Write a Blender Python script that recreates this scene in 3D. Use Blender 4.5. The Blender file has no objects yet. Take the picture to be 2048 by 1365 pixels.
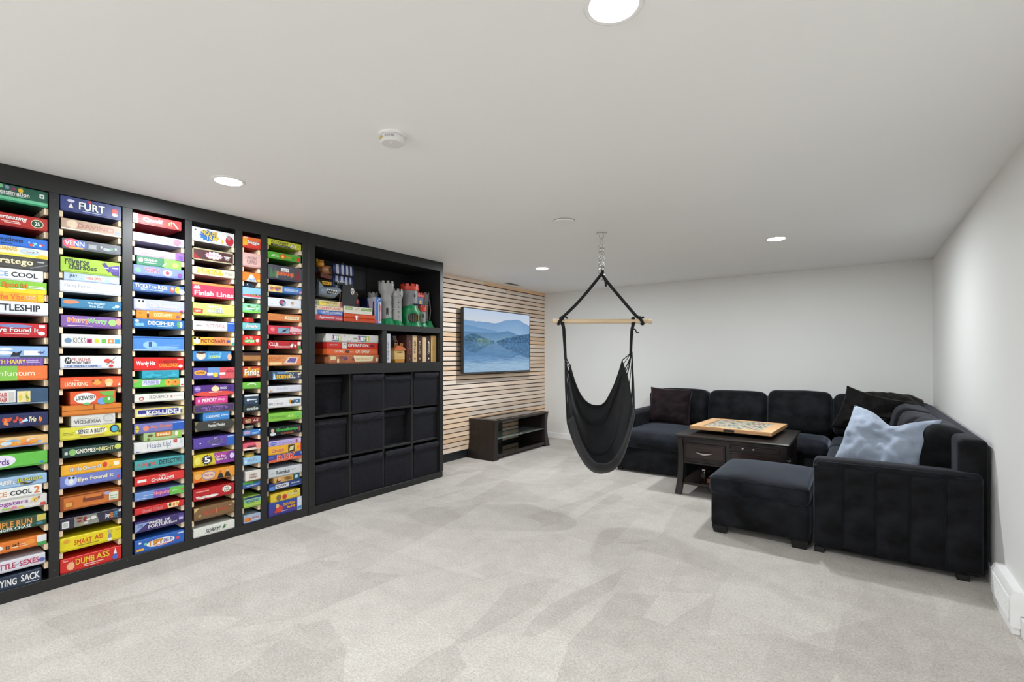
import bpy, bmesh, math, random
from mathutils import Vector, Matrix, noise
import numpy as np

C = bpy.context.scene.collection
SC = bpy.context.scene
PI = math.pi

# ---------------------------------------------------------------- camera, world, lights, exposure
HEIGHT = 2.436                       # ceiling height
XL, XR, YB, YF = -4.33, 0.66, 6.93, -4.6   # wall planes: game wall side, sofa side, far, behind the viewer
cam = bpy.data.cameras.new('camera')
cam.lens = 16.875; cam.sensor_width = 36.0; cam.shift_y = 0.0149
cam.clip_start = 0.02
co = bpy.data.objects.new('camera', cam); C.objects.link(co)
co.location = (0, 0, 1.37); co.rotation_euler = (PI/2, 0, math.atan2(692, 960))
SC.camera = co

world = bpy.data.worlds.new('world'); SC.world = world; world.use_nodes = True
world.node_tree.nodes['Background'].inputs[0].default_value = (0.9, 0.95, 1, 1)
world.node_tree.nodes['Background'].inputs[1].default_value = 0.3

CANS = [(-0.6, 1.357), (-3.1, 1.357), (-3.1, 4.922), (-0.6, 4.922), (-0.6, -2.2), (-3.1, -2.2)]
CAN_W = (29.0, 29.0, 34.0, 31.0, 26.0, 26.0)
for i, (x, y) in enumerate(CANS):    # the light of each recessed ceiling lamp
    l = bpy.data.lights.new('recessed_lamp', 'AREA'); l.shape = 'DISK'; l.size = 0.14
    l.energy = CAN_W[i]; l.color = (0.895, 0.960, 1.0)
    o = bpy.data.objects.new('recessed_lamp', l); C.objects.link(o)
    o.location = (x, y, HEIGHT - 0.014)
# added fill light behind the viewer, aimed up to brighten the ceiling
l = bpy.data.lights.new('ceiling_fill', 'AREA'); l.shape = 'DISK'; l.size = 0.5; l.energy = 66.0; l.color = (0.895, 0.960, 1.0)
o = bpy.data.objects.new('ceiling_fill', l); C.objects.link(o)
o.location = (-1.7, -2.9, 1.2); o.rotation_euler = (PI, 0, 0)

SC.view_settings.view_transform = 'Standard'; SC.view_settings.look = 'None'
SC.view_settings.gamma = 1.0; SC.view_settings.use_curve_mapping = False
SC.view_settings.exposure = 0.25
SC.cycles.max_bounces = 10; SC.cycles.diffuse_bounces = 7; SC.cycles.glossy_bounces = 4
SC.cycles.sample_clamp_indirect = 6.0
SC.cycles.use_denoising = True

# ---------------------------------------------------------------- helpers
def lin(h):
    h = h.lstrip('#')
    if len(h) == 3: h = ''.join(c*2 for c in h)
    r = []
    for i in (0, 2, 4):
        c = int(h[i:i+2], 16)/255
        r.append(c/12.92 if c <= 0.04045 else ((c+0.055)/1.055)**2.4)
    return tuple(r)

MATS = {}
class NT:
    def __init__(s, name):
        s.m = bpy.data.materials.new(name); s.m.use_nodes = True
        s.t = s.m.node_tree; s.b = s.t.nodes['Principled BSDF']
    def n(s, typ, **kw):
        nd = s.t.nodes.new(typ)
        for k, v in kw.items():
            if k.startswith('i_'):
                nd.inputs[k[2:].replace('_', ' ')].default_value = v
            else: setattr(nd, k, v)
        return nd
    def l(s, a, b): s.t.links.new(a, b)
    def set(s, **kw):
        for k, v in kw.items():
            k = k.replace('_', ' ')
            if k == 'Base Color' and len(v) == 3: v = (*v, 1)
            s.b.inputs[k].default_value = v
    def coords(s, kind='Object'):
        return s.n('ShaderNodeTexCoord').outputs[kind]
    def mapping(s, src, scale=(1, 1, 1), rot=(0, 0, 0), loc=(0, 0, 0)):
        m = s.n('ShaderNodeMapping'); m.inputs['Scale'].default_value = scale
        m.inputs['Rotation'].default_value = rot; m.inputs['Location'].default_value = loc
        s.l(src, m.inputs['Vector']); return m.outputs[0]
    def noise(s, vec, scale, detail=3, rough=0.5):
        nd = s.n('ShaderNodeTexNoise'); nd.inputs['Scale'].default_value = scale
        nd.inputs['Detail'].default_value = detail; nd.inputs['Roughness'].default_value = rough
        if vec is not None: s.l(vec, nd.inputs['Vector'])
        return nd.outputs['Fac']
    def ramp(s, fac, stops):
        r = s.n('ShaderNodeValToRGB'); e = r.color_ramp.elements
        while len(e) < len(stops): e.new(0.5)
        for k, (p, c) in enumerate(stops):
            e[k].position = p; e[k].color = (*c, 1)
        s.l(fac, r.inputs[0]); return r.outputs[0]
    def math(s, op, a, b=None, clamp=False):
        nd = s.n('ShaderNodeMath'); nd.operation = op; nd.use_clamp = clamp
        for k, v in enumerate((a, b)):
            if v is None: continue
            if isinstance(v, (int, float)): nd.inputs[k].default_value = v
            else: s.l(v, nd.inputs[k])
        return nd.outputs[0]
    def mix(s, a, b, fac, mode='MIX'):
        nd = s.n('ShaderNodeMix'); nd.data_type = 'RGBA'; nd.blend_type = mode
        for k, v in ((6, a), (7, b), (0, fac)):
            if isinstance(v, (int, float)): nd.inputs[k].default_value = v
            elif isinstance(v, tuple): nd.inputs[k].default_value = (*v, 1)
            else: s.l(v, nd.inputs[k])
        return nd.outputs[2]
    def color(s, sock): s.l(sock, s.b.inputs['Base Color'])
    def bump(s, h, strength=0.2, dist=0.01):
        nd = s.n('ShaderNodeBump'); nd.inputs['Strength'].default_value = strength
        nd.inputs['Distance'].default_value = dist
        s.l(h, nd.inputs['Height']); s.l(nd.outputs[0], s.b.inputs['Normal'])

def plain(name, hexc, rough=0.5, metal=0.0, var=0.06, scale=20, bump=0.0, bscale=120, **kw):
    """a procedural material: base colour with slight noise, optional fine relief"""
    if name in MATS: return MATS[name]
    n = NT(name); c = lin(hexc)
    n.set(Roughness=rough, Metallic=metal, **kw)
    f = n.noise(n.coords(), scale)
    n.color(n.ramp(f, [(0.3, tuple(x*(1-var) for x in c)), (0.7, tuple(min(1, x*(1+var)) for x in c))]))
    if bump: n.bump(n.noise(n.coords(), bscale, 2), bump, 0.002)
    MATS[name] = n.m
    return n.m

def velvet(name, hexlo, hexhi, sheen=0.5, tint=(0.6, 0.7, 0.95), scale=5.0, rough=0.75):
    if name in MATS: return MATS[name]
    n = NT(name); v = n.coords()
    f = n.noise(n.mapping(v, (1, 1, 1.4)), scale, 4, 0.6)
    n.color(n.ramp(f, [(0.35, lin(hexlo)), (0.68, lin(hexhi))]))
    n.set(Roughness=rough); n.b.inputs['Specular IOR Level'].default_value = 0.15
    n.b.inputs['Sheen Weight'].default_value = sheen
    n.b.inputs['Sheen Roughness'].default_value = 0.35
    n.b.inputs['Sheen Tint'].default_value = (*tint, 1)
    n.bump(n.noise(v, 260, 2), 0.15, 0.002)
    MATS[name] = n.m
    return n.m

def wood(name, hexlo, hexhi, axis='Y', rough=0.5, scale=3.0, per_object=0.0):
    if name in MATS: return MATS[name]
    n = NT(name)
    st = {'X': (0.35, 6, 6), 'Y': (6, 0.35, 6), 'Z': (6, 6, 0.35)}[axis]
    v = n.coords()
    oi = n.n('ShaderNodeObjectInfo')
    cmb = n.n('ShaderNodeVectorMath'); cmb.operation = 'ADD'
    n.l(n.mapping(v, st), cmb.inputs[0]); 
    mul = n.math('MULTIPLY', oi.outputs['Random'], 37.0)
    xyz = n.n('ShaderNodeCombineXYZ'); [n.l(mul, xyz.inputs[k]) for k in range(3)]
    n.l(xyz.outputs[0], cmb.inputs[1])
    f = n.noise(cmb.outputs[0], scale, 6, 0.6)
    col = n.ramp(f, [(0.3, lin(hexlo)), (0.7, lin(hexhi))])
    if per_object:
        hs = n.n('ShaderNodeHueSaturation')
        n.l(col, hs.inputs['Color'])
        n.l(n.math('ADD', n.math('MULTIPLY', oi.outputs['Random'], per_object), 1-per_object/2), hs.inputs['Value'])
        r2 = n.math('FRACT', n.math('MULTIPLY', oi.outputs['Random'], 7.31))
        n.l(n.math('ADD', n.math('MULTIPLY', r2, per_object*4.0), 1-per_object*2.0), hs.inputs['Saturation'])
        col = hs.outputs[0]
    n.color(col); n.set(Roughness=rough)
    n.bump(f, 0.08, 0.002)
    MATS[name] = n.m
    return n.m

def attr_mat(name, rough=0.4, attr='col'):
    if name in MATS: return MATS[name]
    n = NT(name)
    a = n.n('ShaderNodeAttribute'); a.attribute_name = attr
    f = n.noise(n.coords(), 40, 3)
    n.color(n.mix(a.outputs['Color'], n.ramp(f, [(0.2, (0.86, 0.86, 0.86)), (0.8, (1, 1, 1))]), 1.0, 'MULTIPLY'))
    n.set(Roughness=rough)
    MATS[name] = n.m
    return n.m

def tag(o, label=None, cat=None, group=None, kind=None):
    if label: o['label'] = label
    if cat: o['category'] = cat
    if group: o['group'] = group
    if kind: o['kind'] = kind
    return o

def empty(name, loc, label=None, cat=None, group=None, rz=0.0):
    o = bpy.data.objects.new(name, None); C.objects.link(o)
    o.location = loc; o.rotation_euler = (0, 0, rz); o.empty_display_size = 0.1
    return tag(o, label, cat, group)

class MB:
    """collects shapes (local coordinates of the parent) and links them as one mesh object"""
    def __init__(s): s.v = []; s.f = []; s.c = []
    def add(s, vs, fs, col=None):
        b = len(s.v); s.v += [tuple(v) for v in vs]; s.f += [tuple(i+b for i in f) for f in fs]
        s.c += [col]*len(fs); return s
    def box(s, x0, x1, y0, y1, z0, z1, r=0.0, col=None):
        if r <= 0:
            vs = [(x, y, z) for z in (z0, z1) for y in (y0, y1) for x in (x0, x1)]
            return s.add(vs, [(0, 2, 3, 1), (4, 5, 7, 6), (0, 1, 5, 4), (2, 6, 7, 3), (0, 4, 6, 2), (1, 3, 7, 5)], col)
        r = min(r, (x1-x0)*.49, (y1-y0)*.49, (z1-z0)*.49)
        # chamfered box: 24 vertices
        vs = []; idx = {}
        for sx in (0, 1):
            for sy in (0, 1):
                for sz in (0, 1):
                    X = (x0, x1)[sx]; Y = (y0, y1)[sy]; Z = (z0, z1)[sz]
                    ix = X + (r if sx == 0 else -r); iy = Y + (r if sy == 0 else -r); iz = Z + (r if sz == 0 else -r)
                    for k, p in enumerate(((X, iy, iz), (ix, Y, iz), (ix, iy, Z))):
                        idx[(sx, sy, sz, k)] = len(vs); vs.append(p)
        g = lambda a, b, c, k: idx[(a, b, c, k)]
        fs = [(g(0,0,0,0), g(0,0,1,0), g(0,1,1,0), g(0,1,0,0)), (g(1,0,0,0), g(1,1,0,0), g(1,1,1,0), g(1,0,1,0)),
              (g(0,0,0,1), g(1,0,0,1), g(1,0,1,1), g(0,0,1,1)), (g(0,1,0,1), g(0,1,1,1), g(1,1,1,1), g(1,1,0,1)),
              (g(0,0,0,2), g(0,1,0,2), g(1,1,0,2), g(1,0,0,2)), (g(0,0,1,2), g(1,0,1,2), g(1,1,1,2), g(0,1,1,2))]
        for a in (0, 1):
            for b in (0, 1):
                fs.append((g(a,b,0,0), g(a,b,0,1), g(a,b,1,1), g(a,b,1,0)))
                fs.append((g(a,0,b,0), g(a,0,b,2), g(a,1,b,2), g(a,1,b,0)))
                fs.append((g(0,a,b,1), g(0,a,b,2), g(1,a,b,2), g(1,a,b,1)))
                for c in (0, 1): fs.append((g(a,b,c,0), g(a,b,c,1), g(a,b,c,2)))
        return s.add(vs, fs, col)
    def prism(s, poly, axis, a0, a1, col=None):
        """extrude polygon (list of 2-D points) along axis from a0 to a1"""
        n = len(poly)
        def P(p, a):
            return {'X': (a, p[0], p[1]), 'Y': (p[0], a, p[1]), 'Z': (p[0], p[1], a)}[axis]
        vs = [P(p, a0) for p in poly] + [P(p, a1) for p in poly]
        fs = [tuple(range(n)), tuple(range(2*n-1, n-1, -1))]
        fs += [(i, n+i, n+(i+1) % n, (i+1) % n) for i in range(n)]
        return s.add(vs, fs, col)
    def lathe(s, prof, c=(0, 0), n=20, col=None, ang=(0, 2*PI), sx=1, sy=1):
        full = abs(ang[1]-ang[0]-2*PI) < 1e-6
        m = n if full else n+1
        vs = []
        for (r, z) in prof:
            for k in range(m):
                a = ang[0]+(ang[1]-ang[0])*k/n
                vs.append((c[0]+r*math.cos(a)*sx, c[1]+r*math.sin(a)*sy, z))
        fs = []
        for j in range(len(prof)-1):
            for k in range(n):
                k2 = (k+1) % m
                fs.append((j*m+k, j*m+k2, (j+1)*m+k2, (j+1)*m+k))
        if full:
            if prof[0][0] > 1e-5: fs.append(tuple(range(m-1, -1, -1)))
            if prof[-1][0] > 1e-5: fs.append(tuple((len(prof)-1)*m+k for k in range(m)))
        return s.add(vs, fs, col)
    def tube(s, pts, r, n=8, cap=True, col=None, closed=False):
        pts = [Vector(p) for p in pts]
        rad = r if isinstance(r, (list, tuple)) else [r]*len(pts)
        vs = []; N = len(pts); prev = None
        for i, p in enumerate(pts):
            if closed: d = pts[(i+1) % N]-pts[i-1]
            else: d = (pts[min(i+1, N-1)]-pts[max(i-1, 0)])
            if d.length < 1e-9: d = Vector((0, 0, 1))
            d.normalize()
            if prev is None:
                u = d.orthogonal().normalized()
            else:
                u = prev - d*prev.dot(d)
                u = u.normalized() if u.length > 1e-6 else d.orthogonal().normalized()
            prev = u; w = d.cross(u)
            for k in range(n):
                a = 2*PI*k/n
                vs.append(p+(u*math.cos(a)+w*math.sin(a))*rad[i])
        fs = []
        for i in range(N if closed else N-1):
            j = (i+1) % N
            for k in range(n):
                k2 = (k+1) % n
                fs.append((i*n+k, i*n+k2, j*n+k2, j*n+k))
        if cap and not closed:
            fs.append(tuple(range(n-1, -1, -1))); fs.append(tuple((N-1)*n+k for k in range(n)))
        return s.add(vs, fs, col)
    def grid(s, rows, col=None, wrap=False):
        m = len(rows[0]); vs = [p for r in rows for p in r]; fs = []
        for j in range(len(rows)-1):
            for k in range(m if wrap else m-1):
                k2 = (k+1) % m
                fs.append((j*m+k, j*m+k2, (j+1)*m+k2, (j+1)*m+k))
        return s.add(vs, fs, col)
    def build(s, name, mat, parent=None, smooth=35, loc=None, fix=True):
        me = bpy.data.meshes.new(name)
        me.from_pydata(s.v, [], s.f)
        if any(c is not None for c in s.c):
            a = me.attributes.new('col', 'FLOAT_COLOR', 'FACE')
            arr = np.ones((len(s.f), 4), dtype=np.float32)
            for i, c in enumerate(s.c):
                if c is not None: arr[i, :3] = lin(c) if isinstance(c, str) else c
            a.data.foreach_set('color', arr.ravel())
        if fix:
            bm = bmesh.new(); bm.from_mesh(me)
            bmesh.ops.recalc_face_normals(bm, faces=bm.faces)
            bm.to_mesh(me); bm.free()
        if mat is not None: me.materials.append(mat)
        if smooth:
            me.polygons.foreach_set('use_smooth', [True]*len(me.polygons))
            me.set_sharp_from_angle(angle=math.radians(smooth))
        me.update()
        o = bpy.data.objects.new(name, me); C.objects.link(o)
        if parent is not None: o.parent = parent
        if loc: o.location = loc
        return o

def B(name, x0, x1, y0, y1, z0, z1, mat, parent=None, r=0.002, col=None):
    return MB().box(x0, x1, y0, y1, z0, z1, r, col).build(name, mat, parent)

def soft_mesh(sx, sy, sz, r, puff=(0, 0, 0), n=10, fn=None, e=4):
    """upholstered block, centred at the origin: rounded edges and puffed faces"""
    S = (sx, sy, sz); H = [a/2 for a in S]; r = min(r, min(H)*0.98)
    def ax(h):
        ed = [-h + r*(1-math.cos(PI/2*k/e)) for k in range(e+1)]
        mid = [-(h-r)+(2*(h-r))*k/n for k in range(1, n)]
        return ed + mid + [-a for a in reversed(ed)]
    A = [ax(h) for h in H]
    vd = {}; vs = []; fs = []
    def vert(p):
        k = tuple(round(c, 6) for c in p)
        if k not in vd:
            q = Vector(p); inn = Vector([max(-(H[i]-r), min(H[i]-r, q[i])) for i in range(3)])
            d = q-inn
            on = [abs(abs(q[i])-H[i]) < 1e-7 for i in range(3)]
            if d.length > 1e-9:
                # spread edge-zone points on the fillet by their own offsets
                d = d.normalized()*r if sum(abs(c) > 1e-9 for c in d) > 1 else d
            w = inn+d
            u = [w[i]/H[i] for i in range(3)]
            for i in range(3):
                if puff[i]:
                    j, k2 = [t for t in range(3) if t != i]
                    w[i] += puff[i]*u[i]*max(0, 1-u[j]**2)**0.6*max(0, 1-u[k2]**2)**0.6
            if fn: w = Vector(fn(w, u))
            vd[k] = len(vs); vs.append(tuple(w))
        return vd[k]
    for i in range(3):
        j, k = (i+1) % 3, (i+2) % 3
        for sgn in (-1, 1):
            for a in range(len(A[j])-1):
                for b in range(len(A[k])-1):
                    q = []
                    for (da, db) in ((0, 0), (1, 0), (1, 1), (0, 1)):
                        p = [0, 0, 0]; p[i] = sgn*H[i]; p[j] = A[j][a+da]; p[k] = A[k][b+db]
                        q.append(vert(p))
                    if len(set(q)) == 4: fs.append(tuple(q if sgn > 0 else q[::-1]))
    return vs, fs

def soft(name, x0, x1, y0, y1, z0, z1, r, mat, parent, puff=(0, 0, 0), n=10, fn=None, rot=(0, 0, 0), wr=0.0, seed=0):
    cx, cy, cz = (x0+x1)/2, (y0+y1)/2, (z0+z1)/2
    def f2(w, u):
        if fn: w = Vector(fn(w, u))
        if wr:
            p = Vector(w)*5+Vector((seed*3.1, seed*1.7, 0))
            w = Vector(w)*(1+wr*noise.noise(p)) 
        return w
    vs, fs = soft_mesh(x1-x0, y1-y0, z1-z0, r, puff, n, f2 if (fn or wr) else None)
    o = MB().add(vs, fs).build(name, mat, parent, smooth=75)
    o.location = (cx, cy, cz); o.rotation_euler = rot
    return o

def pillow_mesh(w, h, t, seed=0, pinch=0.07, wr=0.012, notch=0.0, n=30, tip=0.0):
    """throw pillow in the local XZ plane, thickness along Y, bottom edge at z=0"""
    rows_f, rows_b = [], []
    for j in range(n+1):
        v = -1+2*j/n; rf, rb = [], []
        for i in range(n+1):
            u = -1+2*i/n
            x = w/2*u*(1-pinch*(1-v*v)**1.0*abs(u)); z = h/2*v*(1-pinch*(1-u*u)*abs(v))
            if notch and v > 0: z -= notch*(v**2)*math.exp(-((u-0.05)/0.38)**2)
            if tip: z += tip*max(0, u)**2*max(0, v)**2
            th = t/2*((1-abs(u)**2.6)*(1-abs(v)**2.6))**0.5 if abs(u) < 1 and abs(v) < 1 else 0
            q = Vector((u*2.1+seed*5.3, v*2.1+seed*2.9, seed))
            k = wr*(noise.noise(q*1.1)+0.6*noise.noise(q*2.7))*min(1, th/(t/2)*1.6)
            rad = math.hypot(u, v)
            k += wr*0.7*math.sin(9*math.atan2(v, u)+seed)*max(0, rad-0.55)*min(1, th/(t/2)*2)
            rf.append((x, -th-k, z+h/2)); rb.append((x, th*0.9-k*0.5, z+h/2))
        rows_f.append(rf); rows_b.append(rb)
    m = MB(); m.grid(rows_f)
    b = len(m.v); N = n+1
    # back side shares the border loop
    idx = {}
    for j in range(N):
        for i in range(N):
            if i in (0, n) or j in (0, n): idx[(j, i)] = j*N+i
            else:
                idx[(j, i)] = len(m.v); m.v.append(rows_b[j][i])
    for j in range(n):
        for i in range(n):
            m.f.append((idx[(j, i)], idx[(j+1, i)], idx[(j+1, i+1)], idx[(j, i+1)])); m.c.append(None)
    return m

def look(o, loc, rot=(0, 0, 0)):
    o.location = loc; o.rotation_euler = rot; return o

# ---------------------------------------------------------------- materials
def make_wall(name, hexc, bumpy=0.06):
    n = NT(name); v = n.coords('Object')
    c = lin(hexc)
    f = n.noise(v, 1.3, 3)
    n.color(n.ramp(f, [(0.3, tuple(x*0.985 for x in c)), (0.7, c)]))
    n.set(Roughness=0.75); n.b.inputs['Specular IOR Level'].default_value = 0.25
    n.bump(n.noise(v, 90, 3), bumpy, 0.003)
    return n.m
M_WALL = make_wall('painted drywall', '#e2e1de')
M_CEIL = make_wall('ceiling paint', '#f2f2f1', 0.03)

def make_carpet():
    n = NT('cut pile carpet'); v = n.coords('Object')
    warp = n.n('ShaderNodeVectorMath'); warp.operation = 'ADD'
    wn = n.n('ShaderNodeTexNoise'); wn.inputs['Scale'].default_value = 1.1; n.l(v, wn.inputs['Vector'])
    wm = n.n('ShaderNodeVectorMath'); wm.operation = 'SCALE'; wm.inputs[3].default_value = 0.16
    n.l(wn.outputs['Color'], wm.inputs[0]); n.l(v, warp.inputs[0]); n.l(wm.outputs[0], warp.inputs[1])
    def patches(scale, rot, loc):
        vo = n.n('ShaderNodeTexVoronoi'); vo.inputs['Scale'].default_value = 1.0; vo.inputs['Randomness'].default_value = 0.95
        n.l(n.mapping(warp.outputs[0], scale, (0, 0, rot), loc), vo.inputs['Vector'])
        s = n.n('ShaderNodeSeparateColor'); n.l(vo.outputs['Color'], s.inputs[0]); return s.outputs[0]
    a = patches((4.2, 1.15, 0.0), 0.5, (0, 0, 0)); b = patches((1.0, 3.4, 0.0), 0.2, (3, 1, 0))
    big = n.noise(v, 1.6, 2); mid = n.noise(v, 9, 3)
    fib = n.noise(v, 210, 2, 0.7); fib2 = n.noise(v, 75, 2, 0.65)
    lay = n.math('ADD', n.math('MULTIPLY', a, 0.24), n.math('MULTIPLY', b, 0.14))
    lay = n.math('ADD', lay, n.math('MULTIPLY', big, 0.30))
    lay = n.math('ADD', lay, n.math('MULTIPLY', mid, 0.36))
    base = n.ramp(lay, [(0.28, lin('#b0a9a2')), (0.82, lin('#d2ccc5'))])
    f = n.math('ADD', n.math('MULTIPLY', fib, 0.6), n.math('MULTIPLY', fib2, 0.4))
    col = n.mix(base, n.ramp(f, [(0.30, (0.56, 0.54, 0.52)), (0.66, (1.16, 1.16, 1.16))]), 1.0, 'MULTIPLY')
    n.color(col); n.set(Roughness=0.95); n.b.inputs['Specular IOR Level'].default_value = 0.05
    n.b.inputs['Sheen Weight'].default_value = 0.15
    n.bump(f, 0.8, 0.006)
    return n.m
M_CARPET = make_carpet()
M_BLACK = plain('black laminate', '#1f1f1f', 0.42, var=0.10, scale=6, bump=0.03, bscale=200)
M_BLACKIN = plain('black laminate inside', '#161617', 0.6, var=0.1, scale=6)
M_PINE = wood('pine runner', '#e0c49e', '#f2dfc2', 'X', 0.6)
M_SLAT = wood('maple slat', '#dab99b', '#f1dfce', 'Y', 0.6, 2.2, per_object=0.17)
M_WHITE = plain('white trim paint', '#ecebea', 0.45, var=0.02)
M_VELVET = velvet('black velvet', '#040405', '#1d1e22', 0.16, (0.75, 0.8, 0.95), scale=5.2)
M_VELVET_LIT = velvet('lit black velvet', '#08090c', '#20242b', 0.34, (0.68, 0.76, 0.95), scale=5.0)  # same velvet with the bluish highlight of its top surfaces in the colour
M_BIN = velvet('black bin canvas', '#1a1a1e', '#222228', 0.12, (0.8, 0.8, 0.9), 30)
M_PRINT = attr_mat('printed card', 0.38)
M_PLASTIC = attr_mat('moulded plastic', 0.42)
M_ESP = wood('espresso wood', '#171110', '#2a201d', 'Y', 0.35, 4)
M_ESPX = wood('espresso wood crosswise', '#171110', '#2c211e', 'X', 0.35, 4)
M_CHROME = plain('brushed nickel', '#c9c8c4', 0.25, 1.0, var=0.03)

# ---------------------------------------------------------------- the room
def struct(name, o): o['kind'] = 'structure'; return o
T = 0.12
struct('floor', B('floor', XL-T, XR+T, YF-T, YB+T, -0.1, 0, M_CARPET, r=0))['kind'] = 'structure'
struct('ceiling', B('ceiling', XL-T, XR+T, YF-T, YB+T, HEIGHT, HEIGHT+0.1, M_CEIL, r=0))
M_BACKING = plain('black slat backing', '#141210', 0.8)
wl = struct('wall_left', B('wall_left', XL-T, XL, YF-T, YB+T, 0, HEIGHT, M_WALL, r=0))
struct('wall_back', B('wall_back', XL, XR, YB, YB+T, 0, HEIGHT, M_WALL, r=0))
struct('wall_right', B('wall_right', XR, XR+T, YF-T, YB+T, 0, HEIGHT, M_WALL, r=0))
struct('wall_front', B('wall_front', XL, XR, YF-T, YF, 0, HEIGHT, M_WALL, r=0))
# slatted accent wall: black backing board, then 36 rows of maple slats
B('backing_panel', XL, XL+0.006, 3.99, YB, 0.02, HEIGHT, M_BACKING, wl, 0)
rng = random.Random(4)
gaps = [0.173+0.063*k for k in range(36)]
edges = [0.112]+gaps+[HEIGHT]
SX0, SX1 = XL+0.006, XL+0.030
for k in range(len(edges)-1):
    z0 = edges[k]+(0.0065 if k else 0.0); z1 = edges[k+1]-(0.0065 if k < len(edges)-2 else 0.001)
    cuts = [3.98]
    if rng.random() < 0.75: cuts.append(rng.uniform(4.6, 6.5))
    cuts.append(YB-0.004)
    for a, b in zip(cuts[:-1], cuts[1:]):
        L = b-a
        o = MB().box(0, SX1-SX0, 0, L-0.0015, 0, z1-z0, 0.0012).build('slat', M_SLAT, wl)
        o.location = (SX0, a, z0)
B('trim_1', XL+0.006, XL+0.034, YB-0.004, YB, 0.11, HEIGHT, M_WHITE, None, 0.001)['kind'] = 'structure'
B('baseboard_left', XL, XL+0.022, 3.98, YB, 0, 0.112, plain('black baseboard', '#1c2023', 0.35), None, 0.003)['kind'] = 'structure'
B('baseboard_back', XL+0.023, XR, YB-0.015, YB, 0, 0.095, M_WHITE, None, 0.003)['kind'] = 'structure'
B('baseboard_right', XR-0.015, XR, YF, YB-0.016, 0, 0.095, M_WHITE, None, 0.003)['kind'] = 'structure'
B('baseboard_front', XL, XR-0.016, YF, YF+0.015, 0, 0.095, M_WHITE, None, 0.003)['kind'] = 'structure'

# floor register on the sofa-side wall
vr = empty('vent_register', (XR-0.016, 3.56, 0), 'white metal baseboard vent register by the end of the black sofa', 'vent')
mb = MB(); mb.prism([(0, 0.035), (-0.030, 0.035), (-0.036, 0.05), (-0.036, 0.185), (-0.022, 0.215), (0.0155, 0.215), (0.0155, 0.1), (0, 0.1)], 'Y', -0.21, 0.21)
mb.build('housing', M_WHITE, vr, 30)
for k in range(12):
    MB().box(-0.041, -0.036, -0.19, 0.19, 0.062+k*0.0098, 0.0675+k*0.0098, 0.0008).build('louver', M_WHITE, vr)
B('vent_foot', -0.03, 0, -0.2, 0.2, 0.0, 0.035, M_WHITE, vr)

# ---------------------------------------------------------------- ceiling fittings
M_LENS = NT('lamp lens'); M_LENS.set(Roughness=0.3)
M_LENS.b.inputs['Emission Color'].default_value = (1, 0.98, 0.95, 1); M_LENS.b.inputs['Emission Strength'].default_value = 30.0
M_LENS = M_LENS.m
where = ['nearest the viewer over the sofa side', 'over the shelf of game boxes', 'above the slatted wall corner', 'above the black sofa']
for i, (x, y) in enumerate(CANS):
    if i < 4: lab = 'lit round recessed ceiling lamp '+where[i]
    else: lab = 'lit round recessed ceiling lamp behind the viewer on the %s side' % ('sofa' if i == 4 else 'shelf')
    t = empty('ceiling_lamp', (x, y, HEIGHT), lab, 'ceiling lamp', 'recessed ceiling lamps')
    MB().lathe([(0.072, -0.001), (0.074, -0.006), (0.085, -0.007), (0.092, -0.003), (0.092, 0.0)], n=36).build('trim_ring', M_WHITE, t)
    MB().lathe([(0, -0.0045), (0.05, -0.004), (0.0725, -0.0025)], n=36).build('lens', M_LENS, t, fix=False)

sd = empty('smoke_detector', (-1.817, 1.538, HEIGHT), 'white round smoke detector on the ceiling with a yellow sticker', 'smoke detector')
MB().lathe([(0.066, 0), (0.066, -0.010), (0.062, -0.013)], n=36).build('mounting_plate', M_WHITE, sd)
MB().lathe([(0.054, -0.010), (0.054, -0.014)], n=36).build('vent_gap', plain('grey vent', '#8b8a8c', 0.7), sd)
MB().lathe([(0.058, -0.014), (0.060, -0.02), (0.059, -0.036), (0.05, -0.044), (0, -0.046)], n=36).build('cover', plain('detector plastic', '#e3e1e1', 0.4, var=0.02), sd)
def curved_patch(a0, a1, z0, z1, r, col, n=6):
    m = MB()
    m.grid([[(r*math.cos(a0+(a1-a0)*k/n), r*math.sin(a0+(a1-a0)*k/n), z) for k in range(n+1)] for z in (z0, z1)], col)
    return m
curved_patch(-2.1, -1.6, -0.034, -0.022, 0.0606, '#d8b23a').build('sticker', M_PRINT, sd, fix=False)
m = MB()
for q in range(3):
    for w in range(5):
        a = -1.35+w*0.16
        m.grid([[(0.0608*math.cos(a+0.11*k/2), 0.0608*math.sin(a+0.11*k/2), z) for k in range(3)] for z in (-0.0235-q*0.004, -0.0215-q*0.004)], '#77757a')
m.build('printed_text', M_PRINT, sd, fix=False)
MB().lathe([(0.009, -0.0455), (0.009, -0.048), (0, -0.0485)], c=(0.012, -0.02), n=16).build('test_button', M_WHITE, sd)

cs = empty('ceiling_disc', (-1.876, 3.303, HEIGHT), 'flat white round ceiling cover near the hanging chair chain', 'ceiling cover')
MB().lathe([(0.082, 0), (0.082, -0.012), (0.079, -0.015), (0, -0.0155)], n=40).build('cover_plate', M_WHITE, cs)
MB().lathe([(0.084, 0), (0.084, -0.003), (0.082, -0.003)], n=40).build('edge_ring', plain('grey edge', '#6c6c6a', 0.8), cs)  # thin grey ring round the cover plate

cv = empty('ceiling_vent', (-4.12, 5.73, HEIGHT), 'small ceiling slot vent in front of the slatted wall', 'vent')
B('vent_frame', -0.055, 0.055, -0.17, 0.17, -0.006, 0, M_WHITE, cv)
for k in range(4):
    B('vent_slot', -0.04+k*0.022, -0.028+k*0.022, -0.15, 0.15, -0.0075, -0.006, plain('dark vent slot', '#35352f', 0.8), cv, 0)

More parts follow.
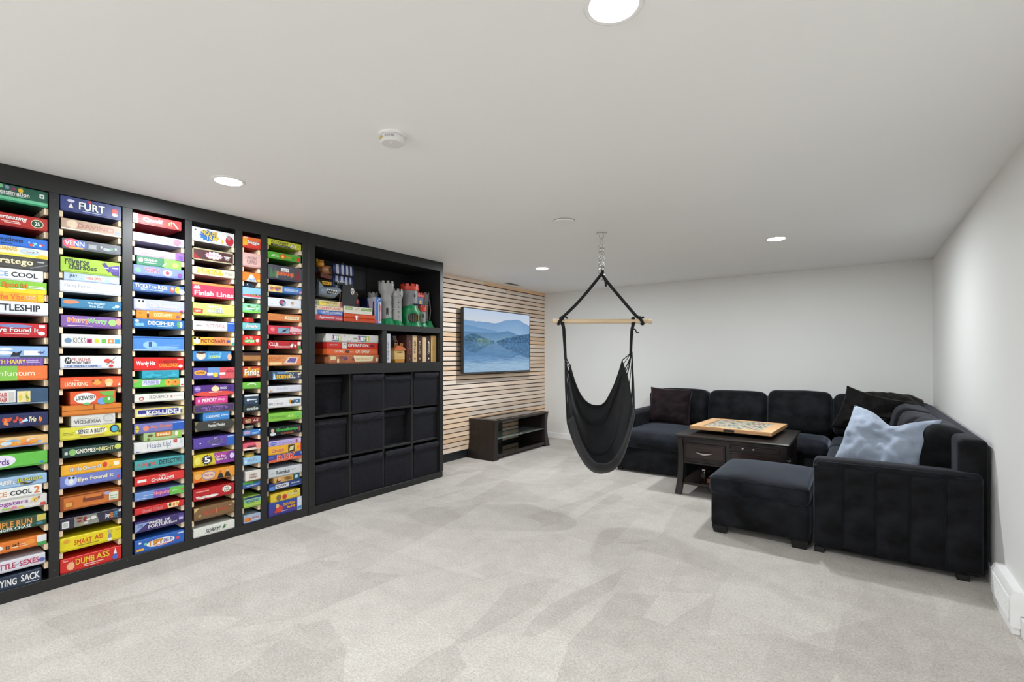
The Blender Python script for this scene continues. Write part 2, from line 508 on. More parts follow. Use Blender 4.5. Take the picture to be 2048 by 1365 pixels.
# ---------------------------------------------------------------- game shelf (six columns) and toy cabinet
SF, SB = -3.832, -4.325         # front and back planes of the shelf
COLY = [(0.39, 0.693), (0.738, 1.038), (1.09, 1.391), (1.435, 1.727), (1.779, 1.922), (1.971, 2.271)]
gs = empty('game_shelf', (0, 0, 0), 'tall black built-in shelf packed with columns of boxed games', 'shelf')
for k, (a, b) in enumerate(COLY):
    lo = 0.33 if k == 0 else COLY[k-1][1]
    B('upright', SB, SF, lo, a, 0.069, 2.332, M_BLACK, gs, 0.001)
B('upright', SB, SF, COLY[-1][1], 2.323, 0.069, 2.332, M_BLACK, gs, 0.001)
B('header', SB, SF, 0.33, 2.323, 2.332, HEIGHT-0.002, M_BLACK, gs, 0.001)
B('plinth', SB, SF, 0.33, 2.323, 0.0, 0.069, M_BLACK, gs, 0.001)
B('back_panel', SB, SB+0.006, 0.33, 2.323, 0.069, 2.332, M_BLACKIN, gs, 0)
sm = MB()
for (y, z) in ((0.716, 2.29), (0.716, 0.11), (1.064, 0.05), (2.30, 0.045), (2.30, 2.2)):
    sm.lathe([(0.004, 0), (0.004, 0.0008), (0, 0.001)], n=10)
    for i in range(len(sm.v)-30, len(sm.v)):
        v = sm.v[i]; sm.v[i] = (SF+v[2], y+v[0], z+v[1])
sm.build('screw_cap', plain('grey screw cap', '#4a4a4c', 0.5), gs)['kind'] = 'stuff'

tc = empty('toy_cabinet', (0, 0, 0), 'black cabinet with open toy shelves over twelve fabric bin cells', 'cabinet')
Y0, Y1 = 2.385, 3.925
B('upright', SB, SF+0.002, 2.325, Y0, 0.062, 2.332, M_BLACK, tc, 0.001)
B('upright', SB, SF+0.002, Y1, 3.975, 0.062, 2.332, M_BLACK, tc, 0.001)
B('header', SB, SF+0.002, 2.325, 3.975, 2.332, HEIGHT-0.002, M_BLACK, tc, 0.001)
B('plinth', SB, SF+0.006, 2.325, 3.962, 0.0, 0.062, M_BLACK, tc, 0.001)
B('shelf_board', SB, SF+0.002, Y0, Y1, 1.628, 1.690, M_BLACK, tc, 0.001)
B('shelf_board', SB, SF+0.002, Y0, Y1, 1.205, 1.304, M_BLACK, tc, 0.001)
B('divider', SB, SF-0.002, 3.118, 3.172, 1.304, 1.628, M_BLACK, tc, 0.001)
B('back_panel', SB, SB+0.006, Y0, Y1, 0.062, 2.332, M_BLACKIN, tc, 0)
B('back_seam', SB+0.006, SB+0.012, 3.30, 3.325, 1.690, 2.332, M_BLACKIN, tc, 0)
BY = [(2.385, 2.753), (2.775, 3.141), (3.163, 3.525), (3.549, 3.925)]
BZ = [(0.064, 0.438), (0.459, 0.826), (0.846, 1.205)]
for (a, b) in ((2.753, 2.775), (3.141, 3.163), (3.525, 3.549)):
    B('divider', SB+0.006, SF-0.03, a, b, 0.062, 1.205, M_BLACK, tc, 0.001)
for (z0, z1) in ((0.438, 0.459), (0.826, 0.846)):
    for (a, b) in BY: B('cell_shelf', SB+0.006, SF-0.03, a, b, z0, z1, M_BLACK, tc, 0.001)

# fabric bins: (recess, lean) per cell, top row first
BINS = [[(0.13, 0.02), (0.0, 0.0), (0.02, 0.012), (0.006, 0.0)],
        [(0.05, 0.01), (0.004, 0.004), (0.12, 0.02), (0.03, 0.0)],
        [(0.008, 0.004), (0.01, 0.0), (0.004, 0.0), (0.006, 0.0)]]
ROWN = ['top', 'middle', 'bottom']; COLN = ['first', 'second', 'third', 'fourth']
def make_bin(w, h, d, seed):
    """open-top canvas box with a folded cuff round the rim; origin at the base front edge"""
    r = random.Random(seed)
    t = empty('fabric_bin', (0, 0, 0))
    bulge = r.uniform(0.006, 0.014)
    n = 10
    m = MB()
    def front(j, i, x0, z0, z1, k):
        u = -1+2*i/n; v = j/n
        return (x0+bulge*k*(1-u*u)*math.sin(PI*min(1, v*1.05))+0.003*noise.noise(Vector((u*2+seed, v*2, seed))), u*w/2, z0+(z1-z0)*v)
    m.grid([[front(j, i, 0, 0, h, 1) for i in range(n+1)] for j in range(n+1)])
    for s in (-1, 1):
        m.grid([[(-d*i/4, s*w/2, h*j/4) for i in range(5)] for j in range(5)])
    m.grid([[(-d, -w/2+w*i/4, h*j/4) for i in range(5)] for j in range(5)])
    m.grid([[(-d*j/4, -w/2+w*i/4, 0.002) for i in range(5)] for j in range(5)])
    m.grid([[(-d*j/4, -w/2+w*i/4, h-0.05) for i in range(5)] for j in range(5)])
    m.build('canvas_body', M_BIN, t, 40, fix=False)
    m = MB(); c0 = h*0.82
    rows = []
    for j in range(9):
        v = j/8; row = []
        for i in range(15):
            u = -1+2*i/14
            sag = 0.012*noise.noise(Vector((u*1.6+seed*2.2, 3.1, seed)))
            x = bulge*0.6*(1-u*u)*(1-v)+0.004+0.011*math.sin(PI*v)**0.7+0.004*noise.noise(Vector((u*3+seed, v*2, 1)))
            row.append((x, u*(w/2+0.001), c0+sag*(1-v)+(h+0.002-c0+sag*0.3)*v))
        rows.append(row)
    m.grid(rows); cu = m.build('cuff', velvet('bin cuff canvas', '#1f1f24', '#2b2b32', 0.12, (0.8, 0.8, 0.9), 24), t, 60, fix=False)
    m = MB(); m.tube([(0.006, -w/2+0.003, c0), (0.012+bulge*0.5, -w/4, c0-0.002), (0.012+bulge*0.6, 0, c0), (0.012+bulge*0.5, w/4, c0+0.001), (0.006, w/2-0.003, c0)], 0.0025, 6).build('hem', M_BIN, cu)
    return t
for ri in range(3):
    z0, z1 = BZ[2-ri]
    for ci in range(4):
        a, b = BY[ci]; rec, lean = BINS[ri][ci]
        over = 0.006 if rec < 0.012 and ci in (1,) else -0.006
        w = (b-a)-0.014 if rec > 0.02 else (b-a)-0.008
        h = (z1-z0)-(0.012 if rec < 0.02 else 0.03)-(0.016 if ri == 2 else 0)
        t = make_bin(w, h, 0.30, ri*4+ci+1)
        t.location = (SF-0.018-rec, (a+b)/2-(0.002 if rec > 0.02 else 0), z0+0.001)
        extra = ' pushed deep into' if rec > 0.1 else ' in'
        tag(t, 'black fabric bin%s the %s cell of the %s bin row' % (extra, COLN[ci], ROWN[ri]), 'storage bin', 'black fabric bins in the toy cabinet')

# ---------------------------------------------------------------- lettering and printed shapes
TEXTS = {}
def want(text, shear):
    TEXTS.setdefault((text, shear), None)
def bake_texts():
    todo = []
    for k in TEXTS:
        if TEXTS[k] is not None: continue
        cu = bpy.data.curves.new('lettering_source', 'FONT'); cu.body = k[0]; cu.shear = k[1]
        cu.resolution_u = 2; cu.fill_mode = 'FRONT'
        o = bpy.data.objects.new('lettering_source', cu); C.objects.link(o); todo.append((k, o))
    bpy.context.view_layer.update()
    dg = bpy.context.evaluated_depsgraph_get()
    for k, o in todo:
        ev = o.evaluated_get(dg); me = ev.to_mesh()
        vs = [(v.co.x, v.co.y) for v in me.vertices]; fs = [tuple(p.vertices) for p in me.polygons]
        TEXTS[k] = (vs, fs); ev.to_mesh_clear()
    for k, o in todo:
        cu = o.data; bpy.data.objects.remove(o); bpy.data.curves.remove(cu)

def text_keys(e):
    flags = e[8] if len(e) > 8 else ''
    return flags, (e[1], 0.3 if 'i' in flags else 0.0), 0.0 if 'n' in flags else 0.022, (e[7] if len(e) > 7 else None)

STEP = 0.00022
def printed(elems, W, Hh, place, name, parent, mat=None):
    """flat printed shapes on a W x Hh face; place(x, y, layer) gives the 3-D point"""
    m = MB(); layer = [1]
    def poly(pts, col):
        m.add([place(x*W, y*Hh, layer[0]) for x, y in pts], [tuple(range(len(pts)))], col); layer[0] += 1
    for e in elems:
        k = e[0]
        if k == 'r': poly([(e[1], e[2]), (e[3], e[2]), (e[3], e[4]), (e[1], e[4])], e[5])
        elif k == 'e': poly([(e[1]+e[3]*math.cos(2*PI*q/18), e[2]+e[4]*math.sin(2*PI*q/18)) for q in range(18)], e[5])
        elif k == 'p': poly(e[1], e[2])
        elif k == 's':
            pts = []
            for q in range(24):
                f = 1.0 if q % 2 == 0 else 0.74
                pts.append((e[1]+e[3]*f*math.cos(2*PI*q/24), e[2]+e[4]*f*math.sin(2*PI*q/24)))
            c = [place(e[1]*W, e[2]*Hh, layer[0])]+[place(x*W, y*Hh, layer[0]) for x, y in pts]
            m.add(c, [(0, 1+q, 1+(q+1) % 24) for q in range(24)], e[5]); layer[0] += 1
        elif k == 'fr':
            x0, y0, x1, y1, tx, ty, c = e[1:]
            for q in ((x0, y0, x1, y0+ty), (x0, y1-ty, x1, y1), (x0, y0, x0+tx, y1), (x1-tx, y0, x1, y1)):
                m.add([place(x*W, y*Hh, layer[0]) for x, y in ((q[0], q[1]), (q[2], q[1]), (q[2], q[3]), (q[0], q[3]))], [(0, 1, 2, 3)], c)
            layer[0] += 1
        elif k == 'hatch':
            for q in range(16):
                x = e[1]+(e[3]-e[1])*q/16
                m.add([place(a*W, b*Hh, layer[0]) for a, b in ((x, 0), (x+0.02, 0), (x+0.045, 1), (x+0.025, 1))], [(0, 1, 2, 3)], e[5])
            layer[0] += 1
        elif k == 'brick':
            x0, y0, x1, y1, c = e[1:]
            for rr in range(1, 5):
                y = y0+(y1-y0)*rr/5
                m.add([place(a*W, b*Hh, layer[0]) for a, b in ((x0, y), (x1, y), (x1, y+0.03), (x0, y+0.03))], [(0, 1, 2, 3)], c)
                for q in range(9):
                    x = x0+(x1-x0)*(q+0.5*(rr % 2))/9
                    m.add([place(a*W, b*Hh, layer[0]) for a, b in ((x, y), (x+0.008, y), (x+0.008, min(1, y+(y1-y0)/5)), (x, min(1, y+(y1-y0)/5)))], [(0, 1, 2, 3)], c)
            layer[0] += 1
        elif k == 'art':
            x0, y0, x1, y1, cols, seed = e[1:]
            r = random.Random(seed)
            for q in range(9 if x1-x0 < 0.4 else 16):
                rx = (x1-x0)*r.uniform(0.06, 0.16); ry = (y1-y0)*r.uniform(0.12, 0.3)
                cx = r.uniform(x0+rx, x1-rx); cy = r.uniform(y0+ry, y1-ry)
                nn = r.choice([4, 5, 7, 12]); ph = r.uniform(0, 6)
                poly([(cx+rx*math.cos(ph+2*PI*w/nn), cy+ry*math.sin(ph+2*PI*w/nn)) for w in range(nn)], r.choice(cols))
        elif k == 't':
            flags, km, bold, out = text_keys(e)
            cx, cy, w, h, col = e[2:7]
            vs, fs = TEXTS[km]
            xs = [v[0] for v in vs]; ys = [v[1] for v in vs]
            bx0, bx1, by0, by1 = min(xs), max(xs), min(ys), max(ys)
            sgn = -1 if 'u' in flags else 1
            def tr(x, y): return ((cx+sgn*((x-bx0)/(bx1-bx0)-0.5)*w)*W, (cy+sgn*((y-by0)/(by1-by0)-0.5)*h)*Hh)
            def stamp(dx, dy, c):          # one impression of the word; several shifted ones make it bold
                m.add([place(*tr(v[0]+dx, v[1]+dy), layer[0]) for v in vs], fs, c); layer[0] += 0.3
            if out:
                for q in range(8): stamp(0.066*math.cos(PI*q/4), 0.066*math.sin(PI*q/4), out)
            if bold:
                for dx, dy in ((-1, -.7), (1, -.7), (1, .7), (-1, .7)): stamp(bold*dx, bold*dy, col)
            stamp(0, 0, col); layer[0] += 0.5
    return tag(m.build(name, mat or M_PRINT, parent, smooth=0, fix=False), kind='stuff')

# ---------------------------------------------------------------- the boxed games
# column, y0, y1, z0, z1, card colour, look, print on the front
GAMES = [
(0,0.409,0.662,0.0695,0.1440,'#27344a','dark navy box with heavy white capitals, lowest',[('t','FLYING',0.42,0.5,0.36,0.5,'#ececea'),('t','SACK',0.82,0.56,0.3,0.5,'#ececea'),('r',0.74,0.12,0.96,0.18,'#b8c0d0')]),
(0,0.393,0.678,0.1670,0.2280,'#dcdce6','white box with tall crimson capitals',[('t','BATTLE',0.4,0.5,0.34,0.5,'#b0234c'),('t','of',0.6,0.5,0.06,0.2,'#8a8a9a',None,'i'),('t','SEXES',0.77,0.5,0.28,0.5,'#c02a55'),('e',0.95,0.4,0.05,0.2,'#5a6ab0')]),
(0,0.393,0.684,0.2770,0.3350,'#e07a2c','orange box with a white and green panel at one end',[('t','is it?',0.52,0.5,0.18,0.44,'#3a2a2a'),('r',0.5,0.3,0.6,0.4,'#f8d8b0'),('r',0.62,0.3,0.74,0.36,'#f8d8b0'),('r',0.62,0.5,0.72,0.56,'#f8d8b0'),('e',0.77,0.55,0.07,0.25,'#e8923a'),('r',0.86,0,1,1,'#dfe0e4'),('r',0.86,0,1,0.34,'#3a9a4a'),('e',0.35,0.5,0.04,0.2,'#ececea')]),
(0,0.393,0.684,0.3890,0.4550,'#24553f','forest green box with stone coloured block capitals',[('r',0,0.55,0.88,1,'#3a4a34'),('t','TEMPLE RUN',0.48,0.6,0.62,0.48,'#d89a4a','#4a3018'),('t','DANGER CHASE',0.5,0.2,0.56,0.24,'#ececea'),('r',0.86,0.45,0.99,1,'#c8b858'),('e',0.9,0.25,0.05,0.12,'#4a7a9a')]),
(0,0.393,0.686,0.5040,0.5710,'#dedbd8','off white box with purple lettering and small cartoon dots',[('t','Logsters',0.5,0.58,0.46,0.44,'#8a4a9a','#e8d0e0'),('art',0.3,0.05,0.7,0.4,['#e8c040','#e080a0','#a0c060'],11),('art',0.72,0.4,0.9,0.9,['#e0903a','#3a3a3a','#e8c860'],12),('r',0.9,0.05,0.98,0.3,'#c84a3a')]),
(0,0.413,0.664,0.5710,0.6310,'#e9e9e6','white box with orange and black wide lettering',[('t','ICE',0.33,0.5,0.2,0.42,'#e0883a'),('t','COOL',0.66,0.5,0.34,0.42,'#22242a'),('t','2',0.92,0.55,0.09,0.62,'#e07a3a')]),
(0,0.393,0.686,0.6310,0.6910,'#9bbcdc','powder blue box with white and many coloured capitals',[('t','SCRABBLE',0.38,0.55,0.38,0.4,'#ececea','#6a8ab0','i'),('t','JUNIOR',0.76,0.56,0.36,0.4,'#c8c83a','#4a5a2a'),('art',0.6,0.15,0.9,0.4,['#3a3a2a','#d0b030'],10)]),
(0,0.393,0.688,0.7430,0.8210,'#63bb48','leaf green box with purple letters in a pale oval',[('e',0.36,0.55,0.2,0.42,'#e6dff0'),('t','Words',0.3,0.5,0.34,0.46,'#5a2a86'),('r',0.4,0.06,0.7,0.1,'#3a8a30'),('e',0.92,0.2,0.03,0.08,'#3a8ac0')]),
(0,0.393,0.689,0.8590,0.9150,'#e2b87a','pale orange box with swirling blue artwork',[('art',0.3,0.1,0.98,0.9,['#e89a3a','#8ab4d8','#f0d890','#c8dae8','#e07a3a'],9),('r',0,0,1,0.1,'#7a8ab0')]),
(0,0.393,0.690,0.9700,1.0470,'#222a58','midnight blue box with orange and red pictures',[('art',0.33,0.1,0.52,0.85,['#d8502a','#c03a2a','#e88a4a'],6),('art',0.5,0.1,0.7,0.9,['#5a6ab8','#c84a3a','#3a4a9a'],7),('p',[(0.6,0.3),(0.7,0.65),(0.72,0.4)],'#b8dcf0'),('t','Trio',0.78,0.5,0.1,0.4,'#f0e8c0',None,'i'),('art',0.86,0.2,0.96,0.75,['#e87a2a','#e8a04a'],8)]),
(0,0.393,0.690,1.0980,1.1860,'#34506e','steel blue box with white card panels and a lemon picture',[('r',0,0.15,0.55,0.92,'#e4e4e2'),('t','FAIR',0.39,0.62,0.1,0.3,'#b8342c'),('t','PAIR',0.39,0.32,0.1,0.26,'#b8342c'),('r',0.46,0.2,0.53,0.8,'#c9c4c0'),('r',0.57,0.12,0.75,0.84,'#e8d8a0'),('art',0.58,0.18,0.74,0.78,['#d8c030','#7a9a3a','#e0d060'],5),('r',0,0.02,1,0.08,'#7f93a8')]),
(0,0.393,0.688,1.2320,1.3150,'#e8763a','box split lime green and orange with thin white lettering',[('r',0,0,0.58,1,'#84bf4a'),('t','Infuntum',0.56,0.5,0.52,0.36,'#f4ecd8',None,'n')]),
(0,0.393,0.672,1.3150,1.3620,'#6a4796','purple striped box with yellow capitals',[('hatch',0,0,1,1,'#7d5aa8'),('t','WITH HARRY',0.48,0.5,0.5,0.46,'#f0d84a'),('r',0.74,0.36,0.94,0.46,'#cdbce0'),('r',0.74,0.56,0.92,0.64,'#cdbce0')]),
(0,0.393,0.690,1.3620,1.4270,'#8db0dc','sky blue box with white clouds and small black figures',[('e',0.4,0.4,0.12,0.16,'#eef2f8'),('e',0.42,0.74,0.1,0.1,'#eef2f8'),('p',[(0.48,0.08),(0.6,0.1),(0.64,0.6),(0.56,0.4),(0.52,0.5)],'#20222c'),('r',0.66,0.2,0.88,0.6,'#eef0f4'),('art',0.85,0.3,0.97,0.6,['#6a4a9a','#3a4a8a'],4),('r',0.6,0.02,0.99,0.1,'#20222c')]),
(0,0.393,0.687,1.4780,1.5570,'#c3202c','red box with white outlined lettering on a blue ribbon',[('e',0.55,0.78,0.24,0.12,'#7a86b8'),('t','Eye Found It',0.58,0.46,0.6,0.4,'#ececea','#8a1420'),('r',0.4,0.2,0.75,0.25,'#f0b0b0'),('e',0.92,0.28,0.05,0.14,'#ececea'),('r',0.88,0.72,0.97,0.9,'#e8e8ee')]),
(0,0.393,0.690,1.6040,1.6780,'#dfe2ea','pale grey box with heavy black capitals',[('t','BATTLESHIP',0.5,0.52,0.78,0.5,'#23272f'),('r',0,0.05,1,0.1,'#c3c8d4')]),
(0,0.417,0.672,1.6780,1.7270,'#f0ac22','amber box with loose coral lettering',[('t','the Vibe',0.48,0.5,0.4,0.6,'#e8653a'),('t','GDC',0.78,0.5,0.14,0.4,'#f7d9b0','#e0702a'),('r',0.9,0.1,1,0.9,'#f4c018')]),
(0,0.393,0.685,1.7270,1.7970,'#86c23c','green box with an orange title over a yellow base',[('r',0,0,1,0.36,'#f2cf1c'),('t','Spot it!',0.55,0.56,0.34,0.44,'#f08a1e','#6a5a10'),('r',0.5,0.3,0.7,0.36,'#fff'),('r',0.74,0.42,0.98,0.5,'#eaf2d8'),('r',0.74,0.56,0.95,0.62,'#eaf2d8')]),
(0,0.417,0.670,1.7970,1.8610,'#e6e8ec','white box with pale blue and black wide lettering',[('t','ICE',0.34,0.5,0.2,0.42,'#4a8fc8'),('t','COOL',0.7,0.5,0.42,0.42,'#22242a')]),
(0,0.393,0.690,1.8610,1.9320,'#4b4a47','charcoal box with chunky cream lettering',[('r',0.78,0.0,1,1,'#3b3a3a'),('t','Stratego',0.5,0.55,0.58,0.62,'#efe2b8','#2a2622'),('r',0.85,0.66,0.95,0.76,'#b0b0b0'),('p',[(0.75,0.1),(1,0.5),(1,0.6),(0.75,0.2)],'#77787a')]),
(0,0.393,0.690,1.9320,1.9860,'#e9e4cc','cream box with yellow lettering above a lemon band',[('r',0,0,1,0.24,'#e5d648'),('t','IGUANAS',0.42,0.72,0.3,0.4,'#e8b52a'),('e',0.75,0.6,0.14,0.3,'#bcd0dd'),('art',0.65,0.4,0.86,0.75,['#2a6a4a','#6a6a8a','#d8d8d0'],2),('e',0.92,0.2,0.08,0.2,'#f0c020')]),
(0,0.393,0.690,1.9860,2.0450,'#2a6ed0','bright blue box with navy lettering and tiny red figures',[('t','Questions',0.43,0.6,0.44,0.5,'#0f2350'),('r',0.36,0.18,0.5,0.26,'#0f2350'),('art',0.72,0.2,0.96,0.7,['#e04a3a','#f4f4f4','#7ad0f0'],1)]),
(0,0.393,0.690,2.0970,2.1690,'#b3261f','deep red box with white slanted lettering and a green oval badge',[('t','Overteasing',0.46,0.66,0.5,0.42,'#ececea',None,'i'),('r',0.36,0.36,0.6,0.42,'#f0c9c4'),('r',0.4,0.24,0.62,0.3,'#f0c9c4'),('e',0.85,0.48,0.09,0.34,'#d9d3b0'),('e',0.85,0.48,0.08,0.28,'#1d4a2c'),('t','25',0.85,0.48,0.07,0.3,'#ececea')]),
(0,0.393,0.690,2.2340,2.3270,'#1f5c48','dark green box with a pale green stripe and coloured dots',[('r',0,0.1,1,0.28,'#6fc79a'),('r',0,0,1,0.1,'#1f8a60'),('e',0.36,0.86,0.03,0.11,'#7fbf8a'),('e',0.44,0.83,0.03,0.11,'#8d93c0'),('e',0.53,0.8,0.03,0.11,'#8a2f5c'),('e',0.62,0.77,0.035,0.14,'#e8b83a'),('t','Guesstimation',0.49,0.55,0.5,0.26,'#ececea'),('r',0.35,0.36,0.7,0.39,'#b8d8c8'),('r',0.88,0.52,0.95,0.78,'#dfe6e2'),('e',0.915,0.65,0.015,0.06,'#33594a')]),
(1,0.742,1.035,0.0695,0.1550,'#d42a24','scarlet box with puffy yellow capitals, lowest',[('t','DUMB',0.39,0.62,0.3,0.42,'#f2c03a','#b01a14'),('t','ASS',0.68,0.66,0.22,0.42,'#f2c03a','#b01a14'),('s',0.16,0.44,0.07,0.34,'#f0b48a'),('r',0.36,0.28,0.7,0.34,'#f4c8c0'),('r',0.36,0.16,0.6,0.21,'#f4c8c0'),('e',0.89,0.28,0.05,0.2,'#4a6ac0'),('p',[(0.86,0.5),(0.92,0.5),(0.89,0.95)],'#e8e8f0'),('r',0.04,0.8,0.12,0.9,'#e8948a')]),
(1,0.741,1.035,0.1990,0.2790,'#e6d21e','bright yellow box with dancing red capitals and a donkey',[('t','SMART',0.36,0.52,0.28,0.36,'#d0481e'),('t','ASS',0.62,0.6,0.14,0.36,'#d0481e'),('r',0.28,0.22,0.62,0.27,'#7a6a1a'),('e',0.8,0.4,0.03,0.26,'#8a8a90'),('e',0.78,0.8,0.015,0.14,'#b0a890'),('e',0.83,0.8,0.015,0.14,'#b0a890'),('e',0.8,0.16,0.04,0.12,'#e8e8e8'),('e',0.1,0.75,0.05,0.14,'#e0a030'),('r',0.9,0.78,0.98,0.84,'#b0a020')]),
(1,0.741,1.035,0.3310,0.3960,'#2e2a40','dark aubergine box with a film still and small orange titles',[('r',0.03,0.12,0.14,0.72,'#dfe0dc'),('r',0.05,0.2,0.12,0.6,'#b8bcb8'),('p',[(0.22,0.05),(0.22,0.95),(0.58,0.95),(0.62,0.05)],'#8a8a80'),('art',0.24,0.08,0.6,0.92,['#4a3a34','#c8c8c0','#8a2a24','#b8a060','#e0e0dc'],22),('t','jay',0.76,0.5,0.08,0.5,'#e0dce8'),('t','HERE',0.83,0.5,0.06,0.5,'#e08a3a'),('t','HYPE',0.9,0.5,0.06,0.6,'#5aa0d0'),('r',0.95,0.7,0.99,0.9,'#e0e0e0')]),
(1,0.742,1.035,0.4440,0.5280,'#c9722f','brown and orange box printed like a suitcase',[('r',0,0,0.05,1,'#8a4422'),('r',0.95,0,1,1,'#8a4422'),('r',0,0.92,1,1,'#7a3a1e'),('r',0,0,1,0.06,'#8a4422'),('e',0.52,0.66,0.17,0.2,'#6a2e18'),('e',0.52,0.72,0.14,0.14,'#d07a36'),('r',0.35,0.42,0.69,0.66,'#7a3820'),('r',0.06,0.2,0.2,0.6,'#b85a28'),('r',0.08,0.26,0.18,0.55,'#d8a04a'),('r',0.78,0.2,0.94,0.78,'#d6dcc8'),('r',0.8,0.3,0.92,0.36,'#8aa090'),('r',0.8,0.48,0.92,0.54,'#8aa090'),('e',0.75,0.78,0.05,0.14,'#b0a0c0')]),
(1,0.741,1.035,0.5800,0.6510,'#6f7cc4','periwinkle blue box with cream lettering and a white disc',[('e',0.17,0.55,0.1,0.4,'#b8c4ec'),('e',0.17,0.5,0.04,0.2,'#e8e4e0'),('e',0.14,0.8,0.02,0.1,'#1b1b1e'),('e',0.21,0.78,0.02,0.1,'#1b1b1e'),('t','Eye Found It',0.57,0.5,0.58,0.42,'#f0e4b8','#8a90c8'),('e',0.95,0.3,0.03,0.12,'#d03a4a')]),
(1,0.746,1.035,0.6510,0.7140,'#eeae2c','golden yellow box with white outlined lettering and a cherry',[('t','Hi Ho Cherry-O',0.39,0.48,0.5,0.46,'#ececea','#4a3a8a'),('e',0.71,0.6,0.04,0.26,'#d03a3a'),('r',0.86,0.4,0.96,0.8,'#f6ecd0'),('r',0.79,0.2,0.83,0.5,'#c0a050')]),
(1,0.751,1.035,0.7610,0.8170,'#26433f','dark spruce green box with white and yellow capitals',[('e',0.16,0.5,0.06,0.36,'#8ab86a'),('t','GNOMES',0.38,0.54,0.32,0.44,'#f0eee0'),('t','at',0.57,0.6,0.05,0.2,'#e0dca0'),('t','NIGHT',0.73,0.54,0.25,0.44,'#e8e0a0'),('e',0.93,0.6,0.06,0.3,'#c8d060'),('r',0.03,0.3,0.08,0.6,'#c8d0c8')]),
(1,0.741,1.035,0.8650,0.9390,'#d6cf3e','yellow box with navy capitals and a headset globe',[('e',0.5,0.58,0.26,0.3,'#ece9c4'),('t','SENSE A BILITY',0.5,0.58,0.44,0.34,'#33366a'),('e',0.88,0.6,0.08,0.34,'#2a2a30'),('e',0.88,0.58,0.055,0.26,'#4aa8c8'),('r',0.05,0.55,0.22,0.59,'#7a7a3a'),('r',0.05,0.42,0.2,0.46,'#7a7a3a'),('r',0.3,0.2,0.7,0.26,'#c08a50'),('p',[(0.94,0.3),(0.99,0.2),(0.98,0.6)],'#2a2a30')]),
(1,0.792,1.003,0.9390,1.0090,'#d4d2cc','narrow white box with an upside down grey title and globe',[('t','WIKIPEDIA',0.36,0.42,0.6,0.32,'#6a6a6c',None,'u'),('r',0.12,0.66,0.6,0.7,'#a8a8a8'),('e',0.83,0.62,0.13,0.34,'#b4b4b2'),('e',0.85,0.58,0.1,0.26,'#c8c8c4'),('r',0.88,0.3,0.94,0.34,'#8a8a8a')]),
(1,0.750,1.035,1.0090,1.0710,'#d07a2a','glossy orange wooden box with a dark centre notch',[('r',0,0.48,1,0.52,'#5a2a10'),('r',0.51,0.5,0.525,0.98,'#5a2a10')]),
(1,0.786,1.003,1.0710,1.1540,'#dd5a2e','narrow orange box with black capitals in a tilted white oval',[('e',0.32,0.5,0.24,0.4,'#f0efe8'),('t','LIKEWISE!',0.32,0.52,0.4,0.3,'#24242a'),('p',[(0.6,0.95),(0.98,0.95),(0.95,0.55),(0.75,0.6)],'#6ab04a'),('e',0.7,0.22,0.12,0.26,'#6a9ad0'),('e',0.85,0.28,0.14,0.28,'#5aaa4a'),('e',0.85,0.36,0.03,0.1,'#ececea'),('e',0.35,0.08,0.08,0.1,'#6ab070')]),
(1,0.742,1.035,1.1740,1.2410,'#e2673a','coral orange box with pale serif title and two lion cubs',[('r',0,0.75,1,1,'#e8542c'),('t','LION KING',0.25,0.38,0.36,0.32,'#f8e8d0'),('t','Disney',0.25,0.72,0.08,0.16,'#f8e8d0',None,'i'),('e',0.58,0.5,0.07,0.26,'#e0a04a'),('e',0.52,0.62,0.02,0.1,'#8a4a20'),('e',0.64,0.68,0.02,0.1,'#8a4a20'),('e',0.78,0.5,0.07,0.34,'#f0b878'),('e',0.78,0.26,0.05,0.2,'#f0d0a0'),('p',[(0.93,0.15),(0.98,0.15),(0.96,0.4)],'#ececea')]),
(1,0.742,1.035,1.2930,1.3730,'#e2e3e8','white box with a red blood splatter and black monogram',[('e',0.12,0.62,0.055,0.26,'#2a2a2c'),('t','M',0.12,0.62,0.06,0.3,'#ececea',None,'i'),('t','MURDER',0.33,0.7,0.3,0.28,'#b03a34',None,'n'),('t','MYSTERY PARTY',0.33,0.45,0.3,0.18,'#33333a'),('r',0.06,0.12,0.66,0.3,'#a9b8dc'),('t','THE PERFECT CRIME',0.34,0.2,0.5,0.12,'#2a3a6a'),('e',0.76,0.6,0.06,0.16,'#d0483a'),('e',0.82,0.2,0.04,0.1,'#c83a34'),('p',[(0.74,0.3),(0.9,0.9),(0.91,0.88),(0.75,0.28)],'#4a4a50'),('e',0.85,0.5,0.03,0.08,'#d86a5a')]),
(1,0.748,1.035,1.4230,1.5040,'#e4e4de','white box with thin black capitals and five small coloured squares',[('t','KICKS',0.28,0.52,0.2,0.42,'#33333a',None,'n'),('e',0.1,0.5,0.06,0.2,'#6a8aa8'),('r',0.4,0.34,0.49,0.68,'#d0407a'),('r',0.53,0.34,0.61,0.68,'#c8c83a'),('r',0.65,0.34,0.73,0.68,'#6ab04a'),('r',0.76,0.34,0.86,0.68,'#e07a3a'),('r',0.88,0.34,0.98,0.68,'#3a9ac0'),('e',0.445,0.5,0.03,0.12,'#8a2050'),('e',0.81,0.5,0.03,0.12,'#f0c0a0')]),
(1,0.746,1.035,1.5450,1.6160,'#7e5a9e','violet box with orange and green bubble lettering',[('t','Hurry',0.28,0.56,0.34,0.5,'#ee6a3c','#f0ead8'),('t','Worry',0.58,0.54,0.32,0.48,'#58b45a','#f0ead8'),('e',0.84,0.5,0.07,0.3,'#9ac878'),('e',0.95,0.6,0.05,0.3,'#e8a088'),('r',0.1,0.1,0.5,0.16,'#d8c8e8')]),
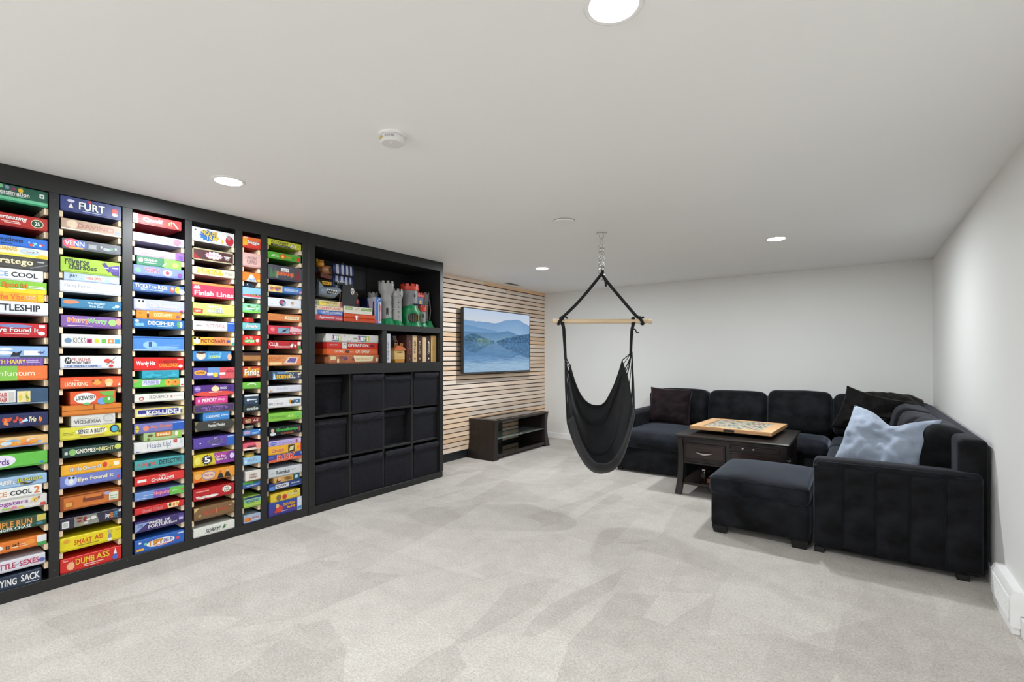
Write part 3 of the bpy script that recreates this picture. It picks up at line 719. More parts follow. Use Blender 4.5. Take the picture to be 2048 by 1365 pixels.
(1,0.746,1.035,1.6610,1.7160,'#37779e','teal blue box with an orange splash and thin white title',[('e',0.12,0.62,0.1,0.2,'#d8825a'),('e',0.2,0.66,0.08,0.16,'#d8825a'),('t','The Anxiety',0.56,0.62,0.3,0.3,'#cfe2ec'),('t','You Get',0.56,0.3,0.24,0.26,'#cfe2ec'),('e',0.86,0.3,0.03,0.12,'#8cc0dc'),('e',0.92,0.45,0.04,0.16,'#dceaf2')]),
(1,0.741,1.035,1.7560,1.8250,'#d3d5da','silver white box with faint thin grey lettering',[('t','Harry Potter',0.28,0.55,0.42,0.4,'#8f939c',None,'n'),('t','Wizards',0.72,0.4,0.34,0.3,'#aeb4aa',None,'n'),('r',0.52,0.2,0.53,0.8,'#b0b4bc')]),
(1,0.759,1.024,1.8250,1.8740,'#a8bcd8','pale blue slim box with small black and red titles',[('t','JRRY',0.16,0.55,0.14,0.44,'#2a2c3a'),('r',0.36,0.22,0.72,0.78,'#e8d4d0'),('t','DUAL-OPOLY',0.54,0.5,0.32,0.34,'#c03a30'),('e',0.9,0.4,0.08,0.3,'#c8d4e4')]),
(1,0.743,1.026,1.8740,1.9660,'#9cbf3c','lime box with dark lettering and purple cards',[('t','reverse',0.27,0.66,0.4,0.36,'#2c3a2a'),('t','charades',0.36,0.4,0.46,0.34,'#2c3a2a'),('r',0.06,0.84,0.2,0.9,'#4a6a2a'),('p',[(0.68,0.8),(0.74,0.9),(0.86,0.35),(0.8,0.25)],'#4a3a86'),('p',[(0.8,0.65),(0.99,0.8),(0.99,0.35),(0.86,0.25)],'#5a4a9a'),('p',[(0.84,0.3),(0.99,0.35),(0.99,0.06),(0.88,0.1)],'#4a3a86'),('r',0.72,0.5,0.8,0.56,'#d8d0ec'),('r',0.86,0.55,0.97,0.62,'#d8d0ec')]),
(1,0.750,1.030,2.0160,2.0770,'#5c5f66','grey box with a red balloon badge and white capitals',[('e',0.16,0.52,0.16,0.5,'#d85a70'),('e',0.3,0.5,0.1,0.44,'#4a6ac0'),('r',0.1,0.06,0.34,0.22,'#e0a040'),('t','VENN',0.2,0.56,0.32,0.46,'#ececea'),('r',0.42,0.2,0.58,0.7,'#7a7e86'),('r',0.44,0.26,0.56,0.64,'#9aa0a6'),('art',0.6,0.15,0.97,0.75,['#8a9298','#5aa070','#c0c6ca','#a0a8ae'],21)]),
(1,0.746,1.035,2.1290,2.1960,'#b59a84','tan box with faded pink capitals',[('e',0.17,0.55,0.09,0.36,'#d8c4a8'),('t','DAVINCI',0.56,0.52,0.6,0.42,'#b0766a'),('r',0,0.02,1,0.14,'#d8d2c8'),('r',0.9,0.2,0.98,0.5,'#8a94a0')]),
(1,0.742,1.034,2.2390,2.3280,'#36427f','royal blue box with rounded white capitals, topmost',[('t','FURT',0.5,0.5,0.42,0.5,'#ececea','#1a2450'),('e',0.46,0.86,0.03,0.1,'#d03a3a'),('p',[(0.12,0.25),(0.2,0.25),(0.16,0.6)],'#e8e0d0'),('e',0.16,0.72,0.06,0.1,'#e0e0ea'),('e',0.88,0.5,0.06,0.26,'#d04a4a'),('e',0.88,0.3,0.05,0.12,'#ecdede'),('r',0.34,0.12,0.66,0.17,'#aab4d8')]),
(2,1.104,1.388,0.0695,0.1540,'#2e63ba','cobalt blue box with orange lettering on white, lowest',[('e',0.51,0.5,0.29,0.3,'#f0f0f4'),('t','I SPY',0.42,0.56,0.26,0.36,'#e89a2a','#8a4a1a'),('t','DIG IN',0.66,0.54,0.18,0.26,'#3a4a9a'),('r',0.4,0.26,0.76,0.31,'#d8484a'),('r',0.03,0.16,0.17,0.34,'#f0b030'),('r',0.86,0.78,0.98,0.88,'#d0dcf0'),('e',0.86,0.46,0.04,0.12,'#d84a5a'),('e',0.2,0.62,0.03,0.1,'#70d0b0'),('e',0.09,0.78,0.03,0.08,'#e8e8f8')]),
(2,1.104,1.388,0.2060,0.2750,'#40336f','dark purple box with heavy white block capitals',[('p',[(0,0),(0,0.85),(0.27,0.85)],'#8aa4d0'),('t','5TH',0.1,0.6,0.1,0.22,'#2a2a50',None,'i'),('t','WHEEL OF',0.48,0.7,0.44,0.28,'#ececea'),('t','FORTUNE',0.49,0.36,0.46,0.32,'#ececea'),('t','GAME',0.78,0.3,0.13,0.16,'#ececea'),('r',0.88,0.3,0.98,0.8,'#6a58a8'),('t','100',0.93,0.5,0.08,0.2,'#ececea')]),
(2,1.104,1.388,0.3240,0.3640,'#d02b2b','slim red box with a pink looping title and cream strip',[('t','Guess Who?',0.34,0.46,0.42,0.5,'#c8303a','#f0b8b8'),('p',[(0.64,0.95),(0.9,0.95),(0.86,0.1),(0.66,0.1)],'#f0dca0'),('e',0.7,0.6,0.025,0.3,'#3a2a28'),('e',0.78,0.55,0.025,0.3,'#e0903a'),('e',0.84,0.6,0.025,0.3,'#d8b04a')]),
(2,1.104,1.388,0.4150,0.4680,'#6f94d0','box in blue, purple and green thirds with pink bubble letters',[('r',0.36,0,0.7,1,'#7a5ab0'),('r',0.7,0,1,1,'#6abc50'),('t','Skippity',0.53,0.54,0.34,0.5,'#f0a0b8','#c03a70'),('r',0.04,0.2,0.2,0.26,'#d0dcf4'),('r',0.16,0.5,0.34,0.56,'#d0dcf4'),('r',0.74,0.5,0.88,0.56,'#d0f0c0'),('e',0.96,0.5,0.03,0.14,'#d86a5a')]),
(2,1.103,1.388,0.5140,0.5710,'#d63631','red box with white puffy capitals and a white pill',[('r',0.05,0.36,0.22,0.66,'#ececea'),('t','FAMILY',0.56,0.78,0.18,0.18,'#f8dcd8'),('t','CHARADES',0.55,0.42,0.46,0.38,'#ececea')]),
(2,1.103,1.388,0.6170,0.6760,'#4aa0a4','teal box with jaunty red and black capitals',[('t','JUNIOR',0.23,0.48,0.38,0.52,'#d8483a'),('t','DETECTIVE',0.71,0.58,0.46,0.52,'#22343a'),('e',0.28,0.46,0.03,0.18,'#2a6a80')]),
(2,1.100,1.386,0.7270,0.7990,'#dfdfde','white box with tall slate blue lettering and a red stamp',[('t','Heads Up!',0.49,0.52,0.48,0.62,'#56618a',None,'n'),('r',0.78,0.62,0.86,0.92,'#c03a34'),('r',0.79,0.74,0.85,0.8,'#f0d0d0'),('r',0.92,0.5,0.97,0.9,'#c4ccd4'),('r',0.04,0.1,0.1,0.2,'#5a6a8a')]),
(2,1.152,1.371,0.7990,0.8580,'#a6bd84','short sage green box with an orange name plate',[('r',0.3,0.42,0.74,0.98,'#8a5a2a'),('r',0.32,0.48,0.72,0.92,'#e08a2a'),('t','Snails!',0.52,0.7,0.34,0.3,'#f8f0d0'),('e',0.16,0.65,0.07,0.16,'#5a5a30'),('e',0.12,0.25,0.04,0.14,'#6a6a3a'),('r',0.88,0.1,1,0.8,'#8ac04a'),('e',0.86,0.6,0.04,0.3,'#e8e0d8')]),
(2,1.100,1.388,0.8580,0.9210,'#7576b4','slate violet box with orange script and a bright blue end',[('r',0.76,0.0,1,1,'#2a5cb8'),('r',0.77,0.82,0.99,0.9,'#c8d8f0'),('t','Busy Kitchen',0.52,0.56,0.42,0.4,'#e8825a',None,'i'),('e',0.22,0.5,0.06,0.26,'#e08a70'),('e',0.05,0.5,0.04,0.36,'#d8c03a'),('r',0.01,0.47,0.1,0.53,'#3a3a4a')]),
(2,1.106,1.388,0.9640,1.0200,'#e9e4d0','box edged in yellow with white capitals on indigo blocks',[('r',0,0,0.03,1,'#e0c83a'),('r',0.97,0,1,1,'#e0c83a'),('r',0,0.9,1,1,'#e0c83a'),('r',0,0,1,0.06,'#d8c030'),('r',0.05,0.42,0.88,0.84,'#34358a'),('r',0.34,0.12,0.8,0.3,'#34358a'),('t','KOLLIDE',0.53,0.46,0.62,0.5,'#ececea','#8a8ab8'),('r',0.92,0.2,0.96,0.7,'#5a5a9a')]),
(2,1.102,1.385,1.0640,1.1170,'#e2e0d8','ivory box with thin black capitals and a red emblem',[('t','SEQUENCE',0.48,0.56,0.4,0.44,'#54545a',None,'n'),('e',0.13,0.45,0.05,0.24,'#b84a4a'),('e',0.13,0.42,0.03,0.14,'#e2d8d0'),('r',0.72,0.4,0.76,0.7,'#c88a7a'),('r',0.8,0.6,0.95,0.66,'#9a9aa4')]),
(2,1.097,1.388,1.1600,1.2170,'#6bc04e','green box with lilac block letters and orange cartoon heads',[('p',[(0,0.9),(0.12,0.95),(0,0.55)],'#d8907a'),('p',[(0.16,0.2),(0.17,0.86),(0.52,0.9),(0.5,0.32)],'#d8d8ec'),('t','FIBBER',0.34,0.56,0.3,0.46,'#8a90c0'),('e',0.68,0.5,0.08,0.4,'#e8a03a'),('e',0.82,0.5,0.08,0.38,'#e8903a'),('e',0.68,0.55,0.02,0.1,'#7a3a1a'),('e',0.82,0.55,0.02,0.1,'#7a3a1a'),('r',0.92,0,1,1,'#e0e4e0'),('e',0.96,0.2,0.03,0.12,'#d04a3a')]),
(2,1.143,1.355,1.2170,1.2740,'#2f9db4','short turquoise box without any title',[('art',0.02,0.1,0.98,0.95,['#3aa8c0','#2a92aa','#48b4c8'],34)]),
(2,1.099,1.388,1.2740,1.3610,'#d2251f','red box with rounded white and yellow lettering',[('t','Wordy Hit',0.23,0.5,0.36,0.42,'#ececea'),('t','15-SECOND',0.68,0.66,0.38,0.2,'#8a1a14'),('t','CHALLENGE',0.68,0.4,0.38,0.26,'#f0a83a'),('e',0.93,0.3,0.045,0.12,'#ececea'),('r',0.86,0.84,0.98,0.9,'#f0c0b8')]),
(2,1.096,1.388,1.4060,1.5020,'#4a82c8','glossy sky blue tin with a small dark tower',[('r',0,0.0,1,0.1,'#9cb8dc'),('r',0,0.86,1,0.94,'#2a5aa0'),('e',0.32,0.4,0.14,0.26,'#8cb8e8'),('r',0.29,0.24,0.35,0.62,'#3a4a86'),('e',0.6,0.24,0.3,0.1,'#7ca8dc'),('r',0.62,0.4,0.9,0.43,'#b0d0f0')]),
(2,1.096,1.388,1.5570,1.6180,'#2f6ca6','sea blue box with arched white capitals and a green figure',[('t','DECIPHER',0.53,0.58,0.52,0.4,'#ececea'),('r',0.46,0.2,0.76,0.25,'#b8d4ec'),('e',0.08,0.36,0.06,0.2,'#7ab0dc'),('e',0.16,0.36,0.04,0.18,'#7ab0dc'),('e',0.06,0.76,0.04,0.14,'#c8b8a8'),('e',0.88,0.5,0.04,0.38,'#5a9a5a'),('e',0.93,0.5,0.03,0.34,'#b8dce8')]),
(2,1.114,1.371,1.6180,1.6750,'#e2862a','slim orange box with pale capitals and a tiny dark figure',[('t','CODENAMES',0.58,0.54,0.42,0.4,'#f4d8a8'),('e',0.24,0.4,0.025,0.34,'#4a2a20'),('e',0.24,0.76,0.02,0.14,'#e8c8b0'),('r',0.04,0.6,0.1,0.7,'#a04a20'),('e',0.92,0.4,0.05,0.2,'#8a5a70')]),
(2,1.098,1.388,1.6750,1.7490,'#a9acd8','pale lavender box with cream lettering and a white disc',[('e',0.13,0.55,0.1,0.44,'#dcdcf0'),('e',0.13,0.46,0.04,0.24,'#e8e0d8'),('e',0.1,0.8,0.02,0.1,'#1b1b1e'),('e',0.17,0.78,0.02,0.1,'#1b1b1e'),('t','Eye Found It',0.58,0.42,0.56,0.4,'#ece2bc','#b0acc8'),('e',0.94,0.1,0.03,0.1,'#d03a4a')]),
(2,1.093,1.388,1.8000,1.8570,'#4c6fa6','mid blue box with tall white capitals and two red haired figures',[('t','TICKET to RIDE',0.35,0.62,0.62,0.42,'#ececea','#2a4470'),('t','FIRST JOURNEY',0.36,0.22,0.42,0.16,'#d8e4f0'),('e',0.76,0.5,0.045,0.4,'#b0584a'),('e',0.76,0.6,0.025,0.2,'#e8c0a0'),('e',0.87,0.5,0.06,0.42,'#d8b03a'),('e',0.95,0.3,0.06,0.34,'#c8c8d8')]),
(2,1.096,1.385,1.9080,1.9720,'#7585c8','cornflower blue box with wavy red lettering and a white eye shape',[('t','YOUR-O',0.36,0.56,0.3,0.46,'#d03a4a','#c8cce8'),('e',0.66,0.46,0.1,0.34,'#e0e4f4'),('e',0.66,0.46,0.04,0.22,'#d0485a'),('e',0.08,0.45,0.06,0.26,'#7ab08a'),('e',0.92,0.35,0.05,0.24,'#7a4a90')]),
(2,1.116,1.371,1.9720,2.0340,'#2c7a56','short green box with a pale lime end and small white title',[('r',0.6,0,1,1,'#7cb84a'),('t','CRANIUM',0.3,0.62,0.28,0.26,'#ececea'),('r',0.16,0.3,0.44,0.38,'#b8e0c8'),('e',0.08,0.55,0.05,0.24,'#e0c8c8'),('e',0.86,0.4,0.08,0.3,'#a8d060'),('p',[(0.55,0.15),(0.64,0.6),(0.67,0.55),(0.58,0.1)],'#d8ecd8')]),
(2,1.101,1.388,2.0340,2.0860,'#b9a8b8','slim box in faded lilac and sage shades',[('art',0.0,0.05,0.75,0.95,['#c8a0b8','#a8c0a0','#d8c8c8','#e8e0c8','#b890b0'],33),('r',0.82,0,1,1,'#8a5aa8'),('e',0.93,0.4,0.05,0.3,'#6a4a90')]),
(2,1.093,1.388,2.1300,2.1860,'#bdbfe0','lavender white box with hazy white drawings and a pink spot',[('r',0,0.2,0.66,0.95,'#dcdde8'),('t','Wonderful',0.36,0.6,0.5,0.4,'#f6f6fa','#b4b6d4'),('art',0.45,0.3,0.62,0.7,['#c8c8d4','#f0f0f4','#a8a8bc'],32),('e',0.86,0.5,0.08,0.36,'#d87a90')]),
(2,1.093,1.371,2.2460,2.3090,'#d4302f','red box with a grey bubbly title, topmost',[('r',0,0,0.1,1,'#dcdce4'),('r',0.02,0.15,0.08,0.3,'#6a80b8'),('t','Quelf',0.4,0.5,0.4,0.46,'#a8b0b4','#e8d8d8'),('art',0.7,0.2,0.8,0.85,['#5a9a4a','#e8e0a0'],31),('p',[(0.8,0.7),(0.84,0.7),(0.94,0.1),(0.9,0.1)],'#f0ecd8')]),
(3,1.445,1.724,0.0695,0.1330,'#e0e2da','white box with sketchy black capitals and a green leaf',[('t','SORRY!',0.46,0.46,0.36,0.42,'#2a2a2c',None,'i'),('p',[(0.68,0.3),(0.74,0.8),(0.77,0.34)],'#3a7a4a'),('p',[(0.74,0.6),(0.79,0.7),(0.78,0.5)],'#c84a3a')]),
(3,1.449,1.724,0.1880,0.2780,'#806040','kraft brown box with faded red capitals',[('p',[(0,1),(0.12,1),(0,0.62)],'#d0b880'),('p',[(1,1),(0.92,1),(1,0.7)],'#d0b880'),('t','ESCAPE',0.38,0.5,0.28,0.3,'#c0533a'),('t','HOUSE',0.7,0.54,0.22,0.3,'#c0533a'),('r',0.53,0.3,0.56,0.7,'#e0805a'),('e',0.13,0.36,0.04,0.1,'#b09868'),('r',0.86,0.68,0.94,0.74,'#d0b890')]),
(3,1.446,1.724,0.3290,0.4110,'#bf2127','red box with white puppy shapes and a starburst',[('art',0.04,0.08,0.7,0.5,['#ece4e0','#d8c0bc','#f4f0ec','#b01820'],41),('r',0.05,0.72,0.36,0.82,'#e89a94'),('s',0.8,0.6,0.13,0.34,'#ece8dc'),('t','156',0.8,0.5,0.12,0.16,'#4a4a30'),('r',0.74,0.68,0.86,0.73,'#7a4a3a')]),
(3,1.445,1.724,0.4630,0.5410,'#e69a32','orange box with a swirled oval title and two men in suits',[('r',0,0,0.2,0.4,'#dd6a2a'),('e',0.1,0.52,0.08,0.26,'#e8b060'),('e',0.36,0.5,0.17,0.4,'#8a7ab0'),('e',0.36,0.5,0.15,0.34,'#e8c0a0'),('t','Wise Guys',0.36,0.52,0.24,0.2,'#7a5a9a'),('p',[(0.56,0.05),(0.6,0.5),(0.68,0.5),(0.72,0.05)],'#2a2428'),('e',0.64,0.66,0.03,0.14,'#c86a3a'),('p',[(0.74,0.08),(0.77,0.55),(0.85,0.55),(0.9,0.08)],'#2c282c'),('e',0.81,0.7,0.03,0.14,'#d8b090')]),
(3,1.445,1.724,0.5740,0.6580,'#d8c431','yellow and magenta box with a big number five star',[('p',[(0.53,0),(0.48,1),(1,1),(1,0)],'#8a3a96'),('p',[(0.55,0.1),(0.5,0.95),(0.85,0.95)],'#b0489a'),('s',0.32,0.5,0.14,0.46,'#2a2a30'),('t','5',0.32,0.5,0.13,0.52,'#ececea','#3a3a6a'),('e',0.09,0.5,0.08,0.34,'#e8dc6a'),('t','Can You',0.64,0.66,0.26,0.22,'#ececea',None,'i'),('t','Name 5?',0.66,0.4,0.28,0.2,'#ececea',None,'i'),('e',0.93,0.56,0.08,0.34,'#5a3a8a'),('e',0.93,0.56,0.06,0.26,'#d8c8e8')]),
(3,1.446,1.724,0.7010,0.7780,'#5b46a0','violet box with dark gothic lettering and a blue end',[('r',0.8,0,1,1,'#2f62b8'),('r',0.82,0.84,0.98,0.92,'#c8d8f0'),('t','GARGOYLES',0.52,0.54,0.38,0.34,'#2a2450','#a89ccc'),('t','Disney',0.52,0.86,0.09,0.12,'#ececea',None,'i'),('e',0.15,0.5,0.02,0.06,'#ececea'),('r',0.42,0.2,0.62,0.26,'#d0c8e8')]),
(3,1.455,1.724,0.8280,0.8960,'#3d3c38','black olive box with gold corner marks and a small white title',[('p',[(0,0),(0.08,0),(0,0.4)],'#8a7a4a'),('p',[(0,1),(0.08,1),(0,0.6)],'#8a7a4a'),('p',[(1,0),(0.92,0),(1,0.4)],'#8a7a4a'),('p',[(1,1),(0.92,1),(1,0.6)],'#8a7a4a'),('t','Haunted',0.42,0.52,0.2,0.34,'#ececea'),('t','Mansion',0.64,0.54,0.2,0.34,'#ececea'),('r',0.44,0.78,0.5,0.84,'#d8d8d0')]),
(3,1.510,1.689,0.8960,0.9600,'#3f86c8','short azure box with small white capitals',[('t','CODENAMES',0.36,0.5,0.52,0.26,'#ececea'),('t','Disney',0.82,0.56,0.28,0.26,'#e0ecf8',None,'i')]),
(3,1.446,1.724,0.9600,1.0180,'#4a3566','smoky purple box framed in olive gold with spiky lettering',[('fr',0,0,1,1,0.025,0.1,'#6a6040'),('e',0.5,0.5,0.34,0.32,'#7a5a9a'),('e',0.5,0.5,0.22,0.24,'#8a6aac'),('t','Villainous',0.53,0.52,0.44,0.5,'#2a1a3a'),('t','Disney',0.22,0.4,0.12,0.18,'#2a1a3a',None,'i')]),
(3,1.461,1.676,1.0180,1.0740,'#d2428a','short hot pink box with white capitals',[('t','MEMORY',0.42,0.55,0.44,0.46,'#ececea'),('t','Disney',0.8,0.55,0.22,0.34,'#f8dcec',None,'i'),('r',0.06,0.35,0.12,0.65,'#f0c0d8')]),
(3,1.444,1.724,1.0930,1.1580,'#56307e','purple box with a red band and a gold lantern',[('e',0.5,0.02,0.5,0.3,'#d84a44'),('e',0.1,0.62,0.08,0.3,'#8a70b8'),('t','Disney',0.1,0.62,0.13,0.24,'#e0d0f0',None,'i'),('e',0.52,0.55,0.1,0.3,'#ecd8b0'),('p',[(0.47,0.8),(0.57,0.8),(0.52,1)],'#e8c080'),('t','MAGIC',0.72,0.62,0.16,0.24,'#f0ecf8'),('e',0.88,0.6,0.04,0.3,'#3a2a6a'),('r',0.36,0.14,0.68,0.22,'#f4d0c8')]),
(3,1.444,1.724,1.2040,1.2870,'#6a5aa6','box running violet to red with an orange cloud',[('r',0,0,0.34,1,'#574a98'),('r',0.34,0.4,0.62,1,'#6a90c8'),('r',0.62,0,1,1,'#d0565c'),('e',0.16,0.56,0.15,0.22,'#e8a848'),('r',0.32,0.3,0.46,0.54,'#e4e4ea'),('r',0.62,0.34,0.76,0.54,'#ece4e6'),('e',0.52,0.34,0.06,0.22,'#d8c84a'),('r',0.78,0.56,0.98,0.64,'#a02a40'),('e',0.88,0.7,0.08,0.12,'#c03a50'),('t','SUPER',0.16,0.56,0.2,0.16,'#8a4a1a')]),
(3,1.441,1.700,1.3360,1.4060,'#3f83bc','blue box with a smiling face and lime lettering',[('e',0.2,0.55,0.12,0.44,'#e8c4ac'),('e',0.2,0.84,0.12,0.12,'#3a2a24'),('e',0.2,0.3,0.05,0.08,'#ececea'),('p',[(0.38,0.2),(0.4,0.86),(0.74,0.9),(0.72,0.3)],'#5aa8d8'),('t','CAUGHT',0.54,0.72,0.26,0.2,'#1e3450'),('t','GRIN',0.56,0.4,0.26,0.3,'#d0d850'),('e',0.95,0.4,0.06,0.36,'#e0a890')]),
(3,1.439,1.724,1.4500,1.5090,'#e2a83c','box fading yellow to coral with brown capitals',[('r',0,0,0.08,1,'#b8c83a'),('r',0.5,0,0.84,1,'#e88a5a'),('r',0.84,0,0.91,1,'#e8a058'),('r',0.91,0,1,1,'#d8e0e4'),('r',0.92,0.02,1,0.3,'#3aa098'),('e',0.1,0.5,0.08,0.36,'#e8dcc8'),('e',0.05,0.82,0.03,0.14,'#1b1b1e'),('e',0.15,0.82,0.03,0.14,'#1b1b1e'),('t','PICTIONARY',0.48,0.52,0.58,0.44,'#8a3a20'),('e',0.84,0.5,0.05,0.2,'#4a5a9a')]),
(3,1.442,1.724,1.5560,1.6250,'#dbdbdc','white box with thin tinted capitals and a solid blue end',[('r',0.81,0,1,1,'#2f5fb8'),('r',0.82,0.82,0.99,0.9,'#b8ccec'),('t','PICTOPIA',0.52,0.48,0.46,0.44,'#b86a70',None,'n'),('t','Disney',0.13,0.5,0.13,0.2,'#5a5a64',None,'i'),('r',0,0.0,0.8,0.06,'#b8b8b8')]),
(3,1.442,1.724,1.6650,1.7540,'#c8d070','pale lime box with white navy edged capitals',[('p',[(0.0,0.2),(0.22,0.12),(0.23,0.52),(0.0,0.56)],'#d84a38'),('t','NEW',0.11,0.33,0.14,0.16,'#f8dcc8'),('t','WITS &',0.52,0.7,0.33,0.26,'#ececea','#2e3f7a'),('t','WAGERS',0.53,0.4,0.38,0.28,'#ececea','#2e3f7a'),('r',0,0.02,1,0.07,'#b0c040')]),
(3,1.438,1.722,1.7970,1.9020,'#c93a55','raspberry box with slab white lettering and an orange edge',[('r',0,0.84,1,1,'#ee8a4e'),('t','Finish Lines',0.51,0.28,0.92,0.32,'#ececea'),('r',0.03,0.54,0.18,0.64,'#ececea'),('p',[(0.04,0.66),(0.06,0.78),(0.1,0.7),(0.14,0.78),(0.17,0.66)],'#d8dcf0')]),
(3,1.438,1.724,1.9570,2.0120,'#ddd6c0','cream box with a double row of yellow letters',[('t','THE GAME IS',0.38,0.72,0.56,0.34,'#e8c030','#7a5a2a'),('t','ROOTING HIM',0.4,0.34,0.6,0.34,'#e8c030','#7a5a2a'),('r',0.74,0.66,0.94,0.72,'#9a968a'),('r',0.74,0.5,0.96,0.56,'#9a968a'),('r',0.74,0.34,0.94,0.4,'#9a968a')]),
(3,1.438,1.722,2.0620,2.1480,'#4a2a2c','dark maroon box framed in dull gold with a white winged title',[('fr',0.0,0.0,1,1,0.03,0.1,'#a8a080'),('p',[(0.03,0.1),(0.2,0.1),(0.04,0.6)],'#8a2028'),('s',0.5,0.52,0.22,0.36,'#d8c8d0'),('t','Munchkin',0.5,0.56,0.36,0.24,'#c8507a','#f4f0f0'),('r',0.36,0.24,0.62,0.32,'#e0b0a0'),('r',0.74,0.54,0.92,0.6,'#e0dcdc'),('r',0.76,0.42,0.88,0.48,'#e0dcdc'),('r',0.78,0.3,0.86,0.36,'#e0dcdc')]),
(3,1.438,1.724,2.1970,2.2970,'#dcdcda','white box with blue and yellow comic lettering, topmost',[('s',0.36,0.5,0.22,0.44,'#2f6eb8'),('t','MOUSE',0.4,0.68,0.36,0.3,'#f0c828','#2a4a8a'),('t','TRAP',0.46,0.36,0.3,0.3,'#f0c828','#2a4a8a'),('e',0.88,0.38,0.1,0.36,'#b82a34'),('e',0.86,0.6,0.05,0.18,'#a07a80'),('e',0.7,0.24,0.03,0.12,'#d8b83a'),('r',0.05,0.76,0.09,0.84,'#5a5a60'),('r',0.04,0.34,0.2,0.38,'#b0b0b0')]),
(4,1.792,1.919,0.0695,0.1340,'#a4b6cc','grey blue box with orange flowers, lowest',[('r',0,0,1,0.12,'#2a3a70'),('e',0.16,0.5,0.14,0.3,'#e08a3a'),('e',0.34,0.46,0.08,0.22,'#d86a2a'),('t','PETALS',0.7,0.56,0.4,0.22,'#d0604a'),('r',0.5,0.3,0.9,0.36,'#e8ecf0')]),
(4,1.792,1.919,0.1930,0.2740,'#a5c956','pale lime box with a dark blue slanted title',[('r',0,0.82,1,1,'#2a3a6a'),('r',0,0.5,1,0.8,'#8cc4b0'),('t','WINGSPIES',0.5,0.6,0.86,0.22,'#2a4a6a',None,'i'),('r',0.1,0.4,0.6,0.44,'#5a8a6a')]),
(4,1.784,1.919,0.3450,0.3940,'#3c63a6','slim box in blue with a green upper edge',[('r',0,0.6,0.6,1,'#3f9a3c'),('p',[(0.6,0.6),(1,0.8),(1,1),(0.6,1)],'#1f5a3a'),('t','quiz',0.4,0.32,0.4,0.32,'#d8e4f0'),('r',0.6,0.3,0.92,0.4,'#b8c8e0')]),
(4,1.803,1.919,0.3940,0.4740,'#e3ddd6','deep white box with two lines of brown capitals',[('t','CABIN',0.5,0.62,0.44,0.2,'#8a5236'),('t','HAVEN',0.52,0.36,0.52,0.2,'#8a5236'),('r',0,0.0,1,0.08,'#7a4a2a')]),
(4,1.788,1.919,0.5270,0.5830,'#9cc4e2','baby blue box with faint bubble letters',[('t','Bluffs',0.52,0.58,0.5,0.5,'#6a9cc8','#c8e0f0'),('e',0.12,0.4,0.06,0.24,'#d0e4f4')]),
(4,1.784,1.919,0.6400,0.6930,'#dd5f72','coral pink box fading to cream below',[('r',0,0,1,0.3,'#ecdccc'),('r',0.7,0.1,1,1,'#e89a8a'),('r',0.2,0.34,0.78,0.48,'#3a2a34'),('t','MOVIE TIME',0.48,0.56,0.5,0.2,'#7a2a44')]),
(4,1.787,1.919,0.7520,0.7940,'#3f7ec6','slim azure blue box with a pink panel',[('r',0.04,0.3,0.4,0.85,'#a8b0d8'),('t','PINK',0.22,0.56,0.28,0.4,'#e07a9a'),('r',0.5,0.4,0.9,0.5,'#b8d4f0'),('r',0.5,0.2,0.8,0.28,'#b8d4f0'),('e',0.94,0.84,0.05,0.16,'#d8e8f4')]),
(4,1.786,1.918,0.8470,0.8890,'#7a2622','slim oxblood box with small pale blocks',[('t','RED',0.28,0.56,0.32,0.4,'#e8d8a0'),('r',0.14,0.14,0.44,0.24,'#d8b0a0'),('t','A-Z',0.72,0.5,0.28,0.4,'#f0dcd8')]),
(4,1.788,1.917,0.9360,0.9890,'#232b30','near black box with pale looping letters',[('t','evolio',0.52,0.5,0.68,0.46,'#d8dcd4','#5a6a6a'),('r',0,0,0.02,1,'#5a9a4a')]),
(4,1.794,1.901,0.9890,1.0700,'#33465a','narrow navy box with a white lid',[('r',0,0.84,1,1,'#dadbdc'),('e',0.24,0.5,0.08,0.14,'#e0e4e8'),('r',0.34,0.46,0.86,0.56,'#dfe4ea'),('e',0.84,0.3,0.08,0.08,'#b8c4d0')]),
(4,1.782,1.919,1.1160,1.1660,'#6fb648','grass green box with a small white arch title',[('e',0.5,0.64,0.26,0.26,'#d8ecc8'),('e',0.5,0.5,0.22,0.2,'#6fb648'),('r',0.38,0.36,0.62,0.44,'#d88a7a')]),
(4,1.783,1.919,1.2030,1.2890,'#b8402e','brick red box with large cream handwriting',[('p',[(0.05,0.1),(0.08,0.75),(0.95,0.85),(0.9,0.2)],'#e09a30'),('t','Farkle',0.5,0.48,0.8,0.56,'#f4efe0','#6a3a2a'),('r',0.78,0.08,0.96,0.18,'#e8b0a0'),('e',0.35,0.86,0.06,0.1,'#d8c83a')]),
(4,1.784,1.917,1.3330,1.3980,'#a87444','plain brown wooden box with a dark lid',[('r',0,0.68,1,1,'#3a2620'),('r',0,0.62,1,0.68,'#7a4a30')]),
(4,1.782,1.919,1.4540,1.5310,'#d62a24','red box with white lettering on a green oval',[('t','TO',0.2,0.72,0.14,0.24,'#ececea'),('t','TO',0.46,0.76,0.14,0.24,'#ececea'),('e',0.38,0.42,0.32,0.22,'#5aa83a'),('t','APPLES',0.38,0.42,0.5,0.22,'#ececea'),('e',0.82,0.5,0.1,0.2,'#e8d0c8')]),
(4,1.782,1.917,1.5740,1.6300,'#77bcc4','aqua box with a white brush script',[('t','Jungle',0.5,0.5,0.7,0.5,'#f0ece4','#a06a60','i')]),
(4,1.782,1.919,1.7080,1.7790,'#8ccca8','mint box with dark leaf sprigs',[('art',0.1,0.2,0.95,0.95,['#3a7a50','#b8e0c0','#6ab070','#a0d8b0'],51),('r',0.2,0.42,0.7,0.54,'#e8f4e8'),('r',0,0,1,0.2,'#7ac050')]),
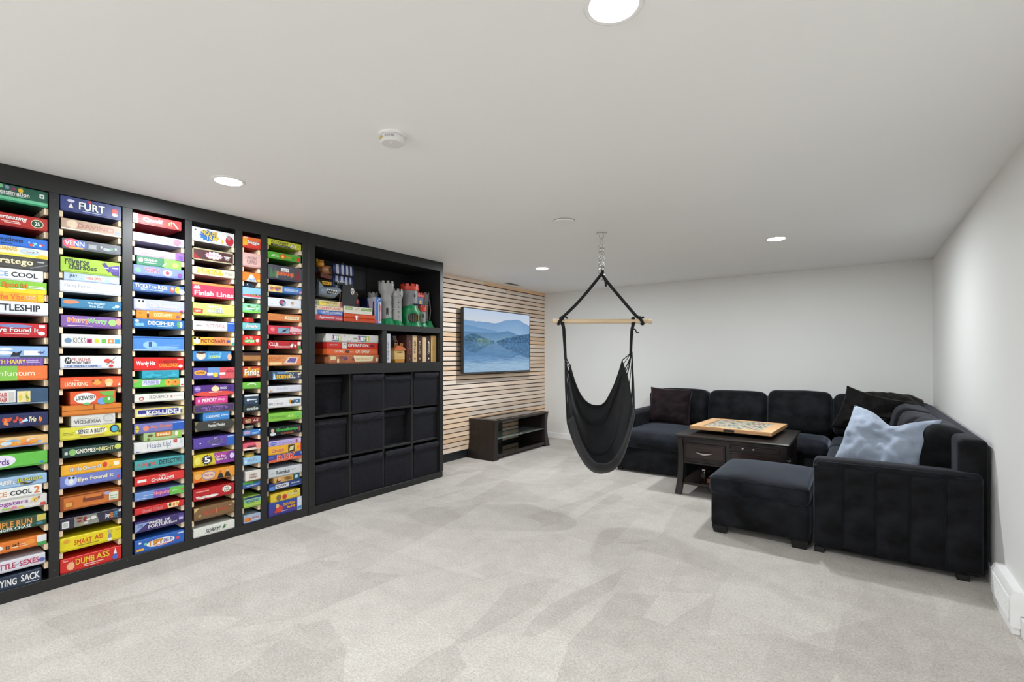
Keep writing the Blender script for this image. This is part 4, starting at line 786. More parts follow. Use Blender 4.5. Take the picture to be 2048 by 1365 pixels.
(4,1.782,1.919,1.8230,1.9050,'#86b6d4','light blue box with red and navy bands',[('r',0,0.1,1,0.34,'#cc5b66'),('r',0.42,0.26,0.98,0.4,'#23344c'),('t','ROAD TRIP',0.7,0.33,0.48,0.1,'#d8c870'),('r',0,0.0,1,0.1,'#b0c8dc')]),
(4,1.782,1.919,1.9520,2.0230,'#de7c2e','orange box with a white peak badge',[('p',[(0.2,0.0),(0.8,0.0),(0.62,0.6),(0.5,0.8),(0.38,0.6)],'#b8c8d8'),('e',0.5,0.56,0.12,0.24,'#e8e4dc'),('t','YETI',0.5,0.2,0.36,0.2,'#3a5a9a'),('r',0.84,0.05,0.98,0.3,'#e8c040')]),
(4,1.782,1.919,2.0640,2.1720,'#d7aca6','dusty pink box with thin black capitals',[('t','UNICORNS',0.5,0.66,0.56,0.22,'#4a3434',None,'n'),('t','& URINALS',0.5,0.4,0.56,0.22,'#4a3434',None,'n'),('r',0.24,0.22,0.76,0.26,'#a07a78')]),
(4,1.782,1.919,2.2110,2.2980,'#d0392e','red and yellow box with white block letters, topmost',[('p',[(0,0.1),(0.3,0.3),(0.3,0.8),(0,0.9)],'#e8a832'),('p',[(0.3,0.6),(1,0.7),(1,1),(0.2,0.9)],'#e06a30'),('t','Boggle',0.6,0.5,0.66,0.36,'#f0f0ec','#4a4a54'),('r',0.05,0.86,0.3,0.94,'#f0d0c0')]),
(5,1.988,2.268,0.0695,0.1810,'#474094','violet blue box with yellow comic letters, lowest',[('r',0,0.6,0.86,1,'#2f4a9a'),('r',0.86,0,1,1,'#d8dce8'),('r',0.87,0.05,0.99,0.3,'#4a8ac0'),('t',"Don't Wake",0.6,0.7,0.36,0.22,'#f0b830','#b0481e'),('t','Buddy',0.66,0.42,0.26,0.22,'#f0b830','#b0481e'),('e',0.3,0.46,0.1,0.26,'#d8482a'),('e',0.24,0.7,0.05,0.16,'#e0b890'),('e',0.2,0.3,0.05,0.1,'#c8482a'),('r',0.36,0.22,0.54,0.27,'#c8b8e0')]),
(5,2.003,2.256,0.1810,0.2500,'#e3c53a','bright lemon box with a red emblem and faint lettering',[('e',0.26,0.45,0.09,0.36,'#8a6a3a'),('e',0.45,0.42,0.08,0.3,'#c83a34'),('t','Treasure',0.72,0.6,0.36,0.3,'#ece6b8','#c0a050'),('art',0.74,0.62,0.98,0.98,['#5a6a2a','#e8e0a0'],64)]),
(5,1.988,2.268,0.2800,0.3340,'#2a417e','navy box with black capitals on a white plate',[('r',0.18,0.16,0.58,0.76,'#e4e6ec'),('t','SORRY!',0.38,0.46,0.34,0.4,'#22222a'),('t','Disney',0.8,0.54,0.26,0.3,'#ececea',None,'i'),('r',0,0,0.16,0.6,'#5a8ac8'),('r',0.62,0.1,0.96,0.2,'#4a7ac0')]),
(5,2.026,2.247,0.3340,0.3830,'#caa15a','short tan box with a dark photo and teal end',[('p',[(0.08,0.1),(0.14,0.9),(0.26,0.7),(0.24,0.1)],'#4a2a20'),('e',0.2,0.6,0.06,0.3,'#e0b090'),('t','VIBES',0.54,0.5,0.3,0.5,'#4a2c20'),('r',0.74,0,1,1,'#2c5662'),('e',0.87,0.5,0.06,0.3,'#b0d8e0')]),
(5,1.985,2.268,0.3830,0.4530,'#cccfd2','silver box with black rounded lettering',[('t','Rummikub',0.42,0.5,0.4,0.44,'#2c3036'),('r',0.68,0.54,0.82,0.6,'#6a6e74'),('r',0.05,0.44,0.14,0.5,'#7a7e84'),('r',0,0,1,0.06,'#a8acb0')]),
(5,1.984,2.268,0.5070,0.5680,'#3c4492','indigo and orange box with large red capitals',[('r',0,0,1,0.34,'#dc6238'),('r',0,0.5,0.14,0.8,'#5a62b8'),('t','RISK',0.52,0.54,0.54,0.66,'#d23a34','#f0c8b0'),('r',0.94,0.6,0.99,0.9,'#7a94d0')]),
(5,1.985,2.262,0.5680,0.6370,'#edb02e','amber box with slanted red lettering and a dark window',[('t','Candela',0.26,0.5,0.36,0.44,'#c8382c','#f0e0a0','i'),('r',0.58,0.1,0.78,0.92,'#3a3426'),('p',[(0.6,0.2),(0.64,0.7),(0.76,0.8),(0.74,0.3)],'#d8d0a0'),('r',0.86,0.3,0.94,0.7,'#e88a3a'),('r',0.97,0,1,1,'#c03a3a')]),
(5,1.988,2.262,0.6370,0.6790,'#c1aede','slim lavender box with a blue oval and pink figures',[('e',0.13,0.5,0.1,0.34,'#5a72c0'),('t','Disney',0.13,0.5,0.14,0.26,'#dfe4f8',None,'i'),('t','Princess',0.5,0.5,0.44,0.44,'#8a80c8','#e0d4f0'),('e',0.85,0.5,0.03,0.4,'#a04a6a'),('e',0.95,0.6,0.03,0.34,'#e8c8d8')]),
(5,1.988,2.260,0.7240,0.7930,'#20282a','black box with dripping green lettering',[('t','Goosebumps',0.55,0.58,0.68,0.5,'#5ac85a','#123a1a'),('t','THE BOARD GAME',0.54,0.16,0.4,0.18,'#d0704a'),('e',0.09,0.6,0.05,0.24,'#d8b0a0'),('e',0.1,0.2,0.09,0.2,'#d0dce0'),('e',0.94,0.5,0.03,0.3,'#8a4a5a')]),
(5,1.984,2.266,0.8400,0.9050,'#86c64c','fresh green box with a thin dark title',[('t','THE CHAMELEON',0.26,0.5,0.46,0.3,'#2f5a2a',None,'n'),('e',0.6,0.5,0.03,0.16,'#c8e880'),('e',0.7,0.5,0.04,0.2,'#a8dc60'),('r',0.8,0.5,0.96,0.8,'#6ac070'),('r',0.84,0.2,0.92,0.3,'#5aaa40')]),
(5,1.979,2.264,0.9500,1.0250,'#dfe0e0','white box with thin grey capitals and blocky blue letters',[('t','FROZEN II',0.23,0.4,0.4,0.28,'#5a626c',None,'n'),('t','ICE',0.87,0.56,0.2,0.36,'#2f6a98','#1a3a5a'),('e',0.66,0.56,0.05,0.22,'#d89a3a'),('e',0.72,0.5,0.05,0.2,'#3a3a3e'),('r',0.16,0.72,0.26,0.77,'#a0a4a8')]),
(5,1.979,2.266,1.0730,1.1270,'#d3d3dc','pearl white box with faint script and a gold fox mark',[('t','Play Cat',0.42,0.54,0.32,0.4,'#a4a6b8',None,'n'),('r',0.64,0.5,0.82,0.56,'#bcbcd0'),('p',[(0.05,0.1),(0.06,0.42),(0.09,0.26),(0.12,0.42),(0.13,0.1)],'#c89a4a')]),
(5,1.979,2.266,1.1760,1.2470,'#3f5a78','slate blue box with bold yellow lettering and pale faces',[('p',[(0.14,0.05),(0.16,0.9),(0.2,0.6),(0.22,0.1)],'#a8d0e8'),('r',0.0,0.0,0.12,1,'#2a3038'),('t','scene',0.42,0.36,0.36,0.42,'#f0bc2c','#2a2a2a'),('t','it?',0.68,0.46,0.14,0.6,'#ececea','#2a2a2a','i'),('r',0.26,0.7,0.6,0.9,'#7a9ac0'),('art',0.72,0.1,1,0.95,['#e0d0c0','#2c2a2c','#b8a898','#4a4a50'],63),('r',0.5,0.86,1,1,'#c8b078')]),
(5,1.979,2.263,1.2920,1.3800,'#d6905a','tan brick box with a violet picture panel',[('brick',0,0.2,0.5,0.95,'#b8683a'),('r',0.04,0.1,0.4,0.3,'#e8c890'),('t','BAZAAR',0.2,0.62,0.34,0.3,'#c0603a'),('p',[(0.46,0.2),(0.6,0.8),(0.92,0.76),(0.84,0.16)],'#e0c8c0'),('p',[(0.54,0.3),(0.64,0.72),(0.86,0.68),(0.8,0.26)],'#6a5a90'),('e',0.92,0.4,0.05,0.3,'#e07a50')]),
(5,1.980,2.263,1.4310,1.4960,'#b3232b','crimson box with white capitals and black and white faces',[('t','CLUE',0.16,0.56,0.26,0.4,'#ececea'),('t','MASTER DETECTIVE',0.42,0.24,0.44,0.2,'#f0c8c8'),('art',0.64,0.1,0.86,0.95,['#e8e0d8','#2a2422','#c8b0a0','#f4f0ec'],62),('r',0.88,0.45,0.98,0.92,'#e0e0dc'),('r',0.88,0.04,0.99,0.36,'#2a8a4a')]),
(5,1.979,2.266,1.5480,1.6190,'#c53a4a','rose red box with an eagle picture',[('r',0.26,0.1,0.62,0.8,'#5a6a80'),('r',0.28,0.14,0.6,0.72,'#7a9ab0'),('p',[(0.36,0.2),(0.44,0.5),(0.58,0.7),(0.5,0.36)],'#2a3440'),('p',[(0.62,0.3),(0.66,0.95),(1,0.7),(1,0.4)],'#d8b0b8'),('t','Eagle 1776',0.84,0.18,0.28,0.2,'#ececea'),('e',0.12,0.55,0.06,0.22,'#e07a84')]),
(5,1.980,2.265,1.6590,1.7160,'#d0824a','brick patterned orange box with a cream scroll',[('brick',0,0,1,1,'#b05a30'),('p',[(0.48,0.3),(0.5,0.76),(0.94,0.72),(0.92,0.24)],'#efdcb8'),('t','BRICKS',0.71,0.5,0.34,0.26,'#a0704a')]),
(5,1.980,2.263,1.7710,1.8460,'#d7d9e0','white box with a dark round crest and a tiny gold mark',[('e',0.42,0.5,0.1,0.36,'#4a4a64'),('e',0.4,0.56,0.05,0.2,'#b84a5a'),('e',0.46,0.42,0.04,0.18,'#8aa0c8'),('r',0.68,0.42,0.76,0.7,'#b0a060'),('r',0.06,0.3,0.14,0.36,'#b8bac4')]),
(5,1.980,2.265,1.8910,1.9460,'#4474b8','blue box with a tan cartoon panel at one end',[('r',0,0,0.4,1,'#d8b878'),('art',0.02,0.06,0.4,0.94,['#e8a03a','#8a6a9a','#e8d8a0','#c87a4a'],61),('t','MONSTER',0.22,0.6,0.28,0.3,'#a05a2a'),('r',0.46,0.3,0.88,0.66,'#b8cce4'),('t','ADVENTURES',0.67,0.48,0.36,0.22,'#5a7ab0'),('e',0.95,0.3,0.04,0.2,'#d88a9a')]),
(5,1.980,2.265,1.9960,2.1120,'#4a4a54','dark grey jungle box with red glowing capitals',[('p',[(0.02,0.1),(0.06,0.95),(0.14,0.3),(0.2,0.9),(0.24,0.2)],'#4a6a4a'),('p',[(0.2,0.1),(0.24,0.7),(0.28,0.1)],'#6a8a6a'),('r',0.36,0.6,0.6,0.84,'#e0e0e0'),('t','GAME OF',0.48,0.72,0.2,0.1,'#3a3a3a'),('t','JUMANJI',0.48,0.4,0.5,0.28,'#d8402a','#e0a060'),('p',[(0.76,0.1),(0.8,0.9),(0.84,0.4),(0.9,0.95),(0.96,0.1)],'#7a2a34')]),
(5,1.976,2.258,2.1620,2.2170,'#4f9f33','green box with a red and yellow emblem and a red apple',[('e',0.44,0.5,0.08,0.38,'#d8482a'),('e',0.44,0.46,0.04,0.2,'#e8c83a'),('r',0.14,0.54,0.3,0.62,'#d8f0c8'),('r',0.1,0.34,0.32,0.42,'#d8f0c8'),('t','zest',0.62,0.5,0.16,0.3,'#c88a2a'),('e',0.93,0.4,0.06,0.36,'#d03a2a'),('r',0.76,0.3,0.78,0.6,'#2a5a1a')]),
(5,1.974,2.263,2.2670,2.3190,'#c9cc3e','yellow and black box with navy initials, topmost',[('p',[(0.1,0),(0.1,0.3),(0.6,0.3),(0.7,0)],'#2a2c30'),('t','PICTIONARY',0.36,0.6,0.5,0.4,'#4a4c2a'),('r',0.82,0.05,0.83,1,'#2a2c30'),('t','AI',0.74,0.42,0.18,0.5,'#ececea','#2a3a7a'),('e',0.91,0.5,0.015,0.12,'#3a3a20'),('r',0.16,0.1,0.6,0.16,'#b8b8a0')]),
]
SUF = ['in cut-off column', 'in first full column', 'in second full column', 'in third full column', 'in narrow column', 'in last column']
# other printed toys and games further down add their lettering here too
EXTRA = []
def collect(elems):
    for e in elems:
        if e[0] == 't': want(*text_keys(e)[1])
for g in GAMES: collect(g[7])
PRINT_CANDY = [('t', 'CANDYLAND', .54, .52, .76, .5, '#d8567a', '#f0e0c8'), ('r', 0, 0, .09, 1, '#e8d8d0'), ('e', .05, .6, .02, .14, '#b0405a')]
PRINT_CHUTES = [('r', 0, 0, .1, 1, '#e4e4ea'), ('e', .17, .6, .05, .34, '#4a78c8'), ('t', 'CHUTES and LADDERS', .6, .58, .72, .4, '#f0f0f4'), ('r', .26, .16, .96, .26, '#a8c0e8')]
PRINT_AGG = [('r', 0, 0, .08, 1, '#d84a5a'), ('t', 'Aggravation', .42, .52, .54, .56, '#f4e8ea', '#a01a30', 'i'), ('r', .74, .52, .96, .6, '#f0c8d0'), ('r', .74, .34, .98, .42, '#f0c8d0')]
PRINT_FAM = [('r', 0, 0, .1, 1, '#b8b0b0'), ('art', 0, .05, .12, .95, ['#3a2a3a', '#e8e0e0', '#8a4a6a'], 71), ('r', .12, 0, .16, 1, '#8a9a3a'), ('e', .3, .4, .12, .3, '#f0d84a'), ('t', 'FAMILY LIFE', .54, .66, .6, .36, '#b89a4a', None, 'i'), ('r', .4, .2, .9, .3, '#e0d8b8'), ('r', .92, 0, 1, 1, '#a8485a')]
PRINT_PUZZ = [('r', 0, 0, 1, 1, '#e4e0d4'), ('r', .02, .5, .28, .94, '#7a9a4a'), ('r', .04, .66, .26, .76, '#c8d8a8'), ('p', [(.34, .5), (.5, .95), (.56, .95), (.42, .5)], '#d8b890'), ('r', .6, .5, .98, .86, '#6a9a3a'), ('r', .64, .64, .94, .72, '#b8d090')]
PRINT_SPINE = [('p', [(.05, 0), (.95, 0), (.95, 1), (.05, 1)], '#3f70b8'), ('r', .45, .04, .95, .82, '#dfe2ec'), ('p', [(.1, .75), (.5, .95), (.9, .97), (.5, .9)], '#dfe6f4'), ('e', .7, .6, .14, .18, '#d04a5a'), ('r', .62, .1, .8, .46, '#c86a78'), ('r', .05, .05, .4, .16, '#c8506a')]
PRINT_SIDE = [('r', 0, 0, .44, 1, '#b9b4c4'), ('r', .46, .1, 1, 1, '#1d2c56'), ('p', [(.3, .3), (.42, .9), (.5, .9), (.44, .3)], '#5a3a5a'), ('r', .08, .2, .16, .85, '#5a2a4a'), ('e', .66, .55, .14, .2, '#2e4a86')]
PRINT_LIFE = [('r', .0, 0, 1, .06, '#a8a8a4'), ('r', .14, .16, .32, .84, '#8a2a6a'), ('t', 'LIFE', .24, .5, .16, .5, '#e0e0dc'), ('t', 'LIFE', .7, .5, .18, .56, '#f0f0ec'), ('t', 'THE GAME OF', .52, .5, .07, .3, '#4a4a4a')]
PRINT_LIFE = [('r', 0, 0, 1, .06, '#a8a8a4')] + [q for k, c in enumerate(['#a03a8a', '#3a5aa8', '#3a9a8a', '#c8b83a']) for q in (
    ('r', .585+k*.055, .14, .638+k*.055, .86, c), ('t', 'LIFE'[k], .611+k*.055, .5, .034, .5, '#f0f0ec'), ('r', .10+k*.04, .14, .138+k*.04, .86, c), ('t', 'LIFE'[k], .119+k*.04, .5, .026, .5, '#f0f0ec'))] + [
    ('t', 'THE GAME OF', .53, .5, .07, .18, '#4a4a4a'), ('e', .33, .76, .008, .06, '#3a3a3a'), ('e', .97, .2, .008, .06, '#3a3a3a'), ('r', .36, .2, .46, .24, '#a0a0a0')]
PRINT_OPER = [('r', .28, .04, .365, .96, '#dcd8d0'), ('r', .3, .6, .35, .8, '#a09a94'), ('t', 'OPERATION', .59, .56, .4, .44, '#f2ece8', '#7a1a1a'), ('e', .87, .5, .04, .2, '#6a1418'), ('t', 'OPERATION', .12, .56, .14, .2, '#f0c0b8')]
PRINT_CAT = [('t', 'CAT-OPOLY', .68, .5, .28, .44, '#f6f0e0', '#8a3a1a'), ('t', 'CAT-OPOLY', .23, .5, .18, .32, '#f4e8d8'), ('e', .38, .5, .04, .26, '#5a3a34'), ('r', .42, .4, .5, .5, '#f0d0b0'), ('r', .84, .44, .97, .5, '#f0d0b0')]
PRINT_BRICKS = [('brick', 0, 0, 1, 1, '#a8583a'), ('art', .12, .1, .48, .95, ['#c88a5a', '#8a4a4a', '#a86a4a', '#6a4a6a'], 72), ('r', .02, .4, .12, .8, '#e0d0a0'), ('p', [(.46, .9), (.88, .86), (.86, .2), (.5, .16)], '#ecdcb4'), ('t', 'HOUSEOPOLY', .67, .5, .3, .3, '#c8a878'), ('e', .955, .4, .03, .26, '#e8d8c0'), ('r', .14, .05, .18, .5, '#e8d8a8')]
PRINT_TALL = [('t', 'SEQUENCE', .5, .5, .5, .9, '#3a3c48', None, 'n')]
BOOKS = [('dark mahogany game book box stamped with a red title', '#4a2620', 'Clue', '#a85a48'), ('cream game book box with a thin black script title', '#ddbf92', 'Risk', '#3a3228'),
         ('chestnut brown game book box with a gold script title', '#42241c', 'Sorry', '#d8b890'), ('untitled narrow cream game book box', '#e2c49a', None, None),
         ('dark brown game book box with a white slanted title', '#3a2018', 'Yahtzee', '#ece0d0'), ('wide pale maple game book box with an oval stamp', '#d8b06c', None, None)]
for P_ in (PRINT_CANDY, PRINT_CHUTES, PRINT_AGG, PRINT_FAM, PRINT_LIFE, PRINT_OPER, PRINT_CAT, PRINT_BRICKS): collect(P_)
for b in BOOKS:
    if b[2]: want(b[2], 0.3)
for s in ('SEQUENCE',): want(s, 0.0)
bake_texts()

def game_box(y0, y1, z0, z1, depth, base, elems, label, group, front=SF, name='board_game_box', cat='game box'):
    """lid over a tray with the print on the short end that faces the room"""
    w, h = y1-y0, z1-z0
    t = empty(name, (front, (y0+y1)/2, z0+0.0004), label, cat, group)
    c = lin(base); dk = tuple(x*0.75 for x in c)
    lidz = h*0.1
    MB().box(-depth, 0, -w/2, w/2, lidz, h-0.0004, 0.0012, c).build('lid', M_PRINT, t)
    MB().box(-depth+0.0015, -0.0015, -w/2+0.0015, w/2-0.0015, 0, lidz, 0.0004, dk).build('tray', M_PRINT, t)
    def place(x, y, k): return (k*STEP+0.0001, -w/2+0.001+x*(w-0.002)/w, lidz*0.0+y*(1-0.0)*0.995+0.0008)
    printed(elems, w, h, place, 'lettering', t)
    return t

occ = {}
rr = random.Random(11)
for g in GAMES: occ.setdefault(g[0], []).append(g)
RW, RH = 0.0185, 0.037
for g in GAMES:
    ci, y0, y1, z0, z1, base, look_, el = g
    dep = rr.uniform(0.24, 0.31)
    game_box(y0, y1, z0, z1, dep, base, el, look_+' '+SUF[ci], 'boxed games on the black shelf', front=-3.838+rr.uniform(-0.004, 0.004))
    a, b = COLY[ci]
    for s, (ra, rb) in ((0, (a, a+RW)), (1, (b-RW, b))):
        hit = False
        for q in occ[ci]:
            if q is g: continue
            if q[1] < rb+0.0003 and q[2] > ra-0.0003 and q[4] > z0-RH-0.0006 and q[3] < z0-0.0015: hit = True
        if z0-RH < 0.069: hit = True
        if (y0 > rb) if s == 0 else (y1 < ra): hit = True
        if not hit:
            o = MB().box(0, 0.42, 0, RW, 0, RH, 0.002).build('runner', M_PINE, gs)
            o.location = (-3.845-0.42+rr.uniform(-0.003, 0.0), ra, z0-RH-0.0005)
# wind-up discs and tins that sit between boxes of the narrow column
def puck(y, z, r, h, hexc, rim, label, dome=False):
    t = empty('game_tin', (-3.88, y, z+0.0005), label, 'tin', 'tins in the narrow column')
    prof = [(r*0.96, 0), (r, h*0.12), (r, h*0.5), (r*0.9, h*0.8), (r*0.6, h), (0, h)] if dome else [(r*0.97, 0), (r, h*0.06), (r, h*0.72)]
    MB().lathe(prof, n=28, col=hexc).build('tin_body', M_GLOSS, t)
    if not dome: MB().lathe([(r*1.03, h*0.6), (r*1.03, h*0.97), (r*0.95, h), (0, h)], n=28, col=rim).build('tin_lid', M_GLOSS, t)
    else: MB().lathe([(r*1.04, 0), (r*1.04, h*0.16), (r, h*0.18)], n=28, col=rim).build('tin_rim', M_GLOSS, t)
M_GLOSS = attr_mat('glossy tin', 0.15)
def top_of(ci, frag):
    for g in GAMES:
        if g[0] == ci and frag in g[6]: return g[4]
puck(1.842, top_of(4, 'light blue box with red and navy'), 0.044, 0.042, '#1c2c40', '#0f1822', 'dark blue domed tin under the orange badge box in narrow column', True)
puck(1.842, top_of(4, 'aqua box'), 0.044, 0.042, '#b02a20', '#2a2020', 'red domed tin on the aqua script box in narrow column', True)
puck(1.842, top_of(4, 'slim azure blue box'), 0.040, 0.034, '#5a5a54', '#8a8a84', 'small grey round tin on the slim azure box in narrow column')
puck(1.846, top_of(4, 'baby blue box'), 0.040, 0.036, '#c8b04a', '#6a5a30', 'small yellow round tin on the baby blue box in narrow column')

# ---------------------------------------------------------------- boxes on the toy shelves
ZS, ZM = 1.6906, 1.3046
XT = -3.862
G1 = 'boxed games stacked on the top toy shelf'
game_box(2.398, 2.683, ZS, 1.739, 0.24, '#c9434f', PRINT_AGG, 'rose red long game box at the bottom of the top shelf stack', G1, XT)
game_box(2.398, 2.683, 1.739, 1.781, 0.24, '#2f62b4', PRINT_CHUTES, 'royal blue long game box with white capitals under the cream one', G1, XT)
game_box(2.396, 2.685, 1.781, 1.819, 0.24, '#e6d3b4', PRINT_CANDY, 'cream long game box with pink bubble capitals', G1, XT)
game_box(2.398, 2.675, 1.819, 1.868, 0.23, '#e0d49a', PRINT_FAM, 'pale yellow long game box under the grey shark head', G1, XT)
ob = empty('carry_case', (XT, 2.875, ZS), 'orange red flat plastic carry case with a wire latch', 'case')
MB().box(-0.2, 0, -0.178, 0.178, 0.0, 0.04, 0.006, '#d24a1c').build('case_base', M_PLASTIC, ob)
MB().box(-0.2, 0.001, -0.178, 0.178, 0.0405, 0.081, 0.006, '#d8501f').build('case_lid', M_PLASTIC, ob)
m = MB(); m.tube([(0.004, -0.052, 0.06), (0.008, -0.05, 0.02), (0.008, -0.038, 0.016), (0.004, -0.03, 0.055)], 0.0022, 6); m.box(0, 0.005, -0.055, -0.028, 0.05, 0.064, 0.001)
m.build('latch', M_CHROME, ob)
game_box(2.70, 3.012, 1.7715, 1.838, 0.2, '#e2ded2', PRINT_PUZZ, 'white and green game box on the orange carry case', G1, XT)
# upright box: spine to the room, side to the neighbours
t = empty('board_game_box', (XT, 3.092, ZS), 'blue and white game box standing upright beside the grey castle', 'game box', G1)
MB().box(-0.27, 0, -0.036, 0.036, 0.0, 0.264, 0.0015, '#dcdce6').build('card_box', M_PRINT, t)
printed(PRINT_SPINE, 0.072, 0.264, lambda x, y, k: (k*STEP, -0.036+x, y), 'lettering', t)
printed(PRINT_SIDE, 0.27, 0.264, lambda x, y, k: (-x, -0.036-k*STEP, y), 'lettering', t)

G2 = 'boxed games stacked on the second toy shelf'
XG = -3.88
game_box(2.555, 3.108, ZM, 1.384, 0.28, '#c0704a', PRINT_BRICKS, 'brick patterned game box with a cream scroll, bottom of its stack', G2, XG)
game_box(2.53, 3.098, 1.384, 1.441, 0.27, '#dd5f28', PRINT_CAT, 'orange long game box with white capitals under the red one', G2, XG)
game_box(2.53, 3.10, 1.441, 1.499, 0.27, '#c9271f', PRINT_OPER, 'bright red game box with carnival lettering and white tab', G2, XG)
game_box(2.523, 3.104, 1.499, 1.576, 0.27, '#dbdad6', PRINT_LIFE, 'white game box with rainbow squares on top of its stack', G2, XG)
t = empty('board_game_box', (-3.842, 3.2, ZM), 'white slim game box standing upright with vertical black capitals', 'game box', 'upright game boxes')
MB().box(-0.26, 0, -0.0255, 0.0255, 0, 0.292, 0.0015, '#d5d9e2').build('card_box', M_PRINT, t)
# rotated lettering on the narrow spine
vs, fs = TEXTS[('SEQUENCE', 0.0)]
bx = [min(v[0] for v in vs), max(v[0] for v in vs)]; by = [min(v[1] for v in vs), max(v[1] for v in vs)]
MB().add([(0.0006, 0.018-0.02*(v[1]-by[0])/(by[1]-by[0])-0.012, 0.03+0.18*(1-(v[0]-bx[0])/(bx[1]-bx[0]))) for v in vs], fs, '#33343c').build('lettering', M_PRINT, t, smooth=0, fix=False)

# bookcase games
ys = [3.478, 3.560, 3.628, 3.700, 3.764, 3.834, 3.918]
hs = [0.293, 0.29, 0.292, 0.282, 0.29, 0.296]
for k, (lab, col, word, wc) in enumerate(BOOKS):
    w = ys[k+1]-ys[k]-0.003
    t = empty('game_book', (XG-0.002, ys[k]+w/2, ZM), lab, 'game box', 'upright game boxes')
    m = MB(); h = hs[k]
    m.box(-0.27, 0, -w/2, w/2, 0, h, 0.003, col); m.build('wooden_case', M_PRINT, t)
    c2 = tuple(min(1, x*1.35) for x in lin(col))
    m = MB()
    for z in (0.02, h-0.034):
        m.box(0, 0.0012, -w/2+0.002, w/2-0.002, z, z+0.004, 0, c2); m.box(0, 0.0012, -w/2+0.002, w/2-0.002, z+0.009, z+0.011, 0, c2)
    m.build('raised_band', M_PRINT, t)
    m = MB()
    if word:
        vs, fs = TEXTS[(word, 0.3)]
        bx = [min(v[0] for v in vs), max(v[0] for v in vs)]; by = [min(v[1] for v in vs), max(v[1] for v in vs)]
        L = 0.13; Hh = w*0.5
        m.add([(0.0008, Hh*(0.5-(v[1]-by[0])/(by[1]-by[0])), 0.085+L*(v[0]-bx[0])/(bx[1]-bx[0])) for v in vs] if k % 2 == 0 or k == 4 else
              [(0.0008, -Hh*(0.5-(v[1]-by[0])/(by[1]-by[0])), 0.085+L*(1-(v[0]-bx[0])/(bx[1]-bx[0]))) for v in vs], fs, wc)
        for z in (0.04, h-0.07): m.add([(0.0009, 0.009*math.cos(2*PI*q/12), z+0.012*math.sin(2*PI*q/12)) for q in range(12)], [tuple(range(12))], wc)
    else:
        for r0 in (0.03, 0.022) if k == 5 else (0.004,):
            m.add([(0.0008+0.0002*(r0 < .03), r0*0.6*math.cos(2*PI*q/20), h*0.52+r0*math.sin(2*PI*q/20)) for q in range(20)], [tuple(range(20))], '#b88a40' if r0 > .025 else col)
    m.build('lettering', M_PRINT, t, smooth=0, fix=False)

# wooden ark toy
ak = empty('toy_ark', (-3.885, 3.385, ZM), 'tan plastic toy cabin with an orange roof and four small windows', 'toy')
m = MB(); m.prism([(-0.06, 0), (0.06, 0), (0.066, 0.032), (-0.066, 0.032)], 'X', -0.12, 0, '#c98a2a'); m.build('hull', M_PLASTIC, ak)
m = MB(); m.box(-0.115, -0.003, -0.068, 0.068, 0.032, 0.128, 0.002, '#dcb672'); m.build('cabin', M_PLASTIC, ak)
for k in range(5): MB().box(-0.116, -0.0015, -0.0685, 0.0685, 0.036+k*0.011, 0.045+k*0.011, 0.0012, '#e0bb78').build('plank', M_PLASTIC, ak)
for k in range(4): MB().box(-0.004, -0.0012, -0.032+k*0.019, -0.019+k*0.019, 0.1, 0.114, 0.0005, '#2a2018').build('window', M_PLASTIC, ak)
m = MB(); m.grid([[(x, y, z) for x in (-0.125, 0.006)] for y, z in ((-0.078, 0.128), (-0.066, 0.152), (-0.03, 0.16), (0.04, 0.16), (0.066, 0.152), (0.078, 0.128))], '#d2703a')
m.add([(0.006, -0.078, 0.128), (0.006, -0.066, 0.152), (0.006, -0.03, 0.16), (0.006, 0.04, 0.16), (0.006, 0.066, 0.152), (0.006, 0.078, 0.128)], [(0, 1, 2, 3, 4, 5)], '#d2703a')
m.box(-0.06, -0.01, -0.035, 0.03, 0.158, 0.176, 0.003, '#cf6c36'); m.build('roof', M_PLASTIC, ak, fix=False)
m = MB()
m.tube([(-0.02, -0.066, 0.255), (-0.02, -0.05, 0.262), (-0.02, -0.012, 0.212)], 0.004, 6, col='#8a4a2a')
m.tube([(-0.02, -0.066, 0.255), (-0.02, -0.07, 0.235)], 0.004, 6, col='#8a4a2a'); m.build('ramp_arm', M_PLASTIC, ak)
for (y, z1) in ((-0.055, 0.2), (0.02, 0.198)):
    m = MB()
    for k in range(4): m.box(-0.024, -0.016, y+k*0.011, y+k*0.011+0.004, 0.15, z1, 0.001, '#b8844a')
    m.box(-0.025, -0.015, y-0.002, y+0.04, z1-0.004, z1+0.002, 0.001, '#b8844a'); m.build('railing', M_PLASTIC, ak)
gp = empty('picture_card', (-4.03, 3.405, ZM), 'grey and black picture game box standing behind the tan toy cabin', 'game box', 'upright game boxes')
MB().box(-0.05, 0, -0.06, 0.06, 0, 0.285, 0.002, '#8f8fa6').build('card_box', M_PRINT, gp)
printed([('p', [(0, 1), (.55, 1), (1, .55), (.7, .5), (.8, .35), (0, .3)], '#1c1a1e'), ('p', [(.6, .5), (.8, .7), (.75, .55), (.95, .5), (.78, .42)], '#c8c8d8'), ('r', .66, .86, .94, .9, '#5a5a70')],
        0.12, 0.285, lambda x, y, k: (k*STEP, -0.06+x, y), 'lettering', gp)

